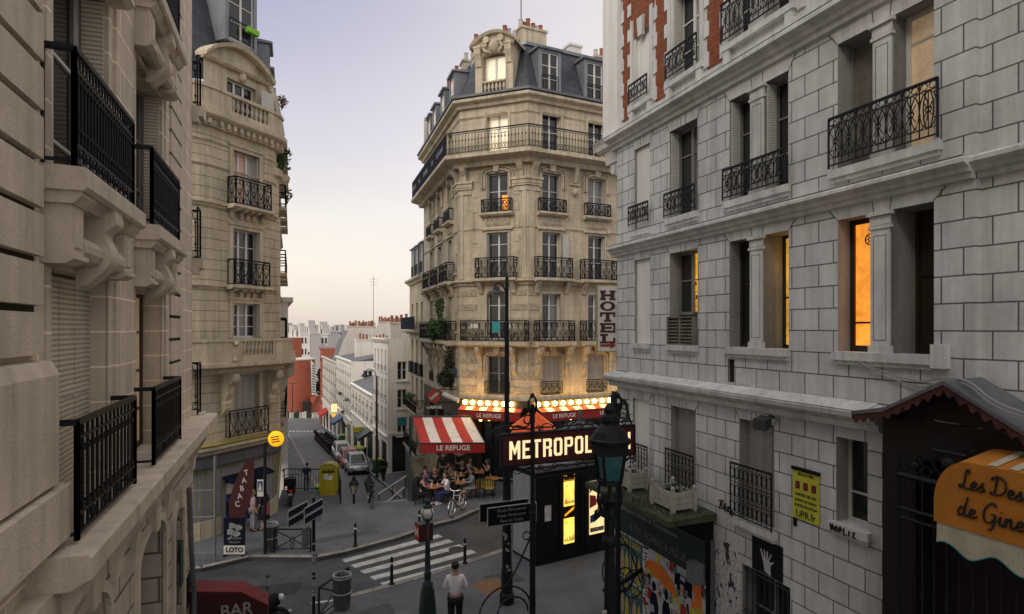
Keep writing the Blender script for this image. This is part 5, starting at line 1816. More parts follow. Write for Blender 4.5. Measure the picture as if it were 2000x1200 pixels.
# slit windows on the left face
m = MB()
for z, w in CLV[:4]:
    m.box(CLf, LL - .95, LL - .65, -.2, -.15, z + .4, z + 1.4)
m.build('slit_window', 'glass', CB)
for z, w in CLV[:3]:
    m = MB()
    m.box(CLf, LL - 1.0, LL - .6, -.02, .1, z + .3, z + .4)
    m.build('slit_sill', 'lime_ct', CB)
m = MB()
c = 2.62
m.ball(CRf.pt(c, .06, 14.3), .17, 10, 7, 1.2)
m.mould(CRf, c - .3, c + .3, [(-.02, 14.6), (.1, 14.62), (.1, 14.7), (-.02, 14.7)])
m.mould(CRf, c - .1, c + .1, [(-.02, 14.7), (.14, 14.72), (.3, 15.2), (.4, 15.46), (-.02, 15.46)])
m.build('carved_mask', 'lime_ct', CB)
# cafe door, lit interior lamps under the awnings
m = MB()
for fr, L, cs, hw in CENT.values():
    for c in cs:
        m.box(fr, c - .86, c + .86, -.3, -.26, .15, 2.85)
m.build('cafe_window', 'glass', CB)
m = MB()
for fr, s, z in ((CCf, 1.3, 3.05), (CCf, 1.75, 3.1), (CRf, 3.7, 3.15), (CRf, 4.6, 3.05), (CRf, 2.2, 3.1)):
    m.ball(fr.pt(s, .35, z), .085, 10, 6)
lamps = m.build('cafe_lamp', 'lampwarm', CB)
# roof
mansard(CLINE, 18.9, 21.75, .05, 1.15, 'slate', CB, back=[(4, 43)])
for s in (1.3, 3.95, 6.6):
    dormer(CRf, s - .48, s + .48, 19.15, 21.05, -.12, 1.3, CB)
for s in (LL - 2.4, LL - 4.9, LL - 7.4, LL - 9.3):
    dormer(CLf, s - .45, s + .45, 19.15, 21.0, -.12, 1.3, CB, pane='sky_painted_pane')
# stone dormer with curved pediment on the chamfer
m = MB()
c = LC / 2 + .05
m.box(CCf, c - 1.0, c - .62, -1.4, .02, 18.9, 21.3).box(CCf, c + .62, c + 1.0, -1.4, .02, 18.9, 21.3)
m.box(CCf, c - .62, c + .62, -1.4, .0, 18.9, 19.15)
m.prism(CCf, [(c - .62, 20.85)] + [(c - .62 * math.cos(PI * k / 10), 20.85 + .2 * math.sin(PI * k / 10)) for k in range(1, 10)] + [(c + .62, 20.85), (c + 1.0, 21.3), (c - 1.0, 21.3)], -1.4, .01)
top = [(c - 1.25 + 2.5 * k / 16, 21.35 + .62 * math.sin(PI * k / 16) ** .75) for k in range(17)]
m.prism(CCf, [(c - 1.0, 21.28), (c + 1.0, 21.28)] + top[::-1][1:-1], -1.4, -.02)
for (a, z), (b, w) in zip(top, top[1:]):
    m.extr([CCf.pt(a, -1.45, z), CCf.pt(a, .16, z - .03), CCf.pt(a, .22, z + .1), CCf.pt(a, -1.45, z + .15)], [CCf.pt(b, -1.45, w), CCf.pt(b, .16, w - .03), CCf.pt(b, .22, w + .1), CCf.pt(b, -1.45, w + .15)])
for e in (c - .81, c + .81):
    m.mould(CCf, e - .16, e + .16, [(-.02, 20.4), (.08, 20.42), (.14, 20.7), (.26, 21.0), (.26, 21.25), (-.02, 21.25)])
    m.mould(CCf, e - .2, e + .2, [(-.02, 21.22), (.26, 21.22), (.3, 21.3), (.28, 21.36), (-.02, 21.38)])
m.ball(CCf.pt(c, .0, 21.35), .27, 10, 8, 1.25)
for sg in (-1, 1):
    m.tube([CCf.pt(c + sg * .38, -.1, 21.66), CCf.pt(c + sg * .38, .16, 21.66)], .17, 12)
    m.tube([CCf.pt(*q) for q in smooth_pts([(c + sg * .3, .1, 21.05), (c + sg * .5, .12, 21.2), (c + sg * .35, .12, 21.45)], 4)], .07, 6)
for k in range(6):
    m.lathe([(.07, 0), (.04, .06), (.085, .2), (.045, .38), (.07, .46)], CCf.pt(c - .5 + k * .2, -.08, 19.15), 8)
m.box(CCf, c - .62, c + .62, -.16, .02, 19.6, 19.68)
sd = m.build('stone_dormer', 'lime_ct', CB)
window(CCf, c - .6, c + .6, 19.7, 20.95, -.3, CB, pane='sky_painted_pane', bars=())
# chimneys
def chimney(parent, x, y, rz, w, d, z0, z1, pots, mat='rend3', label=None):
    fr = F((x, y), (math.cos(rz), math.sin(rz)))
    m = MB()
    m.box(fr, -w / 2, w / 2, -d / 2, d / 2, z0, z1).box(fr, -w / 2 - .06, w / 2 + .06, -d / 2 - .06, d / 2 + .06, z1, z1 + .12)
    ch = m.build('chimney', mat, parent)
    for k in range(pots):
        m = MB()
        h = RNG.uniform(.4, .75)
        s = -w / 2 + w * (k + .5) / pots
        m.lathe([(.13, 0), (.11, h * .8), (.13, h)], fr.pt(s, RNG.uniform(-.1, .1), z1 + .12), 8)
        m.build('chimney_pot', RNG.choice(['terra', 'terra', 'terra', 'fargrey']), ch)
    return ch
rr = math.atan2(.4487, .8937)
p_ = CRf.pt(1.75, -3.0, 0)
chimney(CB, p_.x, p_.y, rr, 1.5, .9, 21.3, 23.3, 6, 'lime_ct')
p_ = CRf.pt(.6, -3.2, 0)
chimney(CB, p_.x, p_.y, rr, .9, .8, 21.3, 22.7, 3, 'lime_ct')
p_ = CRf.pt(3.9, -2.2, 0)
chimney(CB, p_.x, p_.y, rr, .7, .7, 21.3, 22.6, 0, 'signwhite')
p_ = CRf.pt(5.6, -2.2, 0)
chimney(CB, p_.x, p_.y, rr, .8, .7, 21.3, 22.3, 2, 'lime_ct')
la = math.atan2(CLd.y, CLd.x)
for s in (LL - 1.6, LL - 4.0, LL - 6.3, LL - 8.6):
    p_ = CLf.pt(s, -1.5, 0)
    chimney(CB, p_.x, p_.y, la + PI / 2, .9, .7, 21.0, 22.55, 2, 'lime_ct')
m = MB()
p_ = CRf.pt(1.2, -3, 0)
m.tube([(p_.x, p_.y, 22.8), (p_.x, p_.y, 27.5)], .028, 5)
for z, l in ((26.6, .5), (26.9, .35), (25.2, .3)):
    m.tube([(p_.x - l, p_.y, z), (p_.x + l, p_.y, z)], .012, 4)
m.build('antenna', 'irongrey', CB)
# street number plate + building plate
m = MB()
m.box(CLf, LL - .9, LL - .55, .02, .05, 5.0, 5.45)
tag(m.build('street_sign', 'blue_sign'), 'small blue enamel plate on the corner of the cafe building', 'street sign')
# climbing plants on the left face balconies
pl_ = [(2.1, .5, 7.6, (.5, .5, .6), 520, .09, 'bushy green vine rising over the left second-floor balcony of the cafe building'),
       (1.0, .35, 5.7, (.3, .3, 1.0), 380, .08, 'hanging ivy below the left balcony of the cafe building'),
       (3.6, .55, 7.4, (.55, .55, .9), 560, .09, 'tall leafy shrub on the further left balcony of the cafe building'),
       (1.5, .4, 4.9, (.55, .45, .6), 420, .085, 'dense green bush on the first-floor ledge of the cafe building'),
       (2.6, .5, 8.7, (.35, .35, .8), 260, .08, 'slender climbing plant beside the windows of the cafe building')]
for s, p, z, r3, n, sz, lab in pl_:
    q = CLf.pt(LL - s, p, z)
    plant('balcony_plant', lab, 'plant', tuple(q), r3, n, sz, 'leafd' if 'ivy' in lab or 'dense' in lab else 'leaf')
# things on the chamfer balcony: folding chairs, towel, dark bags
def xchair(loc, rz, label, first=[None]):
    if first[0] is None:
        t = thing('folding_chair', label, 'chair')
        m = MB()
        for x in (-.2, .2):
            m.tube([(x, -.2, 0), (x, .2, .45)], .014, 4).tube([(x, .2, 0), (x, -.24, .85)], .014, 4)
        m.build('frame', 'textwhite', t)
        m = MB()
        for k in range(5): m.box(WF, -.2, .2, -.18 + k * .08, -.13 + k * .08, .44, .455)
        m.build('seat', 'textwhite', t)
        m = MB()
        m.box(WF, -.2, .2, -.25, -.235, .65, .85)
        m.build('backrest', 'textwhite', t)
        first[0] = t
        o = t
    else:
        o = copy_tree(first[0])
    o.location, o.rotation_euler = loc, (0, 0, rz)
    o['label'] = label
    o['group'] = 'folding chairs on the balcony'
xchair(tuple(CCf.pt(1.05, .3, 6.88)), CCf.ang(), 'white folding chair at the left end of the chamfer balcony')
xchair(tuple(CCf.pt(2.9, .3, 6.88)), CCf.ang() + .3, 'white folding chair at the right of the chamfer balcony')
m = MB()
for k in range(8):
    a, b = 2.0 + k * .05, 2.0 + (k + 1) * .05
    m.face([CCf.pt(a, .56 + .012 * math.sin(k * 1.6), 7.3), CCf.pt(b, .56 + .012 * math.sin(k * 1.6 + 1.6), 7.3), CCf.pt(b, .56, 7.86), CCf.pt(a, .56, 7.86)])
tag(m.build('towel', 'teal'), 'turquoise towel hung over the chamfer balcony rail', 'towel')

# ================================================================ SLENDER NEIGHBOUR BEHIND THE CAFE BUILDING
DBb = thing('apartment_building', 'narrow cream building with two dormers between the cafe building and the white houses', 'building', (Q0[0], Q0[1], 0))
D0 = (Q0[0] + CLd.x * 6.3, Q0[1] + CLd.y * 6.3)
DLf = F(D0, Vector(Q0) - Vector(D0))
mb = MB()
dw = [(s, s + .9, z, w, .2) for s in (.9, 3.0, 5.0) for z, w in ((-1.0, 1.2), (2.0, 4.0), (4.8, 6.7), (7.5, 9.3))]
mb.wall(DLf, 0, 6.3, -4, 10.9, dw, 0, .2)
mb.face([Vector((*D0, -4)), Vector((D0[0] + 8, D0[1] + 3.5, -4)), Vector((D0[0] + 8, D0[1] + 3.5, 10.9)), Vector((*D0, 10.9))])
mb.build('wall', 'lime_c', DBb)
for a, b, z, w, _ in dw:
    window(DLf, a, b, z, w, -.16, DBb)
band([D0, Q0], 10.7, 11.1, .4, 'lime_ct', DBb, 'cornice')
band([D0, Q0], 7.1, 7.4, .7, 'lime_ct', DBb, 'balcony_floor')
m = MB()
m.box(DLf, 0, 6.3, .62, .66, 7.45, 8.3)
m.build('balcony_screen', 'navy', DBb)
mansard([D0, Q0], 11.1, 14.0, .1, .9, 'slate', DBb, back=[(Q0[0] + 6, Q0[1] + 3), (D0[0] + 6, D0[1] + 3)])
for s in (1.1, 2.9, 4.9):
    dormer(DLf, s - .42, s + .42, 11.3, 13.2, -.05, 1.2, DBb)
for k, z in enumerate((-.9, 1.9)):
    m = MB()
    m.box(DLf, .3, 6.2, -.02, .55, z - .25, z - .1)
    bl = m.build('balcony', 'lime_ct', DBb)
    railing(DLf, .35, 6.15, .5, z - .1, .9, 'scroll', bl, 0, .014)
for s in (.9, 3.0, 5.0):
    m = MB()
    m.box(DLf, s - .08, s + .98, .02, .22, 4.3, 5.1)
    m.build('window_box', 'iron', DBb)
plant('window_plant', 'grey-green plants along the low balcony of the narrow cream building', 'plant', tuple(DLf.pt(3.5, .5, 2.75)), (.5, 1.5, .2), 260, .07)

# ================================================================ LOWER STREET
def Rpt(s, w, z):      # s along facade from D=47, w to the right of the facade line
    v = Vector((-9.52, 47)) + SE * s + SR * w
    return Vector((v.x, v.y, z))
LRf = F((-9.52, 47), (-.379, .925), True)       # outward to the street
def gz(s): return drop(47 + .925 * s)
def house(name, label, s0, s1, depth, ztop, mat, cols, rows, shop=True, gable=None, roof=None, winw=.55, frontwins=(), flat=True):
    t = thing(name, label, 'building', tuple(Rpt(s0, 0, gz(s0))))
    zb = gz(s1) - .6
    ops = []
    zg = gz(s0) + 3.1
    hh = (ztop - .6 - zg) / rows
    for r in range(rows):
        for c in range(cols):
            a = s0 + (s1 - s0) * (c + .5) / cols
            ops.append((a - winw, a + winw, zg + r * hh + hh * .14, zg + r * hh + hh * .88, .18))
    if shop:
        for c in range(max(1, cols // 2)):
            a = s0 + (s1 - s0) * (c + .5) / max(1, cols // 2)
            ops.append((a - (s1 - s0) / cols * .75, a + (s1 - s0) / cols * .75, gz(a) + .15, gz(a) + 2.5, .18))
    m = MB()
    m.wall(LRf, s0, s1, zb, ztop, ops, 0, .18)
    FRf = F(Rpt(s0, 0, 0).to_2d(), (SR.x, SR.y))
    m.wall(FRf, 0, depth, zb, gable[0] if gable else ztop, [(*f, .2) for f in frontwins])
    if gable:
        m.prism(FRf, [(0, ztop - .01), (depth, ztop - .01)] + gable[1], -.3, .0)
    m.face([Rpt(s1, 0, zb), Rpt(s1, depth, zb), Rpt(s1, depth, ztop), Rpt(s1, 0, ztop)])
    m.build('wall', mat, t)
    m = MB()
    m.mould(LRf, s0 - .05, s1, [(-.02, ztop - .3), (.12, ztop - .28), (.25, ztop - .1), (.28, ztop + .02), (-.02, ztop + .05)])
    if shop: m.mould(LRf, s0, s1, [(-.02, zg - .25), (.16, zg - .22), (.2, zg - .1), (-.02, zg - .05)])
    m.build('cornice', mat, t)
    for o in ops:
        big = o[1] - o[0] > winw * 2.2
        wd = MB()
        if big:
            wd.box(LRf, o[0], o[1], -.18, -.12, o[2], o[3])
            wd.build('shopfront', RNG.choice(['green_d', 'kioskblack', 'doorred', 'gframe', 'shopdark']), t)
        else:
            window(LRf, o[0], o[1], o[2], o[3], -.12, t, bars=(.55,), pane=RNG.choice(['glass', 'glass', 'glass2']), fw=.07)
            m = MB()
            m.box(LRf, o[0] - .08, o[1] + .08, -.02, .1, o[2] - .1, o[2])
            m.build('sill', mat, t)
            railing(LRf, o[0], o[1], .05, o[2], .4, 'plain', t, 0, .011, sides=False)
    for f in frontwins:
        window(FRf, *f, -.14, t, bars=(.55,), fw=.07)
        m = MB()
        m.box(FRf, f[0] - .12, f[1] + .12, -.02, .1, f[2] - .12, f[2])
        m.build('sill', mat, t)
    if roof == 'flat':
        m = MB()
        m.face([Rpt(s0, .0, ztop - .05), Rpt(s0, depth, ztop - .05), Rpt(s1, depth, ztop - .05), Rpt(s1, 0, ztop - .05)])
        m.build('roof', 'zinc', t)
    elif roof:
        m = MB()
        zr = ztop + roof
        m.extr([Rpt(s0, -.15, ztop), Rpt(s0, depth * .5, zr), Rpt(s0, depth, ztop), Rpt(s0, depth, ztop - .1), Rpt(s0, depth * .5, zr - .1), Rpt(s0, -.15, ztop - .1)],
               [Rpt(s1, -.15, ztop), Rpt(s1, depth * .5, zr), Rpt(s1, depth, ztop), Rpt(s1, depth, ztop - .1), Rpt(s1, depth * .5, zr - .1), Rpt(s1, -.15, ztop - .1)])
        m.build('roof', 'zincd', t)
        m = MB()
        m.prism(FRf, [(0, ztop - .1), (depth, ztop - .1), (depth * .5, zr - .12)], -.2, -.02)
        m.build('gable', mat, t)
    return t, FRf
h1, f1 = house('white_house', 'white rendered corner house with dark ground floor at the head of the lower street', 0, 6.2, 9, 6.7, 'rend1', 4, 3, True, roof='flat', winw=.36,
               frontwins=[(.75, 1.5, 3.5, 4.95), (.75, 1.5, 1.35, 2.8), (.75, 1.5, -.75, .65)])
m = MB()
m.box(f1, .35, 3.6, -.1, .02, gz(0) + .25, gz(0) + 3.0)
m.build('shopfront', 'glass', h1)
m = MB()
for a in (.02, 2.1, 3.75): m.box(f1, a, a + .3, -.02, .06, gz(0) - .5, gz(0) + 3.1)
m.box(f1, 0, 6, -.02, .1, gz(0) + 3.1, gz(0) + 3.3)
m.build('pilaster', 'rend1', h1)
m = MB()
m.box(f1, .75, 1.5, -.1, -.08, 0.0, .65)
m.build('blind', 'teal', h1)
ch = chimney(h1, *Rpt(3.4, 3.2, 0).to_2d(), math.atan2(SR.y, SR.x), 4.8, .8, 6.5, 7.9, 12, 'rend3')
m = MB()
m.box(f1, 3.5, 9, -5.5, -5.0, 6.6, 7.8)
m.build('terrace_wall', 'rend2', h1)
h2, f2 = house('low_house', 'low white house with grey zinc roof behind the white corner house', 6.2, 19.8, 7.5, 1.75, 'rend1', 6, 2, True, roof=1.2)
chimney(h2, *Rpt(7.2, 1.9, 0).to_2d(), math.atan2(SR.y, SR.x), 1.9, .7, 2.2, 4.6, 6, 'rend1')
h3, f3 = house('tall_white_house', 'tall white house with flowered window boxes half way down the lower street', 19.8, 34, 9.5, 4.0, 'rend1', 7, 4, True, roof='flat', winw=.45,
               frontwins=[(1.2, 2.2, 1.3, 3.0)])
m = MB()
m.extr([Rpt(19.8, .1, 3.95), Rpt(19.8, 4.4, 4.7), Rpt(19.8, 6, 3.95)], [Rpt(34, .1, 3.95), Rpt(34, 4.4, 4.7), Rpt(34, 6, 3.95)])
m.build('roof_slope', 'zincd', h3)
chimney(h3, *Rpt(26.0, 3.9, 0).to_2d(), math.atan2(SR.y, SR.x), 5.4, .8, 3.9, 6.1, 14, 'rend2')
m = MB()
m.box(LRf, 20.4, 23, -9.3, -4.8, 4.0, 6.9)
m.build('roof_shed', 'rend1', h3)
h4, f4 = house('gabled_house', 'tall grey beige house showing a broad blank gable wall and chimney rows', 34, 53, 8.5, 3.2, 'rend3', 8, 4, True, winw=.5,
               gable=(3.2, [(8.5, 7.9), (5.2, 7.9), (5.1, 7.4), (1.6, 7.3), (.9, 6.0)]))
m = MB()
m.extr([Rpt(34.3, .05, 3.2), Rpt(34.3, .95, 6.1), Rpt(34.3, 1.6, 7.2), Rpt(34.3, 8.5, 7.2), Rpt(34.3, 8.5, 3.2)], [Rpt(40, .05, 3.2), Rpt(40, .95, 6.1), Rpt(40, 1.6, 7.2), Rpt(40, 8.5, 7.2), Rpt(40, 8.5, 3.2)])
m.build('roof', 'zincd', h4)
chimney(h4, *Rpt(34.4, 3.3, 0).to_2d(), math.atan2(SR.y, SR.x), 3.4, .6, 7.2, 7.7, 14, 'rend3')
chimney(h4, *Rpt(34.4, 6.9, 0).to_2d(), math.atan2(SR.y, SR.x), 3.0, .6, 7.8, 8.3, 12, 'rend3')
h5, f5 = house('brick_house', 'narrow orange brick house front at the foot of the lower street', 53, 57, 6, 4.4, 'orangebrick', 2, 5, True, roof='flat', winw=.4)
for s, w, z, h, lab in ((36, 5, 8, 6.5, 'thin aerial mast on the grey gabled house'), (20.5, 8, 3.9, 8.3, 'tall thin aerial on the white houses of the lower street'), (3.5, 6.5, 7.9, 3.0, 'short aerial beside the chimney of the white corner house')):
    m = MB()
    b = Rpt(s, w, z)
    m.tube([b, b + Vector((0, 0, h))], .03, 5)
    for q in (.82, .88, .94): m.tube([b + Vector((-.5, 0, h * q)), b + Vector((.5, .2, h * q))], .02, 4)
    tag(m.build('aerial', 'irongrey'), lab, 'aerial')
# cafe-sign, red awnings and shop signs in the lower street
def boxsign(name, s, p, z, w, h, mat, label, t=.12):
    m = MB()
    m.box(LRf, s - t / 2, s + t / 2, p, p + w, z, z + h)
    m.box(LRf, s - .02, s + .02, 0, p, z + h * .45, z + h * .55)
    return tag(m.build(name, mat), label, 'sign')
boxsign('pharmacy_sign', 31, .3, gz(31) + 3.4, .65, 1.0, 'backlit', 'bright white lit box sign over the lower street')
boxsign('shop_sign', 33, .2, gz(33) + 1.9, .45, 1.2, 'lamp_y', 'amber lit upright shop sign in the lower street')
boxsign('shop_sign', 9.5, .3, gz(9.5) + 2.7, 1.0, .4, 'yellow', 'small yellow shop sign above the green shop in the lower street')
def lowawn(s0, s1, mat, label, z=2.3):
    m = MB()
    m.extr([LRf.pt(s0, 0, gz(s0) + z + .7), LRf.pt(s0, 1.2, gz(s0) + z), LRf.pt(s0, 1.2, gz(s0) + z - .25), LRf.pt(s0, 0, gz(s0) + z + .4)],
           [LRf.pt(s1, 0, gz(s0) + z + .7), LRf.pt(s1, 1.2, gz(s0) + z), LRf.pt(s1, 1.2, gz(s0) + z - .25), LRf.pt(s1, 0, gz(s0) + z + .4)])
    tag(m.build('shop_awning', mat), label, 'awning')
lowawn(44, 48, 'redfab', 'dark red shop awning at the foot of the lower street')
lowawn(27, 30.5, 'blue_sign', 'blue shop awning below the tall white house')
lowawn(6.8, 9.2, 'green_d', 'green shop awning beside the white corner house')
for i, (s, z) in enumerate(((22, 1.9), (25, .2), (28, 2.0), (23.5, -1.2))):
    q = LRf.pt(s, .25, z - 3.2 + 1)
    plant('window_flowers', ('trailing plants on the first window', 'red flowers at the second window', 'green plants at the third window', 'leafy box at the lowest window')[i] + ' of the tall white house', 'plant', tuple(q), (.35, .35, .25), 70, .09, flower=25 if i == 1 else 0)
# left side of the lower street: pale building beyond the corner building
LW = thing('pale_building', 'pale rendered building edge beyond the cream corner building on the left', 'building', (-12.93, 34.3, -3))
LWf = F((-12.7, 34.4), (-.365, .931))
m = MB()
o = [(s, s + .9, z, z + 1.8, .15) for s in (1, 3.2, 5.4, 7.6, 9.8) for z in (0, 3, 6)]
m.wall(LWf, 0, 11.5, -5.5, 9.2, o, .15, .2)
m.face([LWf.pt(0, .15, -5.5), LWf.pt(0, -4, -5.5), LWf.pt(0, -4, 9.2), LWf.pt(0, .15, 9.2)])
m.box(LWf, -.1, 11.5, -1, .42, 9.0, 9.25)
m.box(LWf, -.05, 11.5, .12, .3, 5.85, 6.0)
m.build('wall', 'rend1', LW)
for a, b, z, w, _ in o:
    window(LWf, a, b, z, w, .02, LW)
LX = thing('stone_building', 'grey stone building further along the left side of the lower street', 'building', tuple(LWf.pt(11.5, 0, -6)))
m = MB()
o = [(s, s + .9, z, z + 1.8, .15) for s in (13, 16, 19, 22, 25, 28, 31) for z in (-2, 1)]
m.wall(LWf, 11.5, 45, -10, 5.2, o, -.6, .2)
m.build('wall', 'rend3', LX)
for a, b, z, w, _ in o:
    window(LWf, a, b, z, w, -.75, LX)

# ================================================================ FAR END: red rotunda, white blocks, city
def P3(x, y, D): return Vector(((x - 1000) * D / 1200, D, 7.5 + (642 - y) * D / 1200))
RDD = 128
RT = thing('red_rotunda', 'rounded terracotta coloured building closing the end of the street', 'building', tuple(P3(575, 810, RDD)))
c = P3(572, 806, RDD + 6)
m = MB()
m.lathe([(4.6, 0), (4.6, c.z * 0 + 11.6), (4.45, 11.6), (4.45, 11.3)], (c.x, c.y, c.z), 40)
m.box(WF, c.x - 8, c.x, RDD + 4, RDD + 10, c.z, c.z + 11.6)
m.build('drum', 'orangebrick', RT)
m = MB()
m.lathe([(4.4, 11.5), (4.75, 11.55), (4.75, 11.8), (4.4, 11.85)], (c.x, c.y, c.z), 40)
m.box(WF, c.x - 8.2, c.x, RDD + 3.8, RDD + 10, c.z + 11.6, c.z + 11.85)
m.build('coping', 'rend3', RT)
m = MB()
m.lathe([(3.4, 0), (3.4, 16.2), (3.3, 16.2)], (c.x - 4, c.y + 7, c.z), 30)
m.build('upper_drum', 'orangebrick', RT)
m = MB()
a, b = P3(606, 806, RDD + 4), P3(616, 806, RDD + 5)
m.extr([P3(607, 703, RDD + 2), P3(617, 716, RDD + 2.2), P3(617, 770, RDD + 2.2), P3(609, 772, RDD + 2)], [P3(607, 703, RDD + 3.5), P3(617, 716, RDD + 3.7), P3(617, 770, RDD + 3.7), P3(609, 772, RDD + 3.5)])
gb = m.build('glazed_strip', 'signwhite', RT)
m = MB()
for k in range(11):
    y0 = 712 + k * 5.2
    m.extr([P3(609.5, y0, RDD + 1.9), P3(616, y0 + 2, RDD + 2.1), P3(616, y0 + 5, RDD + 2.1), P3(609.5, y0 + 3, RDD + 1.9)], [P3(609.5, y0, RDD + 1.95), P3(616, y0 + 2, RDD + 2.15), P3(616, y0 + 5, RDD + 2.15), P3(609.5, y0 + 3, RDD + 1.95)])
m.build('pane', 'glass2', gb)
m = MB()
m.extr([P3(617, 775, RDD + 2), P3(634, 770, RDD + 4), P3(634, 806, RDD + 4), P3(606, 806, RDD + 2), P3(606, 776, RDD + 2)], [P3(617, 775, RDD + 5), P3(634, 770, RDD + 7), P3(634, 806, RDD + 7), P3(606, 806, RDD + 5), P3(606, 776, RDD + 5)])
m.build('wing', 'orangebrick', RT)
m = MB()
m.box(WF, *sorted((P3(588, 0, RDD).x, P3(601, 0, RDD).x)), RDD + .8, RDD + 2, P3(0, 806, RDD).z, P3(0, 786, RDD).z)
m.build('entrance', 'room', RT)
m = MB()
m.box(WF, *sorted((P3(590, 0, RDD).x, P3(634, 0, RDD).x)), RDD + 14, RDD + 22, P3(0, 790, RDD).z, P3(0, 696, RDD + 14).z)
m.build('rear_block', 'orangebrick', RT)
m = MB()
m.box(WF, P3(574, 0, RDD).x, P3(577, 0, RDD).x, RDD + 9.0, RDD + 9.4, P3(0, 688, RDD + 9).z, P3(0, 650, RDD + 9).z)
m.build('white_mast', 'signwhite', RT)
def tree(name, label, c, r3, n, size, trunk, mat='leafd'):
    t = thing(name, label, 'tree', (c[0], c[1], trunk))
    mb = MB()
    for k in range(7):
        o = Vector((RNG.uniform(-.6, .6) * r3[0], RNG.uniform(-.6, .6) * r3[1], RNG.uniform(-.5, .7) * r3[2]))
        leaves(Vector(c) + o, [v * .5 for v in r3], n // 7, size, RNG, mb)
    mb.build('crown', mat, t)
    m = MB()
    m.tube([(c[0], c[1], trunk), (c[0] + .1, c[1], c[2] - r3[2] * .3), (c[0], c[1], c[2] + r3[2] * .4)], .25, 7, r2=.06)
    for k in range(5):
        a = k * 1.3
        m.tube([(c[0], c[1], c[2] - r3[2] * .5), (c[0] + math.cos(a) * r3[0] * .6, c[1] + math.sin(a) * r3[1] * .6, c[2] + r3[2] * .2)], .08, 5, r2=.02)
    m.build('trunk', 'bark', t)
q = P3(624, 745, RDD + 8)
tree('street_tree', 'dark green tree standing between the red rotunda and the orange brick house', tuple(q), (2.2, 2.2, 3.6), 1200, .3, P3(0, 806, RDD).z)
q = P3(646, 728, 98)
q = P3(716, 655, 190)
tree('park_tree', 'dark tree mass showing above the roofs between two chimney rows', (q.x, q.y, q.z - 1), (6, 5, 4.5), 900, .5, -12)
def block(x0, x1, ytop, D, depth, label, mat, cols, rows, zb=-16, name='apartment_block'):
    a, b = P3(x0, 0, D).x, P3(x1, 0, D).x
    zt = P3(0, ytop, D).z
    t = thing(name, label, 'building', ((a + b) / 2, D, zb))
    fr = F((a, D), (1, 0))
    ops = []
    zl = max(zb, zt - rows * 3.0)
    for r in range(rows):
        for c in range(cols):
            s = (b - a) * (c + .5) / cols
            ops.append((s - (b - a) / cols * .28, s + (b - a) / cols * .28, zt - 3.0 * (r + 1) + .6, zt - 3.0 * r - .8, .3))
    m = MB()
    m.wall(fr, 0, b - a, zb, zt, ops, 0, .3)
    m.box(fr, 0, b - a, -depth, -.35, zb, zt - .02)
    m.build('wall', mat, t)
    for o in ops:
        m = MB()
        m.box(fr, *o[:2], -.3, -.22, *o[2:4])
        m.build('window', 'glass', t)
    m = MB()
    m.box(fr, -.1, b - a + .1, -depth, .15, zt, zt + .35)
    for k in range(3):
        s_ = RNG.uniform(.05, .8) * (b - a)
        m.box(fr, s_, s_ + RNG.uniform(.06, .2) * (b - a), -depth * .7, -1, zt + .35, zt + RNG.uniform(1, 3.2) * (1 + D / 600))
    m.build('parapet', mat, t)
    return t
block(558, 604, 660, 172, 12, 'white modern apartment block directly behind the red rotunda', 'farwhite', 6, 4)
block(588, 606, 654, 165, 9, 'taller white stair tower among the modern blocks', 'farwhite', 3, 5)
block(606, 640, 655, 182, 12, 'white modern apartment block right of the stair tower', 'farwhite', 5, 4)
block(548, 570, 652, 210, 10, 'small pale block far behind the red rotunda at left', 'farwarm', 4, 3)
far = [(545, 575, 649, 330), (572, 600, 646, 420), (598, 622, 648, 360), (618, 650, 645, 480), (640, 668, 647, 390), (664, 700, 644, 520), (690, 725, 647, 430), (718, 760, 645, 500), (752, 800, 646, 410), (796, 860, 645, 560), (520, 552, 645, 600)]
pos_ = ['far left edge', 'second from the left', 'above the stair tower', 'wide block above the white blocks', 'block beside the grey gable', 'long low block behind the chimneys', 'pale block over the roofs', 'wide block behind the aerial', 'block behind the white corner house', 'hidden edge beside the cafe building', 'leftmost strip by the corner building']
for k, (x0, x1, y, D) in enumerate(far):
    block(x0, x1, y, D, 14, 'haze-tinted distant city block on the skyline, ' + pos_[k], 'farwarm' if k % 2 else 'fargrey', 5, 2, -15, 'distant_building')  # no haze in the air, it is painted into their colours
# hoardings at the end of the street
for k in range(18):
    x = 557 + k * 4.9
    q = P3(x, 822 - (k % 3), 112)
    z0 = drop(101) - .55
    m = MB()
    m.box(WF, q.x - .2, q.x + .18, q.y, q.y + .08, z0, z0 + RNG.uniform(.8, 1.3))
    m.i = 1
    m.box(WF, q.x - .24, q.x - .2, q.y - .02, q.y + .1, z0, z0 + 1.4)
    o = m.build('hoarding_panel', ['green_d' if k in (1, 4, 5, 9, 10, 14) else 'planter' if k % 3 == 0 else 'rend3', 'green_d'])
    tag(o, 'green or white site hoarding panel at the far end of the street', 'hoarding', 'hoarding panels in front of the red rotunda')
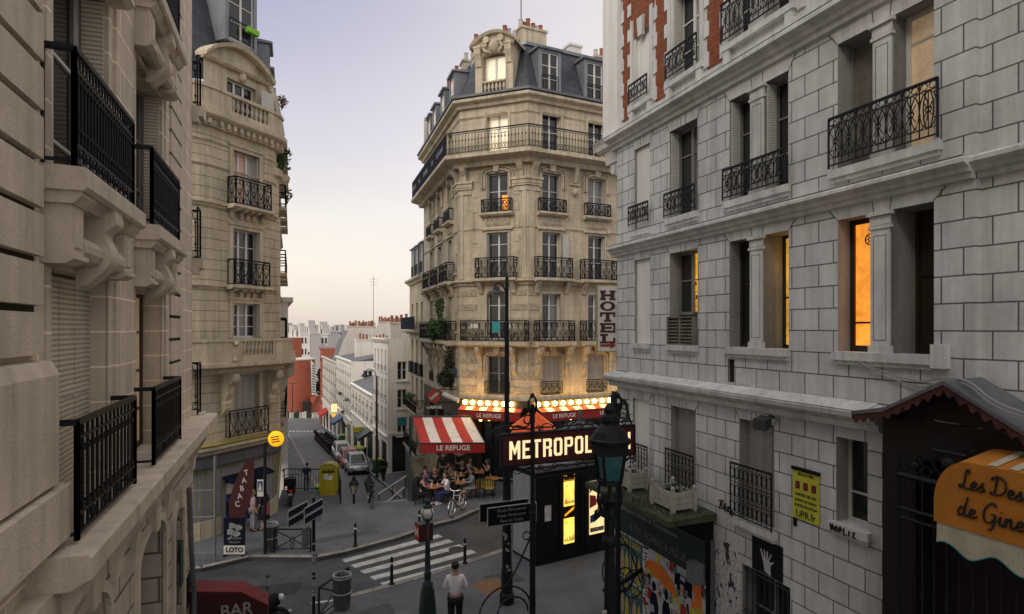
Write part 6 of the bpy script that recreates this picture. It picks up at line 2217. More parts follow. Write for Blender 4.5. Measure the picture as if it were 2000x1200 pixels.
# ================================================================ FLOWER KIOSK against the right-hand wall
FK = thing('flower_kiosk', 'mossy roofed flower kiosk plastered with posters against the white wall', 'kiosk', tuple(Rf.pt(14.5, .5, 0)))
m = MB()
m.box(Rf, 13.9, 17.85, .005, .185, 0, 3.43)
m.build('body', 'kioskblack', FK)
m = MB()
m.hexa([Rf.pt(13.78, .01, 3.44), Rf.pt(17.3, .01, 3.44), Rf.pt(17.3, 1.35, 3.42), Rf.pt(13.78, 1.2, 3.42), Rf.pt(13.78, .01, 3.6), Rf.pt(17.3, .01, 3.6), Rf.pt(17.3, 1.35, 3.54), Rf.pt(13.78, 1.2, 3.54)])
rf = m.build('roof', 'moss', FK)
m = MB()
for k in range(160):
    s, p = RNG.uniform(13.85, 17.2), RNG.uniform(.2, 1.18)
    m.tube([Rf.pt(s, p, 3.55 + (1 - p) * .04), Rf.pt(s + RNG.uniform(-.03, .03), p + RNG.uniform(-.03, .03), 3.6 + RNG.uniform(0, .06))], .01, 3)
tag(m.build('moss_tufts', 'leafd', rf), kind='stuff')
class SF(F):      # the shallow shopfront panel under the canopy
    def pt(s, a, p, z):
        return Rf.pt(1.0976 * a - .294, p - .74, 7.5 - (7.5 - z) * 1.0976)
FKf = SF((0, 0), (1, 0))
m = MB()
m.box(FKf, 12.95, 16.5, .93, .985, 2.62, 3.4)
m.build('fascia', 'green_d', FK)
text('lettering', 'Compositions Florales et Transmissions', .19, orient(FKf.pt(15.1, .993, 3.22), Rf.n), 'textdim', FK, .002, .92, shear=.12)
text('lettering', '& CIE  ACHERE A FLEUR', .25, orient(FKf.pt(14.6, .993, 2.84), Rf.n), 'dimtext', FK, .002, .9, bold=.006)
m = MB()
m.box(FKf, 12.95, 16.5, .93, .945, .7, 2.62)
m.build('poster_layer', 'torn', FK)
def paper(a, b, z, w, mat, p, par=FK, name='poster', rot=0):
    m = MB()
    c, d = (a + b) / 2, (z + w) / 2
    pts = []
    for u, v in ((a, z), (b, z), (b, w), (a, w)):
        x, y = u - c, v - d
        pts.append((c + x * math.cos(rot) - y * math.sin(rot), d + x * math.sin(rot) + y * math.cos(rot)))
    m.prism(FKf, pts, p, p + .003)
    return m.build(name, mat, par)
for k, (a, z) in enumerate(((15.75, 1.55), (15.2, 1.55), (15.75, .5), (15.2, .5))):
    pp = paper(a, a + .52, z, z + 1.0, 'post_t', .946)
    m = MB()
    m.box(FKf, a + .02, a + .5, .949, .951, z + .76, z + .98)
    m.i = 1
    m.prism(FKf, [(a + .3, z + .05), (a + .48, z + .1), (a + .42, z + .5), (a + .32, z + .7), (a + .26, z + .4)], .949, .9515)
    m.i = 2
    m.prism(FKf, [(a + .08, z + .0), (a + .25, z + .02), (a + .2, z + .5), (a + .14, z + .66), (a + .06, z + .4)], .949, .952)
    m.build('print', ['post_t', 'post_p', 'post_y'], pp)
    text('lettering', 'SKINI', .2, orient(FKf.pt(a + .26, .953, z + .87), Rf.n), 'post_y', pp, .002, .85, bold=.004)
for k in range(3):
    z = 2.0 - k * .62
    pp = paper(14.95, 15.17, z, z + .58, 'post_w', .9465)
    m = MB()
    m.box(FKf, 14.95, 15.17, .9495, .952, z + .53, z + .58)
    for j in range(5): m.box(FKf, 15.0, 15.06 + RNG.uniform(.02, .08), .9495, .952, z + .1 + j * .08, z + .13 + j * .08)
    m.build('print', 'post_r' if k % 2 else 'textblack', pp)
for k in range(78):
    a, z = RNG.uniform(12.96, 15.1), RNG.uniform(.75, 2.5)
    w_, h_ = RNG.uniform(.05, .22), RNG.uniform(.06, .28)
    if 14.05 < a < 14.75 and k % 4: continue
    paper(a, a + w_, z, z + h_, RNG.choice(['post_w', 'post_w', 'torn', 'torn', 'lilacgrey', 'navy', 'upr', 'post_r', 'teal', 'post_p', 'textblack']), .9462 + k * .00008, rot=RNG.uniform(-.25, .25))
# paste-up of a couple sharing an orange umbrella
pp = paper(14.0, 14.92, .35, 2.5, 'torn', .9461, rot=.01)
m = MB()
cx, cz = 14.48, 2.0
UV = [(.64 * math.cos(PI * k / 14), .36 * math.sin(PI * k / 14)) for k in range(15)] + [(-.43, .04), (-.22, -.02), (0, .04), (.22, -.02), (.43, .04)]
ca, sa = math.cos(-.2), math.sin(-.2)
m.prism(FKf, [(cx - (u * ca - v * sa), cz + u * sa + v * ca) for u, v in UV], .951, .956)
m.tube([FKf.pt(cx + .02, .955, cz), FKf.pt(cx + .1, .955, cz - .45)], .008, 4)
m.build('umbrella_print', 'post_o', pp)
m = MB()
for c, mt in ((14.72, 0), (14.25, 1)):
    m.i = 0
    m.prism(FKf, [(c - .14, .95), (c + .14, .92), (c + .15, 1.5), (c + .09, 1.68), (c - .09, 1.68), (c - .17, 1.45)], .95, .9535)
    m.prism(FKf, [(c + .08 * math.cos(k * PI / 5), 1.82 + .11 * math.sin(k * PI / 5)) for k in range(10)], .95, .9535)
    m.i = 1
    m.prism(FKf, [(c - .12, .4), (c - .02, .4), (c - .01, .95), (c - .13, .95)], .95, .9535)
    m.prism(FKf, [(c + .02, .4), (c + .12, .4), (c + .13, .95), (c + .01, .95)], .95, .9535)
m.build('figure_print', ['navy', 'lilacgrey'], pp)
for a, b, z, w, mt, r in ((13.75, 14.05, 1.7, 2.0, 'upr', .05), (13.35, 13.95, 2.1, 2.45, 'navy', .02), (13.05, 13.4, 1.95, 2.45, 'post_o', -.06), (13.0, 13.25, 1.7, 2.0, 'post_y', .1), (13.55, 13.75, 1.5, 1.85, 'post_r', .1), (13.8, 13.98, .7, 1.4, 'upr', -.03), (13.2, 13.35, .9, 1.2, 'teal', .3), (13.25, 13.5, 1.1, 1.4, 'post_r', -.5)):
    paper(a, b, z, w, mt, .947 + RNG.uniform(0, .0015), rot=r)
m = MB()
m.box(FKf, 12.95, 13.22, .93, 1.2, 2.55, 2.95)
m.build('meter_box', 'zinc', FK)
m = MB()
m.tube([FKf.pt(12.9, .8, .7), FKf.pt(12.9, .8, 3.4)], .05, 8)
m.build('downpipe', 'zincd', FK)
def planter_box(s0, s1, p0, p1, z, label, plants=True):
    t = thing('planter', label, 'planter', tuple(Rf.pt((s0 + s1) / 2, (p0 + p1) / 2, z)), 0)
    m = MB()
    h = .42
    for k in range(3):
        q = z + .06 + k * .125
        m.box(Rf, s0, s1, p1 - .03, p1, q, q + .115).box(Rf, s0, s1, p0, p0 + .03, q, q + .115)
        m.box(Rf, s0, s0 + .03, p0 + .03, p1 - .03, q, q + .115).box(Rf, s1 - .03, s1, p0 + .03, p1 - .03, q, q + .115)
    m.build('slats', 'planter', t)
    m = MB()
    for s in (s0, s1):
        for p in (p0, p1):
            m.box(Rf, s - .04, s + .04, p - .04, p + .04, z, z + h + .06)
            m.ball(Rf.pt(s, p, z + h + .1), .05, 8, 6)
    m.build('post', 'planter', t)
    m = MB()
    m.box(Rf, s0 + .04, s1 - .04, p0 + .04, p1 - .04, z + .1, z + .33)
    m.build('soil', 'soil', t)
    c = Rf.pt((s0 + s1) / 2, (p0 + p1) / 2, z + .42)
    leaves(c, ((s1 - s0) * .35, .16, .16), 60 if plants else 12, .05, RNG).build('plants', 'leafd', t)
planter_box(14.15, 14.95, .3, .85, 3.57, 'large weathered white planter box with ball corners on the mossy kiosk roof')
planter_box(16.0, 16.5, .35, .8, 3.57, 'small white planter box at the far end of the mossy kiosk roof', False)

# ================================================================ PRESS KIOSK
Kf = F((.78, 19.4), (.853, .521))
KS = F((.78, 19.4), (-.521, .853), True)
PK = thing('press_kiosk', 'black newspaper kiosk with grey roller shutter and backlit yellow panels', 'kiosk', (.78, 19.4, 0))
m = MB()
m.box(Kf, 0, 3.1, -1.45, 0, 0, 2.95)
m.build('body', 'kioskblack', PK)
m = MB()
m.box(Kf, -.08, 3.2, -1.55, .1, 2.95, 3.1)
m.build('roof', 'zincd', PK)
m = MB()
m.box(Kf, .1, 3.0, -1.35, -.1, 3.1, 3.16).box(Kf, .6, 1.3, -1.1, -.5, 3.16, 3.22)
m.build('roof_panel', 'fargrey', PK)
m = MB()
for k in range(24):
    z = .1 + k * .112
    m.mould(Kf, -.001, -.03, [(-1.38, z), (-.07, z), (-.07, z + .1), (-1.38, z + .1)])
m.build('roller_shutter', 'rollshut', PK)
m = MB()
for s in (0, .9, 1.75, 1.95, 2.85, 3.1):
    m.box(Kf, s - .03, s + .03, .0, .03, 0, 2.95)
m.box(Kf, 0, 3.1, .0, .05, 2.62, 2.7).box(Kf, 0, 3.1, 0, .04, 0, .18)
m.build('frame', 'kioskblack', PK)
for a, b, z, w in ((1.05, 1.46, 1.72, 2.52), (1.05, 1.46, .5, 1.32)):
    m = MB()
    m.box(Kf, a, b, .005, .03, z, w)
    p = m.build('backlit_panel', 'press', PK)
    text('lettering', 'So', .1, orient(Kf.pt(a + .1, .033, w - .14), Kf.n), 'textblack', p, .002)
    m = MB()
    for k in range(9):
        s = a + .03 + k * .042
        h = RNG.uniform(.04, .2)
        m.prism(Kf, [(s, z + .08), (s + .03, z + .08), (s + .025, z + .08 + h), (s + .008, z + .08 + h)], .031, .034)
    m.build('print', 'brownframe', p)
m = MB()
m.box(Kf, 1.04, 1.47, .005, .03, 2.56, 2.76)
p = m.build('sign_plate', 'kioskblack', PK)
text('lettering', 'Presse', .16, orient(Kf.pt(1.255, .034, 2.66), Kf.n), 'lamp_y', p, .002, .9, shear=.3)
m = MB()
for a, b, z, w in ((1.04, 1.47, 2.755, 2.765), (1.04, 1.47, 2.555, 2.565)): m.box(Kf, a, b, .03, .034, z, w)
for a in (1.04, 1.46): m.box(Kf, a, a + .01, .03, .034, 2.565, 2.755)
m.build('sign_border', 'lamp_y', p)
m = MB()
for k in range(6):
    s = 1.08 + k * .06
    m.prism(Kf, [(s, 1.4 + k * .03), (s + .06, 1.42 + k * .032), (s + .075, 1.49 + k * .036), (s + .01, 1.46 + k * .034)], .01, .03)
m.build('feather_logo', 'lamp_y', PK)
m = MB()
m.box(Kf, 2.1, 2.72, .005, .03, .62, 2.4)
p = m.build('backlit_poster', 'backlit', PK)
m = MB()
for poly, mt in (([(2.1, 1.5), (2.4, 1.6), (2.35, 1.9), (2.1, 1.95)], 0), ([(2.25, 1.0), (2.65, 1.2), (2.6, 1.5), (2.3, 1.4)], 1), ([(2.4, 1.3), (2.7, 1.5), (2.72, 2.0), (2.5, 1.9)], 2), ([(2.1, 2.0), (2.3, 2.2), (2.15, 2.4), (2.1, 2.4)], 3), ([(2.5, 2.05), (2.72, 2.3), (2.72, 2.4), (2.4, 2.4)], 3), ([(2.12, 1.0), (2.3, 1.05), (2.28, 1.3), (2.12, 1.25)], 4)):
    m.i = mt
    m.prism(Kf, poly, .031, .034)
m.i = 3
m.box(Kf, 2.12, 2.7, .031, .034, .7, .84)
m.build('print', ['post_r', 'navy', 'post_y', 'textblack', 'blue_sign'], p)
text('lettering', 'CITIZEN K', .11, orient(Kf.pt(2.41, .036, .77), Kf.n), 'textwhite', p, .002, .9, bold=.002)
m = MB()
m.box(Kf, .3, .55, .005, .012, 1.35, 1.85)
p = m.build('sticker', 'post_w', PK)
m = MB()
m.lathe([(.82, 3.16), (.82, 3.55), (.95, 3.6), (.93, 3.7)] + [(.9 * math.cos(PI / 2 * k / 6), 3.7 + .62 * math.sin(PI / 2 * k / 6)) for k in range(6)] + [(.05, 4.35), (.09, 4.45), (.02, 4.75)], Kf.pt(2.3, -.75, 0), 16)
d = m.build('dome', M('weathered zinc dome', (.085, .09, .09), .6, streak=.3), PK, True)
m = MB()
for k in range(8):
    a = 2 * PI * k / 8
    c = Kf.pt(2.3, -.75, 0)
    m.tube([(c.x + .93 * math.cos(PI / 2 * j / 6) * math.cos(a), c.y + .93 * math.cos(PI / 2 * j / 6) * math.sin(a), 3.7 + .64 * math.sin(PI / 2 * j / 6)) for j in range(7)], .025, 5)
m.build('dome_rib', 'iron', d)

# ================================================================ METRO SIGN on its two posts
MS = F((.45, 13.5), (.917, .399))
ME = thing('metro_sign', 'maroon METROPOLITAIN sign with lit cream letters in wrought iron between two black posts', 'sign', (.45, 13.5, 0))
z0, z1 = 4.52, 5.17
m = MB()
m.box(MS, -.67, 2.72, -.2, -.08, z0, z1)
pn = m.build('panel', 'metro_red', ME)
m = MB()
m.box(MS, -.7, 2.75, -.22, -.06, z1, z1 + .035).box(MS, -.7, 2.75, -.22, -.06, z0 - .035, z0).box(MS, -.7, -.67, -.22, -.06, z0, z1).box(MS, 2.72, 2.75, -.22, -.06, z0, z1)
m.build('panel_frame', 'iron', pn)
def stencil(ch, s, w, zb, h, mb):
    t = min(.058, w * .34)
    P = lambda *pts: mb.prism(MS, [(s + x, zb + z) for x, z in pts], -.078, -.066)
    B = lambda a, b, c, d: P((a, c), (b, c), (b, d), (a, d))
    if ch == 'M':
        B(0, t, 0, h); B(w - t, w, 0, h)
        P((t + .004, h), (t + .004, h * .62), (w / 2 - .005, h * .25), (w / 2 - .005, h * .6)); P((w - t - .004, h), (w / 2 + .005, h * .6), (w / 2 + .005, h * .25), (w - t - .004, h * .62))
    elif ch == 'E':
        B(0, t, 0, h); B(t + .012, w, 0, t); B(t + .012, w, h - t, h); B(t + .012, w * .85, h / 2 - t / 2, h / 2 + t / 2)
    elif ch == 'T':
        B(0, w, h - t, h); B(w / 2 - t / 2, w / 2 + t / 2, 0, h - t - .012)
    elif ch in 'RP':
        B(0, t, 0, h); B(t + .012, w - .03, h - t, h); P((w - t, h * .52), (w - .02, h * .5), (w, h * .56), (w, h - .03), (w - .03, h - .001), (w - t, h - t))
        B(t + .012, w - .03, h * .45, h * .45 + t * .8)
        if ch == 'R': P((w - t - .01, 0), (w, 0), (w, h * .36), (w - .03, h * .43), (w - t - .01, h * .43))
    elif ch == 'O':
        P((0, .05), (.04, 0), (w / 2 - .007, 0), (w / 2 - .007, t), (t, t + .01), (t, h - t - .01), (w / 2 - .007, h - t), (w / 2 - .007, h), (.04, h), (0, h - .05))
        P((w, .05), (w - .04, 0), (w / 2 + .007, 0), (w / 2 + .007, t), (w - t, t + .01), (w - t, h - t - .01), (w / 2 + .007, h - t), (w / 2 + .007, h), (w - .04, h), (w, h - .05))
    elif ch == 'L':
        B(0, t, 0, h); B(t + .012, w, 0, t)
    elif ch == 'I':
        B(0, t, 0, h)
    elif ch == 'A':
        P((0, 0), (t, 0), (w / 2 - .004, h), (w / 2 - t * .8, h)); P((w, 0), (w - t, 0), (w / 2 + .004, h), (w / 2 + t * .8, h)); B(w * .33, w * .67, h * .22, h * .22 + t * .8)
    elif ch == 'N':
        B(0, t, 0, h); B(w - t, w, 0, h); P((t + .006, h), (t + .006, h * .6), (w - t - .006, 0), (w - t - .006, h * .4))
s = -.52
for ch in 'METROPOLITAIN':
    w = {'M': .255, 'I': .06, 'L': .185, 'E': .185, 'T': .2}.get(ch, .21)
    m = MB()
    stencil(ch, s, w, z0 + .12, .40, m)
    m.build('letter', 'metro_letter', pn)
    s += w + .06
m = MB()      # scroll ironwork above and below
for z, sg in ((z1 + .05, 1), (z0 - .05, -1)):
    m.tube([MS.pt(-.75, -.1, z + sg * .07), MS.pt(2.7, -.1, z + sg * .07)], .018, 5)
    for sc_ in (-.55, .25, .6, 1.2, 1.9, 2.45):
        m.tube(circ(lambda u, v: MS.pt(u, -.1, v), sc_, z + sg * .06, .06, .05, 10), .014, 4, True)
    for a, b in ((-.5, .2), (.2, .95), (1.3, 2.15)):
        m.tube([MS.pt(u, -.1, v) for u, v in smooth_pts([(a, z), (a + (b - a) * .25, z + sg * .16), (a + (b - a) * .7, z + sg * .03), (b, z + sg * .13)], 4)], .014, 4)
m.tube([MS.pt(u, -.1, v) for u, v in smooth_pts([(-.85, z1 - .1), (-.9, z1 + .1), (-.6, z1 + .2), (-.1, z1 + .16), (0, z1 + .35)], 5)], .022, 5)
m.tube([MS.pt(u, -.1, v) for u, v in smooth_pts([(2.15, z1 + .75), (2.45, z1 + .6), (2.6, z1 + .2), (2.72, z1 - .2), (2.6, z0 - .1), (2.2, z0 - .15)], 5)], .024, 5)
m.build('scrollwork', 'iron', ME)
for s_, top in ((0, 5.83), (2.21, 5.75)):
    m = MB()
    c = MS.pt(s_, 0, 0)
    m.lathe([(.11, 0), (.11, .5), (.07, .62), (.06, 3.4), (.075, 3.45), (.05, 3.5), (.045, top - .4), (.06, top - .38), (.045, top)], (c.x, c.y, 0), 10)
    p = m.build('post', 'iron', ME)
    m = MB()
    m.tube(circ(lambda u, v: MS.pt(u, 0, v), s_, top - .02, .1, .2, 12), .03, 5, True)
    m.tube(circ(lambda u, v: MS.pt(u, 0, v), s_ - .12, top - .32, .09, .1, 10), .02, 5, True)
    m.ball(MS.pt(s_, 0, top + .2), .05, 8, 6)
    m.build('finial', 'iron', p)
# scroll hoops of the metro stair railing near the bottom of the view
HR = thing('metro_railing', 'black wrought iron railing hoops around the metro stairs below the sign', 'railing', (.4, 13.4, 0))
def hoop(cx, cz, r, s_off, mb, a0=0, a1=PI):
    mb.tube(circ(lambda u, v: MS.pt(u, s_off, v), cx, cz, r, r, 18, a0, a1), .02, 5)
m = MB()
hoop(-.62, 1.3, .62, -.05, m); hoop(-.45, 1.3, .36, -.05, m)
m.tube([MS.pt(-1.24, -.05, 0), MS.pt(-1.24, -.05, 1.3)], .022, 5).tube([MS.pt(0, -.05, 1.3), MS.pt(0, -.05, .5)], .022, 5)
m.tube([MS.pt(u, -.05, v) for u, v in smooth_pts([(-.75, 1.75), (-.4, 2.2), (-.05, 2.85)], 5)], .02, 5)
m.tube(circ(lambda u, v: MS.pt(u, -.05, v), -.12, 2.95, .09, .09, 10), .018, 4, True)
m.tube([MS.pt(0, -.02, 4.2), MS.pt(2.21, -.02, 4.25)], .022, 5)
m.build('hoops', 'iron', HR)
m = MB()
for cx, cz, r in ((2.6, 1.65, .5), (2.72, 1.35, .26), (3.0, 1.2, .3)):
    m.tube(circ(lambda u, v: MS.pt(u, -.5, v), cx, cz, r, r * 1.15, 18), .018, 5, True)
m.tube([MS.pt(u, -.5, v) for u, v in smooth_pts([(2.1, 3.0), (2.5, 2.6), (2.9, 2.0), (3.2, 1.2)], 5)], .02, 5)
m.tube([MS.pt(u, -.6, v) for u, v in smooth_pts([(2.2, 1.12), (2.9, 1.3), (3.4, 1.5), (3.55, 1.4), (3.5, 1.1)], 5)], .06, 6)
m.build('hoops', 'iron', HR)

# ================================================================ STREET LAMPS, SIGNS, FURNITURE
# lantern close on the right
LN = thing('street_lantern', 'large black lantern with dark teal panes close in front of the metro sign', 'street lamp', (1.43, 9, 1.8))
m = MB()
m.lathe([(.13, 1.7), (.13, 2.2), (.09, 2.3), (.075, 4.3), (.11, 4.36), (.11, 4.42), (.07, 4.48), (.07, 4.72), (.13, 4.78), (.1, 4.9), (.16, 5.0), (.12, 5.08)], (1.43, 9, 0), 14)
m.build('column', 'iron', LN)
m = MB()
for k in range(6):
    a = 2 * PI * k / 6 + .3
    m.tube([(1.43 + .11 * math.cos(a), 9 + .11 * math.sin(a), 4.75), (1.43 + .2 * math.cos(a), 9 + .2 * math.sin(a), 5.0), (1.43 + .17 * math.cos(a), 9 + .17 * math.sin(a), 5.22)], .016, 5)
m.build('cradle', 'iron', LN)
m = MB()
m.lathe([(.17, 5.22), (.19, 5.24), (.185, 5.28), (.12, 5.29)], (1.43, 9, 0), 8, PI / 8)
m.lathe([(.24, 5.80), (.30, 5.82), (.31, 5.88), (.28, 5.9), (.22, 6.0), (.13, 6.09), (.11, 6.11), (.13, 6.16), (.12, 6.22), (.07, 6.26), (.09, 6.32), (.03, 6.4)], (1.43, 9, 0), 16)
for k in range(4):
    a = PI / 4 + k * PI / 2 + .25
    m.tube([(1.43 + .175 * math.cos(a), 9 + .175 * math.sin(a), 5.25), (1.43 + .265 * math.cos(a), 9 + .265 * math.sin(a), 5.83)], .022, 5)
m.lathe([(.2, 5.66), (.285, 5.66), (.29, 5.82), (.2, 5.82)], (1.43, 9, 0), 4, PI / 4 + .25)
m.build('hood', 'iron', LN)
m = MB()
m.lathe([(.16, 5.27), (.245, 5.78)], (1.43, 9, 0), 4, PI / 4 + .25)
m.build('pane', 'tealglass', LN)
m = MB()
m.box(WF, 1.3, 1.37, 8.88, 8.9, 3.3, 3.42)
m.build('number_plate', 'planter', LN)
# tall street light
SL = thing('street_lamp', 'tall dark street light with a bell lamp on a short arm, standing before the kiosk', 'street lamp', (-.14, 16.8, 0))
m = MB()
m.lathe([(.2, 0), (.2, .25), (.16, .3), (.155, .9), (.135, .95), (.115, 2.6), (.1, 4.6), (.075, 4.65), (.06, 7.6), (.075, 7.62), (.05, 7.66), (.045, 8.9), (.02, 8.95)], (-.14, 16.8, 0), 14)
m.build('column', 'iron', SL)
m = MB()
m.tube(smooth_pts([(-.14, 16.8, 8.35), (-.22, 16.8, 8.62), (-.36, 16.8, 8.75), (-.47, 16.8, 8.68), (-.47, 16.8, 8.6)], 4), .022, 6)
m.build('arm', 'iron', SL)
m = MB()
m.lathe([(.02, 8.66), (.07, 8.64), (.1, 8.56), (.22, 8.5), (.27, 8.44), (.25, 8.44), (.05, 8.5)], (-.43, 16.8, 0), 16)
m.build('lamp_head', 'irongrey', SL)
m = MB()
for k in range(12):
    a, z = RNG.uniform(-2.2, -.9), RNG.uniform(.8, 2.6)
    fr = F((-.14 + .14 * math.cos(a), 16.8 + .14 * math.sin(a)), (-math.sin(a), math.cos(a)))
    m.box(fr, -.03, .03, -.02, .006, z, z + RNG.uniform(.04, .1))
m.build('sticker', 'textdim', SL)
DS = thing('direction_sign', 'pair of dark brown direction boards with pale rims strapped to the tall street light', 'sign', (-.1, 16.6, 2.3))
for off, dz, dx in ((0, 0, .12), (.16, .06, -.05)):
    fr = F((-.75 + dx - off * .3, 16.2 + off), (1.32, .58))
    m = MB()
    m.box(fr, 0, 1.4, -.03, 0, 2.28 + dz, 2.74 + dz)
    b = m.build('board', 'kioskblack', DS)
    m = MB()
    m.box(fr, -.02, 1.42, -.035, .008, 2.74 + dz, 2.765 + dz).box(fr, -.02, 1.42, -.035, .008, 2.255 + dz, 2.28 + dz).box(fr, -.02, 0, -.035, .008, 2.28 + dz, 2.74 + dz).box(fr, 1.4, 1.42, -.035, .008, 2.28 + dz, 2.74 + dz)
    m.build('rim', 'textdim', b)
    if off == 0:
        for j, s_ in enumerate(('Moulin Montmartre', 'Musée Montmartre', 'Place du Tertre')):
            text('lettering', s_, .125, orient(fr.pt(.68, .003, 2.65 - j * .14), fr.n), 'textdim', b, .002, .85)
# metro totem with white globe
MT_ = thing('metro_totem', 'dark green metro lamp standard with white globe and red sign box', 'street lamp', (-2.06, 15, 0))
m = MB()
m.lathe([(.3, 0), (.3, .2), (.24, .3), (.2, .75), (.17, 1.1), (.13, 1.2), (.14, 1.27), (.085, 1.32), (.08, 1.5), (.1, 1.52), (.075, 1.56), (.06, 2.2), (.075, 2.26), (.05, 2.3), (.05, 2.85)], (-2.06, 15, 0), 16)
m.build('column', 'green_d', MT_, True)
m = MB()
m.ball((-2.06, 15, 3.0), .16, 16, 12)
g = m.build('globe', 'globe', MT_, True)
m = MB()
m.lathe([(.1, 2.82), (.13, 2.86), (.1, 2.9)], (-2.06, 15, 0), 12)
m.lathe([(.1, 3.12), (.12, 3.14), (.11, 3.2), (.07, 3.22), (.08, 3.3), (.03, 3.36), (.02, 3.42)], (-2.06, 15, 0), 12)
for k in range(4):
    a = k * PI / 2 + .9
    m.tube([(-2.06 + .165 * math.sin(t) * math.cos(a), 15 + .165 * math.sin(t) * math.sin(a), 3.0 - .165 * math.cos(t)) for t in [PI * (.15 + .7 * j / 8) for j in range(9)]], .014, 4)
m.build('crown', 'green_d', MT_)
fr = F((-2.2, 14.82), (.62, .78))
m = MB()
m.box(F((-2.24, 14.86), (.5, .3)), 0, .36, -.3, 0, 2.32, 2.74)
sb = m.build('sign_box', 'green_d', MT_)
fr = F((-2.24, 14.86), (.5, .3))
fs = F(fr.pt(0, -.3, 0).to_2d(), -fr.n * -1)
m = MB()
m.box(fr, -.012, -.001, -.28, -.02, 2.36, 2.7)
m.build('sign_face', 'redfab', sb)
text('lettering', 'M', .3, orient(fr.pt(-.014, -.15, 2.53), -fr.d), 'textwhite', sb, .001, .9, bold=.006)
m = MB()
m.box(fr, .03, .33, .001, .01, 2.36, 2.7)
m.build('sign_face', 'metro_red', sb)
# sign post with street-direction plates
SP = thing('sign_post', 'thin black post plastered with stickers carrying four angled name plates', 'sign post', (-5.1, 15.8, 0))
m = MB()
m.tube([(-5.1, 15.8, 0), (-5.1, 15.8, 3.15)], .042, 8)
m.build('pole', 'iron', SP)
m = MB()
for k in range(16):
    z = RNG.uniform(.5, 2.0)
    m.lathe([(.0455, z), (.0455, z + RNG.uniform(.03, .12))], (-5.1, 15.8, 0), 8)
m.build('sticker', 'textdim', SP)
fr = F((-5.25, 15.2), (.2, 1.1))
for k, (s0, p, z) in enumerate(((-.15, -.25, 2.82), (-.15, -.25, 2.6), (.0, .1, 2.86), (.0, .1, 2.64))):
    m = MB()
    m.box(fr, s0, s0 + .95, p, p + .025, z, z + .19)
    b = m.build('plate', 'textdim', SP)
    m = MB()
    m.box(fr, s0 + .02, s0 + .93, p + .0255, p + .029, z + .02, z + .17)
    m.build('plate_face', 'navy' if k > 1 else 'kioskblack', b)
m = MB()
m.box(fr, .2, .55, -.06, -.04, 1.95, 2.45)
m.build('back_plate', 'zincd', SP)
# bollards
def bollard_proto():
    t = thing('bollard', 'x', 'bollard')
    m = MB()
    m.lathe([(.09, 0), (.09, .04), (.05, .06), (.045, .66), (.055, .68), (.045, .70), (.05, .76), (.03, .8), (.01, .82)], (0, 0, 0), 10)
    m.build('post', 'iron', t)
    m = MB()
    m.lathe([(.0475, .6), (.0475, .66)], (0, 0, 0), 10)
    m.build('white_band', 'textwhite', t)
    return t
bp_ = bollard_proto()
for k, (x, y, lab) in enumerate(((694, 1068, 'black bollard on the far pavement left of the zebra crossing'), (765, 1142, 'black bollard on the near kerb at the left end of the zebra stripes'), (908, 1101, 'black bollard on the near kerb at the right end of the zebra stripes'), (819, 1040, 'black bollard on the far kerb half hidden behind the white globe lamp'))):
    q = gpt(x, y)
    put(bp_, (q[0], q[1], 0), 0, lab, 'bollards along the kerbs', k == 0)
# cross barriers
def barrier(a, b, h, label, name='street_barrier'):
    fr = F(a, Vector(b) - Vector(a))
    L = (Vector(b) - Vector(a)).length
    t = thing(name, label, 'barrier', (a[0], a[1], 0))
    m = MB()
    for s in (0, L): m.tube([fr.pt(s, 0, 0), fr.pt(s, 0, h)], .03, 6)
    m.tube([fr.pt(0, 0, h), fr.pt(L, 0, h)], .03, 6).tube([fr.pt(0, 0, .12), fr.pt(L, 0, .12)], .02, 6)
    m.build('frame', 'iron', t)
    m = MB()
    m.tube([fr.pt(0, .0, .12), fr.pt(L, .0, h)], .018, 5).tube([fr.pt(0, .02, h), fr.pt(L, .02, .12)], .018, 5)
    m.tube(circ(lambda u, v: fr.pt(u, .01, v), L / 2, h * .56, .09, .09, 10), .016, 4, True)
    m.tube(circ(lambda u, v: fr.pt(u, .01, v), L / 2, .24, .05, .09, 10), .014, 4, True)
    m.build('cross_bars', 'iron', t)
barrier((-7.95, 20.55), (-6.75, 20.6), .78, 'black cross-braced barrier beside the litter bin on the far pavement')
barrier((-4.95, 15.75), (-4.55, 17.1), .85, 'black cross-braced barrier behind the litter bin on the near kerb')
def bin_(x, y, label):
    t = thing('litter_bin', label, 'litter bin', (x, y, 0))
    m = MB()
    for k in range(20):
        a = 2 * PI * k / 20
        m.tube([(x + .2 * math.cos(a), y + .2 * math.sin(a), .06), (x + .23 * math.cos(a), y + .23 * math.sin(a), .85)], .02, 4)
    m.build('slats', 'greybin', t)
    m = MB()
    m.lathe([(.18, .08), (.205, .82), (.19, .82), (.17, .1)], (x, y, 0), 16)
    m.build('liner', 'zincd', t)
    m = MB()
    for r, z in ((.24, .86), (.23, .92), (.24, .45)):
        m.tube(circ(lambda u, v: Vector((x + u, y + v, z)), 0, 0, r, r, 18), .018, 5, True)
    m.build('ring', 'textdim', t)
bin_(-8.15, 20.75, 'grey slatted litter bin by the pole on the far pavement')
bin_(-4.55, 16.45, 'grey slatted litter bin leaning in front of the barrier on the near kerb')
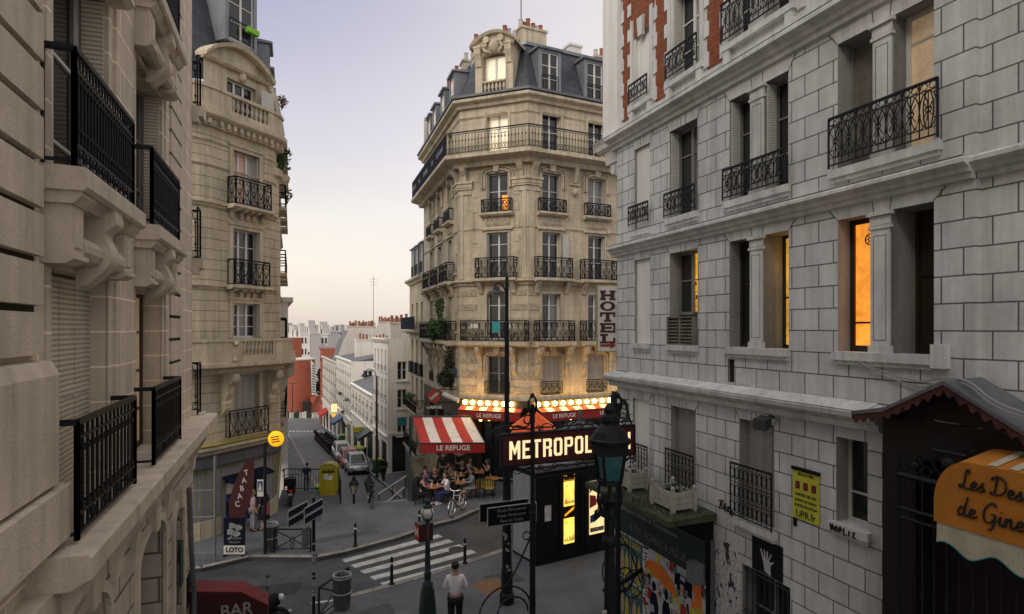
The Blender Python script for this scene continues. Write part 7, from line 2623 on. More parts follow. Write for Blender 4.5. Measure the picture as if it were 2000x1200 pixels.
# pole with crossing sign, tobacco sign
PS_ = thing('sign_post', 'dark pole with blue pedestrian crossing sign in front of the tobacco shop', 'sign post', (-8.2, 20.4, 0))
m = MB()
m.tube([(-8.2, 20.4, 0), (-8.2, 20.4, 3.7)], .05, 8)
m.build('pole', 'iron', PS_)
m = MB()
m.box(WF, -8.42, -8.22, 20.3, 20.33, 1.95, 2.5)
sp = m.build('plate', 'signwhite', PS_)
m = MB()
m.box(WF, -8.4, -8.24, 20.292, 20.299, 2.12, 2.46)
m.i = 1
m.prism(WF, [(-8.38, 2.15), (-8.26, 2.15), (-8.32, 2.43)], 20.286, 20.291)
m.build('plate_face', ['blue_sign', 'textwhite'], sp)
TC = thing('tobacco_sign', 'glowing yellow oval tobacconist sign bracketed from the corner building', 'sign', (-9.3, 24.2, 3.3))
m = MB()
A_ = Matrix.Translation((-8.95, 23.3, 3.32)) @ Matrix.Rotation(PI / 2, 4, 'X')
m.lathe([(.01, -.09), (.2, -.085), (.29, -.05), (.3, 0), (.29, .05), (.2, .085), (.01, .09)], n=20, mat=A_)
cb = m.build('disc', 'lamp_y', TC, True)
m = MB()
for k in range(3):
    m.prism(WF, [(-9.12 + k * .02, 3.4 - k * .09), (-8.82 + k * .02, 3.45 - k * .09), (-8.8 + k * .02, 3.41 - k * .09), (-9.1 + k * .02, 3.36 - k * .09)], 23.2, 23.208)
m.build('symbol', 'room', cb)
m = MB()
m.tube([(-9.73, 24.55, 3.4), (-8.95, 23.4, 3.4)], .025, 5)
m.build('bracket', 'iron', TC)
TB = thing('tabac_flag', 'dark red lozenge flag lettered TABAC standing before the tobacco shop', 'flag sign', (-9.5, 21.2, 0))
D = 21.2
X = lambda x: (x - 1000) * D / 1200
Z = lambda y: 7.5 + (642 - y) * D / 1200
m = MB()
poly = [(496, 893), (496, 945), (487, 985), (474, 1018), (462, 1026), (449, 1024), (447, 985), (453, 958), (466, 925), (480, 902)]
m.prism(WF, [(X(x), Z(y)) for x, y in poly], D, D + .03)
fl_ = m.build('cloth', 'darkred', TB)
for k, ch in enumerate('TABAC'):
    y = 924 + k * 15.3
    text('lettering', ch, .27, orient((X(481 - k * 4.2), D - .006, Z(y)), (0, -1), (-.18, 0, 1)), 'textwhite', fl_, .003, .95)
m = MB()
m.tube([(X(462), D + .015, 0), (X(462), D + .015, Z(1024))], .02, 6)
m.box(WF, X(462) - .2, X(462) + .2, D - .2, D + .2, 0, .04)
m.build('stand', 'iron', TB)
LO = thing('lottery_board', 'navy pavement board with white clover and LOTO letters before the tobacco shop', 'sign board', (-9.2, 20.3, 0))
D = 20.25
m = MB()
m.box(WF, X(437), X(478), D, D + .04, .35, Z(1012))
nb = m.build('board', 'navy', LO)
m = MB()
m.box(WF, X(437), X(478), D - .005, D + .045, .06, .35)
wb_ = m.build('loto_strip', 'signwhite', LO)
m = MB()
for x in (440, 475): m.box(WF, X(x) - .03, X(x) + .03, D - .1, D + .2, 0, .06)
m.build('foot', 'iron', LO)
text('lettering', 'LOTO', .22, orient((X(458), D - .009, .2), (0, -1)), 'navy', wb_, .002, .95, bold=.008)
m = MB()
cx, cz = X(457), Z(1035)
for k in range(4):
    a = k * PI / 2 + .5
    px, pz = cx + .15 * math.cos(a), cz + .15 * math.sin(a)
    m.prism(WF, [(px + .12 * math.cos(t) + .03 * math.cos(2 * t), pz + .1 * math.sin(t)) for t in [2 * PI * j / 12 for j in range(12)]], D - .006, D - .001)
m.prism(WF, [(cx, cz), (cx - .05, cz - .2), (cx - .18, cz - .34), (cx - .2, cz - .32), (cx - .08, cz - .19), (cx - .03, cz)], D - .005, D - .0005)
m.build('clover', 'textdim', nb)
text('lettering', 'FRANÇAISE', .09, orient((X(458), D - .004, .58), (0, -1)), 'textdim', nb, .002)
text('lettering', 'DES JEUX', .09, orient((X(458), D - .004, .46), (0, -1)), 'textdim', nb, .002)
GP = thing('scaffold_rail', 'grey tubular rail frame standing at the edge of the tobacco shop pavement', 'railing', (-9.55, 19.75, 0))
m = MB()
m.tube([(-9.55, 19.75, 0), (-9.55, 19.75, 3.4)], .045, 8)
m.build('upright', 'zinc', GP)
m = MB()
for z in (.28, 1.45, 2.3): m.tube([(-9.55, 19.75, z), (-11.6, 19.55, z - .02)], .03, 6)
m.build('rail', 'zinc', GP)
# yellow mailbox
MBX = thing('mailbox', 'yellow street mailbox with torn white sticker beside the railing', 'mailbox', (-8.25, 27.8, 0))
fr = F((-8.64, 27.55), (.99, .12))
m = MB()
m.box(fr, .03, .75, -.5, -.02, .0, .22)
m.build('foot', 'yellow', MBX)
m = MB()
P = [(0, .18), (.78, .18), (.78, 1.18)] + [(.39 + .39 * math.cos(PI * k / 8), 1.18 + .24 * math.sin(PI * k / 8)) for k in range(1, 8)] + [(0, 1.18)]
m.prism(fr, P, -.55, 0)
bd = m.build('body', 'yellow', MBX)
m = MB()
m.prism(fr, [(-.02, 1.17)] + [(.39 - .41 * math.cos(PI * k / 8), 1.18 + .26 * math.sin(PI * k / 8)) for k in range(9)] + [(.8, 1.17), (.78, 1.17)] + [(.39 + .37 * math.cos(PI * k / 8), 1.18 + .22 * math.sin(PI * k / 8)) for k in range(9)], -.57, .03)
m.build('hood', 'yellow_s', bd)
m = MB()
m.box(fr, .1, .68, .001, .012, 1.02, 1.1).box(fr, .1, .68, .001, .012, 1.14, 1.17)
m.build('slot', 'room', bd)
m = MB()
m.prism(fr, [(.18, .72), (.55, .68), (.6, .9), (.4, .86), (.35, .98), (.2, .95)], .001, .006)
m.build('sticker', 'post_w', bd)
# railings on the edge of the plateau
def plainrail(pts, h, label, sp=.13, z=0):
    t = thing('railing', label, 'railing', (*pts[0], z))
    m = MB()
    n = MB()
    for a, b in zip(pts, pts[1:]):
        fr = F(a, Vector(b) - Vector(a))
        L = (Vector(b) - Vector(a)).length
        m.tube([fr.pt(0, 0, z + h), fr.pt(L, 0, z + h)], .025, 6).tube([fr.pt(0, 0, z + .1), fr.pt(L, 0, z + .1)], .02, 5)
        for s in (0, L): m.tube([fr.pt(s, 0, z), fr.pt(s, 0, z + h)], .028, 6)
        k = max(1, int(L / sp))
        for j in range(1, k): n.tube([fr.pt(L * j / k, 0, z + .1), fr.pt(L * j / k, 0, z + h)], .011, 4)
    m.build('frame', 'iron', t)
    n.build('bars', 'iron', t)
    return t
plainrail([(-10.55, 28.45), (-9.6, 28.42)], 1.0, 'dark railing behind the parked motorbike at the plateau edge')
plainrail([(-9.45, 28.4), (-8.0, 28.3), (-7.35, 26.35)], 1.0, 'dark railing running behind the yellow mailbox and along the stair opening')
# handrails of the public steps
def prail(a, b, r, label, mat='planter', posts=True, name='handrail'):
    t = thing(name, label, 'handrail', (a[0], a[1], min(a[2], b[2]) - .9))
    m = MB()
    m.tube([a, b], r, 6)
    m.build('rail', mat, t)
    m = MB()
    for k in (.05, .5, .95):
        v = Vector(a).lerp(Vector(b), k)
        m.tube([v, v - Vector((0, 0, 1.0))], r * .6, 5)
    m.build('post', 'irongrey', t)
prail((-4.9, 28.5, .66), (-5.95, 27.2, .15), .04, 'upper pale handrail slanting down the public steps beside the cafe terrace')
prail((-4.95, 28.2, .2), (-5.6, 27.2, -.25), .045, 'lower pale handrail slanting down the public steps beside the cafe terrace')
t = thing('terrace_screen', 'dark sloping screen wall closing the left side of the cafe terrace', 'screen', (-4.3, 26.9, 0))
fr = F((-4.28, 26.85), (-.3, .95))
m = MB()
m.prism(fr, [(0, 0), (2.6, 0), (2.6, 1.75), (1.7, 1.7), (0, .95)], -.03, .03)
m.build('panel', 'green_d', t)
m = MB()
m.tube([fr.pt(0, 0, .98), fr.pt(1.7, 0, 1.73), fr.pt(2.6, 0, 1.78)], .05, 6)
m.box(fr, -.15, .05, -.12, .12, 0, .95)
m.build('coping', 'irongrey', t)
# lanterns standing in the stair opening
def lantern(x, y, zb, zt, label, glass):
    t = thing('street_lamp', label, 'street lamp', (x, y, zb))
    m = MB()
    m.lathe([(.12, zb), (.12, zb + .4), (.06, zb + .5), (.05, zt - .85), (.09, zt - .8)], (x, y, 0), 8)
    m.build('column', 'iron', t)
    m = MB()
    m.lathe([(.1, zt - .8), (.2, zt - .38)], (x, y, 0), 6)
    m.build('pane', glass, t)
    m = MB()
    m.lathe([(.24, zt - .38), (.22, zt - .33), (.1, zt - .18), (.07, zt - .1), (.08, zt - .06), (.01, zt + .02)], (x, y, 0), 10)
    for k in range(6):
        a = k * PI / 3
        m.tube([(x + .1 * math.cos(a), y + .1 * math.sin(a), zt - .8), (x + .205 * math.cos(a), y + .205 * math.sin(a), zt - .38)], .014, 4)
    m.build('hood', 'iron', t)
lantern(-7.1, 27.6, -2.6, .88, 'small lantern with cream glass at the left of the stair opening', 'cream')
lantern(-6.35, 27.3, -2.5, .98, 'small dark lantern at the right of the stair opening', 'tealglass')
t = thing('street_lamp', 'curved street lamp of the lower street in front of the white corner house', 'street lamp', (-10.2, 46, -3.6))
m = MB()
m.lathe([(.12, -3.6), (.1, -2.6), (.06, 4.0)], (-9.95, 45.2, 0), 8)
m.build('column', 'irongrey', t)
m = MB()
m.tube(smooth_pts([(-9.95, 45.2, 3.6), (-10.1, 45.3, 4.3), (-10.6, 45.4, 4.5), (-10.9, 45.5, 4.2)], 4), .03, 5)
m.build('arm', 'irongrey', t)
m = MB()
m.lathe([(.03, 4.25), (.12, 4.2), (.3, 3.95), (.25, 3.93), (.02, 3.98)], (-10.9, 45.5, 0), 12)
m.build('lamp_head', 'irongrey', t)
t = thing('street_lamp', 'tall thin street light with twin arms in front of the red rotunda', 'street lamp', tuple(P3(571, 808, 118)))
b = P3(571, 808, 118)
m = MB()
m.tube([b, P3(571, 750, 118)], .1, 6)
m.tube([P3(563, 749, 118), P3(578, 749, 118)], .07, 5)
m.build('column', 'irongrey', t)

# wheelie bins in the lower street
def wbin():
    t = thing('wheelie_bin', 'x', 'bin')
    m = MB()
    m.hexa([Vector(p) for p in ((-.25, -.3, .08), (.25, -.3, .08), (.25, .3, .08), (-.25, .3, .08), (-.3, -.36, 1.0), (.3, -.36, 1.0), (.3, .36, 1.0), (-.3, .36, 1.0))])
    m.build('body', 'greenbin', t)
    m = MB()
    m.hexa([Vector(p) for p in ((-.32, -.4, 1.0), (.32, -.4, 1.0), (.32, .38, 1.0), (-.32, .38, 1.0), (-.28, -.3, 1.08), (.28, -.3, 1.08), (.28, .34, 1.1), (-.28, .34, 1.1))])
    m.build('lid', 'limebin', t)
    m = MB()
    for x in (-.27, .27): m.tube([(x - .03, .32, .1), (x + .03, .32, .1)], .1, 10)
    m.build('wheel', 'tyre', t)
    return t
wb0 = wbin()
spots = [(Rpt(1.2, -.55, 0), 'green bin with a pale lid at the door of the white corner house'), (Rpt(9.5, -.5, 0), 'nearer green bin under the yellow shop sign'), (Rpt(10.8, -.6, 0), 'further green bin under the yellow shop sign'), (Rpt(24, -.5, 0), 'small green bin beside the tall white house'), (Vector((LK(36) - .3, 36, 0)), 'green bin with lime lid at the left kerb near the railing')]
for k, (q, lab) in enumerate(spots):
    put(wb0, (q.x, q.y, drop(q.y) + .13), 2.0 + k, lab, 'green wheelie bins in the lower street', k == 0)

# ================================================================ CAFE FRONT: bulbs, awnings, terrace
BL = thing('bulb_strip', 'row of glowing round bulbs along the dark fascia above the cafe awnings', 'light strip', tuple(CCf.pt(1.8, .3, 3.9)))
m = MB()
m.box(CCf, .1, LC + .1, .12, .3, 3.72, 4.02).box(CRf, -.12, 6.0, .12, .3, 3.72, 4.02)
m.build('fascia', 'brownframe', BL)
k = 0
bulbs = [(CCf, .48 + j * .41) for j in range(7)] + [(CRf, .35 + j * .46) for j in range(12)]
for fr, s in bulbs:
    m = MB()
    m.ball(fr.pt(s, .42, 3.88), .105, 12, 8)
    m.build('bulb', 'bulb', BL, True)
m = MB()
m.tube([CCf.pt(-.75, .35, 4.22), CCf.pt(.1, .3, 3.92)], .13, 12)
tag(m.build('rolled_awning', 'planter'), 'rolled pale awning tube at the left end of the bulb strip', 'awning')
def striped(name, label, fr, a, b, p0, z0, p1, z1, hv, n, shift=0, textpos=(), tsz=.26, first_red=True, sag=0):
    """sloping striped canvas with a valance; shift moves the front edge along s"""
    t = thing(name, label, 'awning', tuple(fr.pt((a + b) / 2, p0, z0)))
    for par, mt in ((0, 'redfab'), (1, 'whitefab')):
        m = MB()
        for k in range(n):
            if (k + (0 if first_red else 1)) % 2 != par: continue
            s0, s1 = a + (b - a) * k / n, a + (b - a) * (k + 1) / n
            st = 4
            for j in range(st):
                u, v = j / st, (j + 1) / st
                q = lambda s, u: fr.pt(s + shift * u, p0 + (p1 - p0) * u, z0 + (z1 - z0) * u - sag * math.sin(PI * u))
                m.face([q(s0, u), q(s1, u), q(s1, v), q(s0, v)])
        m.build('red_stripes' if par == 0 else 'white_stripes', mt, t)
    m = MB()
    a2, b2 = a + shift, b + shift
    nn = 24
    for k in range(nn):
        s0, s1 = a2 + (b2 - a2) * k / nn, a2 + (b2 - a2) * (k + 1) / nn
        w = lambda s: p1 + .012 * math.sin(s * 7)
        m.face([fr.pt(s0, p1, z1), fr.pt(s1, p1, z1), fr.pt(s1, w(s1), z1 - hv), fr.pt(s0, w(s0), z1 - hv)])
    v = m.build('valance', 'valred', t)
    for s, st in textpos:
        text('lettering', st, tsz, orient(fr.pt(s, p1 + .02, z1 - hv * .5), fr.n), 'textwhite', v, .004, 1.0, bold=.004)
    m = MB()
    m.tube([fr.pt(a - .03, p0, z0), fr.pt(b + .03, p0, z0)], .07, 8)
    m.tube([fr.pt(a2, p1, z1), fr.pt(b2, p1, z1)], .03, 6)
    m.build('roller', 'irongrey', t)
    for s in (a, b):
        m = MB()
        m.tube([fr.pt(s, p0, z0), fr.pt(s + shift, p1, z1)], .02, 5)
        m.build('arm', 'irongrey', t)
    return t
striped('cafe_awning', 'red and white striped awning lettered LE REFUGE below the chamfer bulbs', CCf, .25, 3.5, .3, 3.7, .72, 3.52, .42, 9, 0, ((1.9, 'LE REFUGE'),), .27)
striped('cafe_awning', 'long red and orange striped awning lettered LE REFUGE on the right cafe front', CRf, .35, 6.2, .3, 3.7, .72, 3.52, .42, 15, 0, ((1.6, 'LE REFUGE'), (4.3, 'LE REFUGE')), .27)
TAf = F((-4.75, 29.3), (.999, .03))
ta = striped('terrace_awning', 'big red and white striped awning lettered LE REFUGE over the cafe terrace', TAf, 0, 2.75, 0, 3.28, 3.2, 2.62, .42, 6, .75, ((2.15, 'LE REFUGE'),), .3, sag=.05)
m = MB()
for s in (-.15, 2.8):
    m.box(TAf, s, s + .08, -.08, 0, 0, 3.3)
m.build('post', 'green_d', ta)
# terrace back wall / glazing of the side
PR = thing('parasol', 'orange red square parasol over the right part of the cafe terrace', 'parasol', (1.0, 25.6, 0))
m = MB()
top = Vector((.9, 25.6, 4.15))
c4 = [Vector((.9 + 1.05 * sx, 25.6 + 1.05 * sy, 3.2)) for sx, sy in ((-1, -1), (1, -1), (1, 1), (-1, 1))]
for k in range(4):
    a, b = c4[k], c4[(k + 1) % 4]
    m.face([top, a, b])
    m.face([a, b, b - Vector((0, 0, .28)), a - Vector((0, 0, .28))])
m.build('canopy', 'orange_par', PR)
m = MB()
m.tube([(.9, 25.6, 0), (.9, 25.6, 4.2)], .035, 8)
m.box(WF, .6, 1.2, 25.3, 25.9, 0, .08)
m.build('pole', 'brownframe', PR)
# round brasserie sign
RS = thing('round_sign', 'round green and red brewery sign with a small LE REFUGE plate below it', 'sign', (-3.9, 31.1, 3.6))
A_ = Matrix.Translation((-3.92, 31.0, 4.1)) @ Matrix.Rotation(PI / 2, 4, 'X')
m = MB()
m.lathe([(.01, -.06), (.36, -.06), (.37, 0), (.36, .06), (.01, .06)], n=24, mat=A_)
ds_ = m.build('disc', 'green_d', RS)
m = MB()
m.lathe([(.28, .061), (.34, .061), (.34, .068), (.28, .068)], n=24, mat=A_)
m.i = 1
m.prism(WF, [(-4.17, 3.98), (-4.05, 3.9), (-3.67, 4.22), (-3.79, 4.3)], 30.925, 30.938)
m.build('ring', ['arrowred', 'textdim'], ds_)
m = MB()
m.box(WF, -4.32, -3.52, 30.95, 31.05, 3.42, 3.64)
pl = m.build('plate', 'green_d', RS)
text('lettering', 'Le REFUGE', .19, orient((-3.92, 30.945, 3.53), (0, -1)), 'textwhite', pl, .002, .85, bold=.003)
m = MB()
m.tube([(-3.9, 31.02, 3.75), (-2.75, 31.3, 3.75)], .025, 5).tube([(-3.9, 31.02, 4.4), (-2.75, 31.3, 4.4)], .025, 5)
m.build('bracket', 'iron', RS)
# tables
def table_proto():
    t = thing('cafe_table', 'x', 'table')
    m = MB()
    m.lathe([(.31, .72), (.33, .725), (.33, .75), (.31, .755)], (0, 0, 0), 20)
    m.build('tabletop', 'wood', t)
    m = MB()
    m.lathe([(.2, 0), (.18, .03), (.03, .06), (.025, .7), (.12, .72)], (0, 0, 0), 12)
    m.build('pedestal', 'iron', t)
    return t
tp = table_proto()
TBL = [(-3.35, 26.3, 'front left round cafe table between the woman in black and the woman in white'), (-2.3, 27.0, 'front round cafe table beside the woman in pale grey'), (-2.52, 28.3, 'round cafe table in the second row behind the pale grey woman'), (-1.6, 29.0, 'round cafe table by the door with the couple'), (-.9, 27.75, 'empty round cafe table beside the yellow striped chairs')]
for k, (x, y, lab) in enumerate(TBL):
    put(tp, (x, y, 0), 0, lab, 'round cafe tables on the terrace', k == 0)
gp = None
for k in range(11):
    x, y, _ = TBL[k % 4]
    a = k * 2.1
    if gp is None:
        m = MB()
        m.lathe([(.03, 0), (.035, .13), (.03, .13), (.025, .02)], (0, 0, 0), 8)
        gp = o = m.build('drinking_glass', 'signwhite')
    else:
        o = gp.copy()
        COL.objects.link(o)
    o.location = (x + .17 * math.cos(a), y + .17 * math.sin(a), .755)
    tag(o, 'small drinking glass standing on one of the occupied round cafe tables', 'glass', 'glasses on the terrace tables')
# chairs
def chair_proto():
    t = thing('bistro_chair', 'x', 'chair')
    for x in (-.19, .19):
        for y in (-.18, .18):
            m = MB()
            m.tube([(x, y, 0), (x * .95, y * .95, .44)], .015, 5)
            m.build('leg', 'iron', t)
    m = MB()
    for k in range(7): m.box(WF, -.21 + k * .06, -.165 + k * .06, -.2, .2, .44, .465)
    m.build('seat', 'chairy', t)
    m = MB()
    m.box(WF, -.21, .21, -.21, .21, .425, .44)
    m.build('seat_frame', 'iron', t)
    m = MB()
    P = [Vector((.22 * math.sin(a), -.2 - .04 * math.cos(a), 0)) for a in [-PI / 2 + PI * k / 10 for k in range(11)]]
    m.tube([p + Vector((0, 0, .9 - abs(p.x) * .25)) for p in P], .02, 5)
    m.tube([(-.22, -.2, .44), (-.22, -.2, .85)], .018, 5).tube([(.22, -.2, .44), (.22, -.2, .85)], .018, 5)
    m.build('back_frame', 'iron', t)
    m = MB()
    for k in range(6):
        x = -.18 + k * .072
        m.tube([(x, -.225, .46), (x, -.235, .87 - abs(x) * .2)], .017, 5)
    m.build('back_slats', 'chairy', t)
    return t
cp = chair_proto()
cn = [0]
def chair(x, y, rz, label):
    put(cp, (x, y, 0), rz, label, 'bistro chairs on the cafe terrace', cn[0] == 0)
    cn[0] += 1
chair(-1.42, 27.35, .15, 'left empty yellow striped bistro chair in the front row')
chair(-.98, 27.15, -.1, 'right empty yellow striped bistro chair in front of the empty table')
dk = {}
def dark_chair(x, y, rz, label):
    t = copy_tree(cp)
    for ch in t.children:
        if ch.data.materials[0].name.startswith('yellow'):
            if ch.data.name not in dk:
                d_ = ch.data.copy()
                d_.materials[0] = MT['brownframe']
                dk[ch.data.name] = d_
            ch.data = dk[ch.data.name]
    t.location, t.rotation_euler = (x, y, 0), (0, 0, rz)
    tag(t, label, 'chair', 'bistro chairs on the cafe terrace')

# ---------------------------------------------------------------- people
def skin_mesh(V, E, Rd, lv=1):
    me = bpy.data.meshes.new('s')
    me.from_pydata([tuple(v) for v in V], E, [])
    ob = bpy.data.objects.new('s', me)
    COL.objects.link(ob)
    md = ob.modifiers.new('k', 'SKIN')
    md.use_smooth_shade = True
    for i, sv in enumerate(me.skin_vertices[0].data):
        r = Rd[i]
        sv.radius = r if isinstance(r, tuple) else (r, r)
        sv.use_root = (i == 0)
    if lv:
        sb = ob.modifiers.new('u', 'SUBSURF')
        sb.levels = lv
    dg = bpy.context.evaluated_depsgraph_get()
    out = bpy.data.meshes.new_from_object(ob.evaluated_get(dg))
    bpy.data.objects.remove(ob)
    bpy.data.meshes.remove(me)
    mb = MB()
    mb.bm.from_mesh(out)
    bpy.data.meshes.remove(out)
    return mb

POSES = {
 'stand': dict(hip=.93, lean=0, knee=((.1, .03, .5), (-.1, .0, .5)), ank=((.11, .0, .09), (-.11, -.03, .09)), elb=((.25, -.02, 1.14), (-.25, -.02, 1.14)), wri=((.26, .08, .9), (-.26, .08, .9))),
 'walk': dict(hip=.93, lean=.04, knee=((.1, .2, .52), (-.1, -.05, .5)), ank=((.1, .3, .1), (-.1, -.35, .16)), elb=((.25, -.12, 1.15), (-.26, .1, 1.15)), wri=((.27, .0, .93), (-.24, .26, .98))),
 'phone': dict(hip=.93, lean=.02, knee=((.1, .03, .5), (-.1, .0, .5)), ank=((.11, .0, .09), (-.11, -.03, .09)), elb=((.27, .0, 1.15), (-.26, .05, 1.14)), wri=((.12, .2, 1.2), (-.05, .24, 1.18))),
 'sit': dict(hip=.5, lean=.06, knee=((.12, .44, .5), (-.12, .44, .5)), ank=((.12, .42, .09), (-.12, .36, .09)), elb=((.25, .16, .78), (-.25, .16, .78)), wri=((.14, .38, .8), (-.14, .38, .8))),
 'talk': dict(hip=.5, lean=.1, knee=((.12, .44, .5), (-.12, .44, .5)), ank=((.18, .5, .09), (-.1, .3, .09)), elb=((.26, .16, .76), (-.24, .2, .8)), wri=((.1, .36, .8), (-.05, .3, 1.02))),
 'head': dict(hip=.93, lean=-.03, knee=((.1, .03, .5), (-.1, .0, .5)), ank=((.11, .0, .09), (-.11, -.03, .09)), elb=((.38, .08, 1.6), (-.38, .08, 1.6)), wri=((.16, .0, 1.72), (-.16, .0, 1.72))),
}
def person(x, y, z, rz, pose, label, top='c_black', legs='c_blue', hair='hair_d', long=False, skirt=False, sleeves=1, group=None, sc=1.0, shoe='c_black', hands=True):
    P = POSES[pose]
    h = P['hip']
    l = P['lean']
    V, E, Rd = [], [], []
    def add(v, r, par=None):
        V.append(Vector(v)); Rd.append(r)
        if par is not None: E.append((par, len(V) - 1))
        return len(V) - 1
    pel = add((0, 0, h), (.15, .11))
    spn = add((0, l * .4, h + .2), (.13, .095), pel)
    che = add((0, l * .8, h + .4), (.155, .105), spn)
    nk0 = add((0, l, h + .535), (.075, .065), che)
    nk1 = add((0, l + .015, h + .60), .052, nk0)
    hd0 = add((0, l + .035, h + .66), (.066, .08), nk1)
    hd1 = add((0, l + .03, h + .735), (.078, .095), hd0)
    hd2 = add((0, l + .015, h + .81), (.06, .075), hd1)
    nose = add((0, l + .135, h + .70), .012, hd1)
    for sg in (1, -1): add((sg * .085, l + .01, h + .71), .014, hd1)
    J = {}
    for i, sg in enumerate((1, -1)):
        sh = add((sg * .17, l, h + .49), (.062, .058), che)
        el = add(P['elb'][i], .042, sh)
        wr = add(P['wri'][i], .028, el)
        d = (Vector(P['wri'][i]) - Vector(P['elb'][i])).normalized()
        pa = add(Vector(P['wri'][i]) + d * .06, (.038, .02), wr)
        J[i] = (sh, el, wr, pa)
        if hands:
            side = Vector((1, 0, 0)) if abs(d.x) < .8 else Vector((0, 1, 0))
            side = (side - d * side.dot(d)).normalized()
            dn_ = d.cross(side)
            for f in range(4):
                b = Vector(V[pa]) + side * (-.027 + .018 * f) + d * .02
                ln = (.062, .072, .068, .052)[f]
                a = add(b, .0095, pa)
                c_ = add(b + d * ln * .55 - dn_ * .006, .009, a)
                add(b + d * ln * .9 - dn_ * .03, .0075, c_)
            b = Vector(V[wr]) + d * .03 - side * .03 * sg
            a = add(b, .011, wr)
            add(b + d * .035 - side * .028 * sg, .0095, a)
    Lg = {}
    for i, sg in enumerate((1, -1)):
        hp = add((sg * .095, .01, h - .04), .098, pel)
        kn = add(P['knee'][i], .062, hp)
        an = add(P['ank'][i], .04, kn)
        k_ = Vector(P['knee'][i]); a_ = Vector(P['ank'][i])
        to = add(a_ + Vector((sg * .02, .15, -.055)), .034, an)
        Lg[i] = (hp, kn, an, to)
    body = skin_mesh(V, E, Rd, 1).build('person', 'skin', None, True)
    def sub(idx, grow, name, mat, extra=None):
        mp = {}
        VV, RR, EE = [], [], []
        for i in idx:
            mp[i] = len(VV)
            VV.append(V[i])
            r = Rd[i] if isinstance(Rd[i], tuple) else (Rd[i], Rd[i])
            RR.append((r[0] + grow, r[1] + grow))
        for a, b in E:
            if a in mp and b in mp: EE.append((mp[a], mp[b]))
        return skin_mesh(VV, EE, RR, 1).build(name, mat, body, True)
    ti = [pel, spn, che, nk0]
    for i in (0, 1):
        sh, el, wr, pa = J[i]
        ti.append(sh)
        if sleeves >= 1: ti.append(el)
        if sleeves >= 2: ti.append(wr)
    sub(ti, .018, 'shirt', top)
    if skirt:
        m = MB()
        if pose in ('sit', 'talk'):
            pass
        else:
            m.lathe([(.16, h + .1), (.19, h - .1), (.25, h - .45), (.24, h - .45)], (0, 0, 0), 14)
            m.build('skirt', legs, body, True)
    else:
        li = [pel]
        for i in (0, 1): li += list(Lg[i][:3])
        sub(li, .016, 'trousers', legs)
    for i in (0, 1):
        m = MB()
        a_, t_ = V[Lg[i][2]], V[Lg[i][3]]
        m.tube([a_ - Vector((0, .06, .045)), a_ + Vector((0, .04, -.045)), t_ + Vector((0, .04, -.0))], .046, 7, r2=.036)
        m.build('shoe', shoe, body, True)
    m = MB()
    c = V[hd2]
    m.ball((c.x, c.y - .012, c.z - .035), .098, 12, 8, 1.05)
    if long:
        m.lathe([(.05, -.3), (.085, -.2), (.09, 0), (.06, .03)], (c.x, c.y - .06, c.z - .06), 10)
    for v in m.bm.verts:      # leave the face free
        if v.co.y > c.y + .03 and v.co.z < c.z + .0: v.co.y = c.y + .03
    m.build('hair', hair, body, True)
    m = MB()
    for sg in (1, -1):
        m.ball((sg * .032, l + .118, h + .735), .011, 6, 4)
    m.build('eyes', 'room', body)
    body.scale = (1, 1, 1)
    body.location = (x, y, z)
    body.rotation_euler = (0, 0, rz)
    if sc != 1: body.scale = (sc, sc, sc)
    return tag(body, label, 'person', group)
# facing: rz = 0 looks along +y (away from the viewpoint); PI looks toward the viewpoint
person(-1.38, 14.95, 0, .15, 'phone', 'person in a loose white shirt and dark trousers walking on the near pavement', 'c_white', 'c_black', 'hair_d', sleeves=2, sc=1.02)
CROWD = [
 (-3.9, 26.25, -PI / 2 + .2, 'sit', 'person in a black sleeveless top seated at the front left table', 'c_black', 'c_black', 'hair_d', True, 0),
 (-2.78, 26.4, PI / 2 + .4, 'sit', 'person in a white T-shirt seated at the front left table', 'c_white', 'c_blue', 'hair_d', True, 1),
 (-2.95, 27.15, -PI / 2, 'talk', 'person in dark blue seated left of the front table, back half turned', 'c_blue', 'c_blue', 'hair_d', False, 1),
 (-1.72, 27.1, PI / 2 + .3, 'sit', 'person in a pale grey dress and trousers seated right of the front table', 'c_grey', 'c_grey', 'hair_d', True, 2),
 (-3.95, 27.5, -PI / 2 + .6, 'sit', 'person in lilac seated at the left edge of the terrace', 'c_lilac', 'c_lilac', 'hair_d', False, 1),
 (-3.45, 27.45, PI + .2, 'sit', 'person with fair hair in dark clothes seated behind the front left table', 'c_black', 'c_black', 'hair_l', True, 1),
 (-3.1, 28.3, -PI / 2, 'talk', 'person in pale pink raising a hand at the second-row table', 'c_pink', 'c_blue', 'hair_d', False, 2),
 (-2.35, 28.95, PI, 'sit', 'person in a low-cut black top seated facing out at the second-row table', 'c_black', 'c_black', 'hair_d', True, 1),
 (-2.1, 29.35, -PI / 2 - .5, 'sit', 'person in a pale pink shirt seated at the table by the cafe door', 'c_pink', 'c_blue', 'hair_d', False, 2),
 (-1.05, 29.1, PI / 2 + .3, 'talk', 'person with long dark hair in black seated at the table by the cafe door', 'c_black', 'c_black', 'hair_d', True, 0),
]
for x, y, rz, ps, lab, tp_, lg, hr, lng, slv in CROWD:
    person(x, y, 0, rz, ps, lab, tp_, lg, hr, lng, False, slv, 'customers on the cafe terrace', shoe='c_white' if 'front left' in lab else 'c_black')
    dark_chair(x + .06 * math.sin(rz), y - .06 * math.cos(rz), rz, 'dark bistro chair under the ' + lab.replace('person', 'customer', 1).split(' seated')[0].split(' raising')[0])
person(-3.25, 28.95, 0, .3, 'stand', 'person in dark grey standing with back turned under the striped awning', 'c_black', 'c_black', 'hair_d', False, False, 2, 'customers on the cafe terrace')
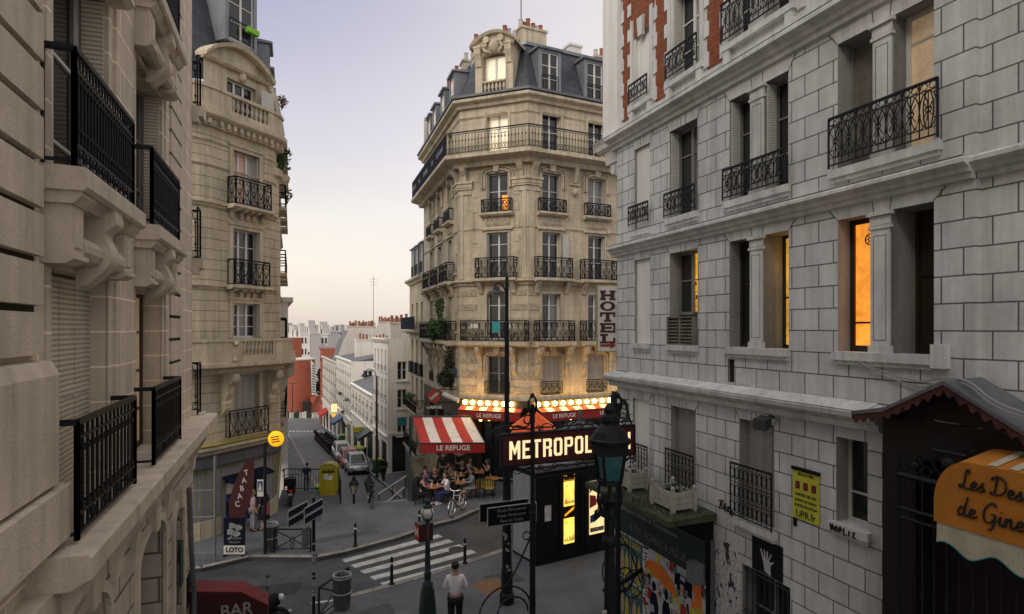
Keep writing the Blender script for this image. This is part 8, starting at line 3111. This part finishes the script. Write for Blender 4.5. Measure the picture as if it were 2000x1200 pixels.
person(-2.55, 29.65, 0, PI, 'head', 'person in black standing with both hands on the head under the awning', 'c_black', 'c_black', 'hair_d', False, False, 0, 'customers on the cafe terrace')
person(-9.25, 22.9, 0, 1.2, 'stand', 'person in a short black dress with red bag looking into the tobacco shop', 'c_black', 'c_black', 'hair_d', True, True, 1, sc=.88)
person(-9.6, 22.75, 0, -.9, 'stand', 'person with fair hair in a pale top beside the tobacco shop window', 'c_pink', 'c_grey', 'hair_l', True, False, 1, sc=.86)
m = MB()
m.hexa([Vector(p) for p in ((-9.12, 22.72, .62), (-9.02, 22.76, .62), (-9.06, 22.98, .62), (-9.16, 22.94, .62), (-9.1, 22.76, .84), (-9.05, 22.78, .84), (-9.08, 22.94, .84), (-9.13, 22.92, .84))])
m.tube([(-9.07, 22.8, .84), (-9.12, 22.84, 1.05), (-9.1, 22.9, .84)], .01, 4)
tag(m.build('handbag', 'c_red'), 'red handbag hanging at the side of the person in black', 'bag')
q = Rpt(-3.2, -.9, 0)
person(q.x, q.y, drop(q.y) + .13, .4, 'walk', 'person in dark clothes walking down the right pavement of the lower street', 'c_black', 'c_black', 'hair_d', False, False, 2, hands=False)
q = Vector((LK(40) - .9, 40, 0))
person(q.x, q.y, drop(q.y) + .13, .4, 'walk', 'person in blue walking along the left pavement of the lower street', 'c_blue', 'c_grey', 'hair_d', False, False, 1, hands=False)

# ---------------------------------------------------------------- vehicles
def bicycle():
    t = thing('bicycle', 'x', 'bicycle')
    for y in (-.52, .52):
        m = MB()
        m.tube([(0, y + .33 * math.cos(a), .34 + .33 * math.sin(a)) for a in [2 * PI * k / 24 for k in range(24)]], .02, 5, True)
        w = m.build('wheel', 'tyre', t)
        m = MB()
        m.tube([(0, y + .305 * math.cos(a), .34 + .305 * math.sin(a)) for a in [2 * PI * k / 24 for k in range(24)]], .01, 4, True)
        for k in range(10):
            a = 2 * PI * k / 10
            m.tube([(0, y, .34), (0, y + .3 * math.cos(a), .34 + .3 * math.sin(a))], .003, 3)
        m.tube([(-.04, y, .34), (.04, y, .34)], .025, 8)
        m.build('rim', 'chrome', w)
        m = MB()
        m.tube([(0, y + .37 * math.cos(a), .34 + .37 * math.sin(a)) for a in [PI * (.1 + .8 * k / 10) for k in range(11)]], .02, 5)
        m.build('mudguard', 'chrome', t)
    m = MB()
    for a, b in (((0, -.1, .3), (0, -.22, .78)), ((0, -.1, .3), (0, .38, .72)), ((0, -.2, .68), (0, .36, .82)), ((0, .35, .88), (0, .52, .34)), ((.04, -.52, .34), (.02, -.1, .3)), ((-.04, -.52, .34), (-.02, -.1, .3)), ((.03, -.52, .34), (0, -.2, .7)), ((-.03, -.52, .34), (0, -.2, .7)), ((0, .35, .85), (0, .33, 1.0))):
        m.tube([a, b], .018, 6)
    m.build('frame', 'signwhite', t)
    m = MB()
    m.tube(smooth_pts([(-.29, .18, 1.0), (-.24, .3, 1.04), (0, .34, 1.0), (.24, .3, 1.04), (.29, .18, 1.0)], 4), .014, 5)
    m.tube([(.29, .2, 1.0), (.29, .08, .99)], .02, 6).tube([(-.29, .2, 1.0), (-.29, .08, .99)], .02, 6)
    m.build('handlebar', 'chrome', t)
    m = MB()
    m.extr([Vector(p) for p in ((-.09, -.34, .86), (.09, -.34, .86), (.02, -.06, .86), (-.02, -.06, .86))], [Vector(p) for p in ((-.08, -.34, .91), (.08, -.34, .91), (.015, -.06, .895), (-.015, -.06, .895))])
    m.tube([(0, -.22, .76), (0, -.23, .87)], .014, 5)
    m.build('saddle', 'brownframe', t)
    m = MB()
    m.tube([(0, -.1, .3 + .09 * 0), (.08, -.1, .3)], .07, 12)
    m.tube([(.1, -.1, .3), (.1, .06, .26)], .012, 4).tube([(-.1, -.1, .3), (-.1, -.26, .34)], .012, 4)
    m.build('crank', 'irongrey', t)
    m = MB()
    m.box(WF, -.08, .08, -.75, -.4, .72, .75)
    m.build('rack', 'wood', t)
    return t
bk = bicycle()
put(bk, (-2.2, 24.9, 0), PI - .35, 'pale old bicycle leaning on its stand at the kerb in front of the cafe terrace', None, True)
c2 = copy_tree(bk)
c2.location, c2.rotation_euler = (-6.05, 26.15, 0), (0, .06, .35)
for ch in list(c2.children):
    ch.data = ch.data.copy()
    ch.data.materials[0] = MT['iron']
c2['label'] = 'black bicycle propped beside the dark lantern at the stair opening'

def motorbike():
    t = thing('motorbike', 'x', 'motorbike')
    for y in (-.62, .65):
        m = MB()
        m.tube([(0, y + .27 * math.cos(a), .3 + .27 * math.sin(a)) for a in [2 * PI * k / 18 for k in range(18)]], .06, 6, True)
        w = m.build('wheel', 'tyre', t)
        m = MB()
        m.tube([(-.05, y, .3), (.05, y, .3)], .2, 14)
        m.build('rim', 'irongrey', w)
    sec = [(-.85, .55, .74, .08), (-.6, .45, .8, .17), (-.3, .28, .78, .19), (0, .22, .72, .17), (.25, .24, .8, .16), (.45, .4, .95, .19), (.6, .6, 1.0, .14), (.72, .7, .92, .06)]
    m = MB()
    rings = []
    for y, a, b, w in sec:
        rings.append([m.bm.verts.new((w * math.cos(k * PI / 4) , y, (a + b) / 2 + (b - a) / 2 * math.sin(k * PI / 4))) for k in range(8)])
    for A, B in zip(rings, rings[1:]):
        for k in range(8): m.bm.faces.new((A[k], A[(k + 1) % 8], B[(k + 1) % 8], B[k]))
    m.bm.faces.new(rings[0][::-1]); m.bm.faces.new(rings[-1])
    m.build('body', 'kioskblack', t, True)
    m = MB()
    m.hexa([Vector(p) for p in ((-.13, -.75, .78), (.13, -.75, .78), (.15, .1, .74), (-.15, .1, .74), (-.11, -.8, .9), (.11, -.8, .9), (.12, .1, .82), (-.12, .1, .82))])
    m.build('seat', 'c_black', t)
    m = MB()
    m.tube([(0, .65, .3), (0, .48, .95)], .045, 6)
    m.tube(smooth_pts([(-.36, .3, 1.05), (-.2, .42, 1.08), (.2, .42, 1.08), (.36, .3, 1.05)], 3), .018, 5)
    for x in (-.3, .3):
        m.tube([(x, .38, 1.08), (x * 1.2, .42, 1.28)], .01, 4)
        m.ball((x * 1.2, .42, 1.3), .06, 8, 5, .7)
    m.build('handlebar', 'irongrey', t)
    m = MB()
    m.ball((0, .73, .86), .09, 10, 6)
    m.build('headlight', 'headl', t)
    m = MB()
    m.box(WF, -.08, .08, -.89, -.84, .66, .72)
    m.build('tail_light', 'tail', t)
    m = MB()
    m.box(WF, -.09, .09, -.9, -.885, .48, .6)
    m.build('number_plate', 'textdim', t)
    m = MB()
    m.box(WF, -.22, .22, -1.0, -.62, .92, 1.22)
    m.build('top_box', 'kioskblack', t)
    return t
mk = motorbike()
put(mk, (-9.55, 26.6, 0), .3, 'black motorbike with top box parked on the pavement beside the corner building', None, True)
for k in range(8):
    D = 60.5 + k * 2.1
    c = copy_tree(mk)
    c.location = (RK(D) - 1.0, D, drop(D))
    c.rotation_euler = (0, 0, -PI / 2 + .45 + RNG.uniform(-.15, .15))
    c['label'] = ('nearest', 'second', 'third', 'fourth', 'fifth', 'sixth', 'seventh', 'last')[k] + ' dark motorbike of the row parked along the right kerb of the lower street'
    c['group'] = 'motorbikes parked along the lower street'
c = copy_tree(mk)
c.location, c.rotation_euler = (-6.5, 15.2, -.12), (0, 0, -1.2)
c['label'] = 'scooter parked behind the red bar awning, only its mirrors showing'

def car(paint, L=3.6, W=1.6, H=1.5, label='', short=False):
    t = thing('parked_car', label, 'car')
    hw = W / 2
    nose = -.5 * L
    prof = [(-L / 2, .42, .62, .80), (-L / 2 + .12, .26, .72, .95), (-L * .32, .22, .84, 1.0), (-L * .1, .22, .9, 1.0), (L * .2, .22, .92, 1.0), (L * .4, .24, .94, .98), (L / 2 - .06, .3, .92, .9), (L / 2, .42, .8, .82)]
    m = MB()
    rings = []
    for y, a, b, k in prof:
        w = hw * k
        rings.append([m.bm.verts.new(p) for p in ((-w * .92, y, a), (w * .92, y, a), (w, y, a + (b - a) * .35), (w * .97, y, b - .05), (w * .86, y, b), (-w * .86, y, b), (-w * .97, y, b - .05), (-w, y, a + (b - a) * .35))])
    for A, B in zip(rings, rings[1:]):
        for k in range(8): m.bm.faces.new((A[k], A[(k + 1) % 8], B[(k + 1) % 8], B[k]))
    m.bm.faces.new(rings[0][::-1]); m.bm.faces.new(rings[-1])
    m.build('body', paint, t, True)
    f0, f1, r1, r0 = -L * (.36 if short else .3), -L * .1, L * .3, L * .47
    zb = .86
    cab = [Vector(p) for p in ((-hw * .86, f0, zb), (hw * .86, f0, zb), (hw * .86, r0, zb + .06), (-hw * .86, r0, zb + .06), (-hw * .7, f1, H), (hw * .7, f1, H), (hw * .7, r1, H - .02), (-hw * .7, r1, H - .02))]
    m = MB()
    m.hexa(cab)
    cb_ = m.build('cabin', paint, t)
    def glass(i, j, k, l, nm):
        q = [cab[i], cab[j], cab[k], cab[l]]
        c = sum(q, Vector()) / 4
        n = (q[1] - q[0]).cross(q[2] - q[0]).normalized()
        if n.dot(c - Vector((0, 0, 1.1))) < 0: n = -n
        mm = MB()
        mm.face([c + (p - c) * .86 + n * .012 for p in q])
        mm.build(nm, 'glass', cb_)
    glass(0, 1, 5, 4, 'windscreen'); glass(2, 3, 7, 6, 'rear_window'); glass(1, 2, 6, 5, 'side_window'); glass(3, 0, 4, 7, 'side_window')
    for x in (-hw + .08, hw - .08):
        for y in (-L * .33, L * .33):
            m = MB()
            m.lathe([(.2, -.1), (.3, -.1), (.31, 0), (.3, .1), (.2, .1)], n=16, mat=Matrix.Translation((x, y, .3)) @ Matrix.Rotation(PI / 2, 4, 'Y'))
            w = m.build('wheel', 'tyre', t)
            m = MB()
            m.lathe([(.01, -.105), (.19, -.1), (.19, .1), (.01, .105)], n=12, mat=Matrix.Translation((x, y, .3)) @ Matrix.Rotation(PI / 2, 4, 'Y'))
            m.build('rim', 'chrome', w)
    for x in (-hw * .68, hw * .68):
        m = MB()
        m.ball((x, -L / 2 + .09, .68), .13, 10, 6, .6)
        m.build('headlight', 'headl', t)
        m = MB()
        m.box(WF, x - .08, x + .08, L / 2 - .1, L / 2 + .005, .68, .84)
        m.build('tail_light', 'tail', t)
        m = MB()
        m.ball((x * 1.5, f0 + .18, .95), .09, 8, 5, .8)
        m.build('mirror', paint, t)
    m = MB()
    m.box(WF, -hw * .75, hw * .75, -L / 2 - .012, -L / 2 + .05, .3, .42)
    m.build('grille', 'kioskblack', t)
    m = MB()
    m.box(WF, -.24, .24, -L / 2 - .02, -L / 2 - .013, .44, .54)
    m.build('number_plate', 'signwhite', t)
    return t
for D, paint, L, H, sh, lab in ((48.6, 'car_silver', 2.7, 1.55, True, 'small silver city car parked nearest on the right of the lower street'), (52.6, 'car_red', 3.7, 1.45, False, 'red hatchback parked behind the small silver car'), (57.3, 'car_silver', 4.1, 1.5, False, 'silver estate car parked behind the red hatchback')):
    c = car(paint, L, 1.58, H, lab, sh)
    c.location = (RK(D) - .95, D, drop(D))
    c.rotation_euler = (-.078 * 0, 0, .39)
    c['group'] = 'cars parked along the lower street'

# ================================================================ CAMERA, LIGHT, SKY
cam = bpy.data.cameras.new('camera')
cam.sensor_width = 36
cam.lens = 21.6
cam.shift_y = .021
cam.clip_start = .1
cam.clip_end = 6000
co = bpy.data.objects.new('camera', cam)
COL.objects.link(co)
co.location = (0, 0, 7.5)
co.rotation_euler = (PI / 2, 0, 0)
scene.camera = co

SUN_DIR = Vector((-.50, -.72, .62)).normalized()      # towards the light: behind the viewpoint, left, soft
sl = bpy.data.lights.new('sun', 'SUN')
sl.energy = 1.7
sl.angle = rad(40)
sl.color = (1.0, .91, .77)
so = bpy.data.objects.new('sun', sl)
COL.objects.link(so)
so.rotation_euler = SUN_DIR.to_track_quat('Z', 'Y').to_euler()

w = bpy.data.worlds.new('World')
scene.world = w
w.use_nodes = True
nt = w.node_tree
nt.nodes.clear()
N, Lk = nt.nodes.new, nt.links.new
out = N('ShaderNodeOutputWorld')
bg1, bg2, addn = N('ShaderNodeBackground'), N('ShaderNodeBackground'), N('ShaderNodeAddShader')
sky = N('ShaderNodeTexSky')
sky.sky_type = 'NISHITA'
sky.sun_disc = False
sky.sun_elevation = math.asin(SUN_DIR.z)
sky.sun_rotation = math.atan2(SUN_DIR.x, SUN_DIR.y)
sky.dust_density = 3
Lk(sky.outputs[0], bg1.inputs[0])
bg1.inputs[1].default_value = .012
tc = N('ShaderNodeTexCoord')
sx = N('ShaderNodeSeparateXYZ')
Lk(tc.outputs['Generated'], sx.inputs[0])
mr = N('ShaderNodeMapRange')
Lk(sx.outputs['Z'], mr.inputs[0])
mr.inputs[1].default_value, mr.inputs[2].default_value = -.1, 1
cr = N('ShaderNodeValToRGB')
stops = [(-.1, (.30, .27, .25)), (-.005, (.70, .60, .53)), (.03, (.86, .755, .645)), (.09, (.95, .86, .745)), (.17, (.90, .84, .78)), (.28, (.70, .68, .745)), (.46, (.43, .43, .59)), (.60, (.62, .65, .72)), (.75, (1.0, 1.02, 1.03)), (1.0, (1.1, 1.12, 1.12))]
e = cr.color_ramp.elements
while len(e) < len(stops): e.new(.5)
for q, (z, c) in zip(e, stops): q.position = (z + .1) / 1.1
for q, (z, c) in zip(e, stops): q.color = (*c, 1)
Lk(mr.outputs[0], cr.inputs[0])
mx = N('ShaderNodeMapRange')
mx.interpolation_type = 'SMOOTHSTEP'
Lk(sx.outputs['X'], mx.inputs[0])
mx.inputs[1].default_value, mx.inputs[2].default_value = -.42, .22
mx.inputs[3].default_value, mx.inputs[4].default_value = 0, .8
mix = N('ShaderNodeMixRGB')
Lk(mx.outputs[0], mix.inputs[0])
Lk(cr.outputs[0], mix.inputs[1])
mix.inputs[2].default_value = (.92, .85, .82, 1)
nz = N('ShaderNodeTexNoise')
nz.inputs['Scale'].default_value = 2.2
nz.inputs['Detail'].default_value = 4
mp = N('ShaderNodeMapping')
mp.inputs['Scale'].default_value = (1, 1, 3.5)
Lk(tc.outputs['Generated'], mp.inputs[0])
Lk(mp.outputs[0], nz.inputs['Vector'])
mn = N('ShaderNodeMapRange')
Lk(nz.outputs['Fac'], mn.inputs[0])
mn.inputs[1].default_value, mn.inputs[2].default_value, mn.inputs[3].default_value, mn.inputs[4].default_value = .3, .7, .97, 1.04
vm = N('ShaderNodeVectorMath')
vm.operation = 'SCALE'
Lk(mix.outputs[0], vm.inputs[0])
Lk(mn.outputs[0], vm.inputs['Scale'])
Lk(vm.outputs[0], bg2.inputs[0])
bg2.inputs[1].default_value = 1.0
Lk(bg1.outputs[0], addn.inputs[0])
Lk(bg2.outputs[0], addn.inputs[1])
Lk(addn.outputs[0], out.inputs[0])

scene.view_settings.view_transform = 'Standard'
scene.view_settings.look = 'None'
scene.view_settings.exposure = 0
scene.render.engine = 'CYCLES'
scene.cycles.use_denoising = True
scene.cycles.max_bounces = 6
scene.cycles.diffuse_bounces = 3
scene.cycles.sample_clamp_indirect = 6
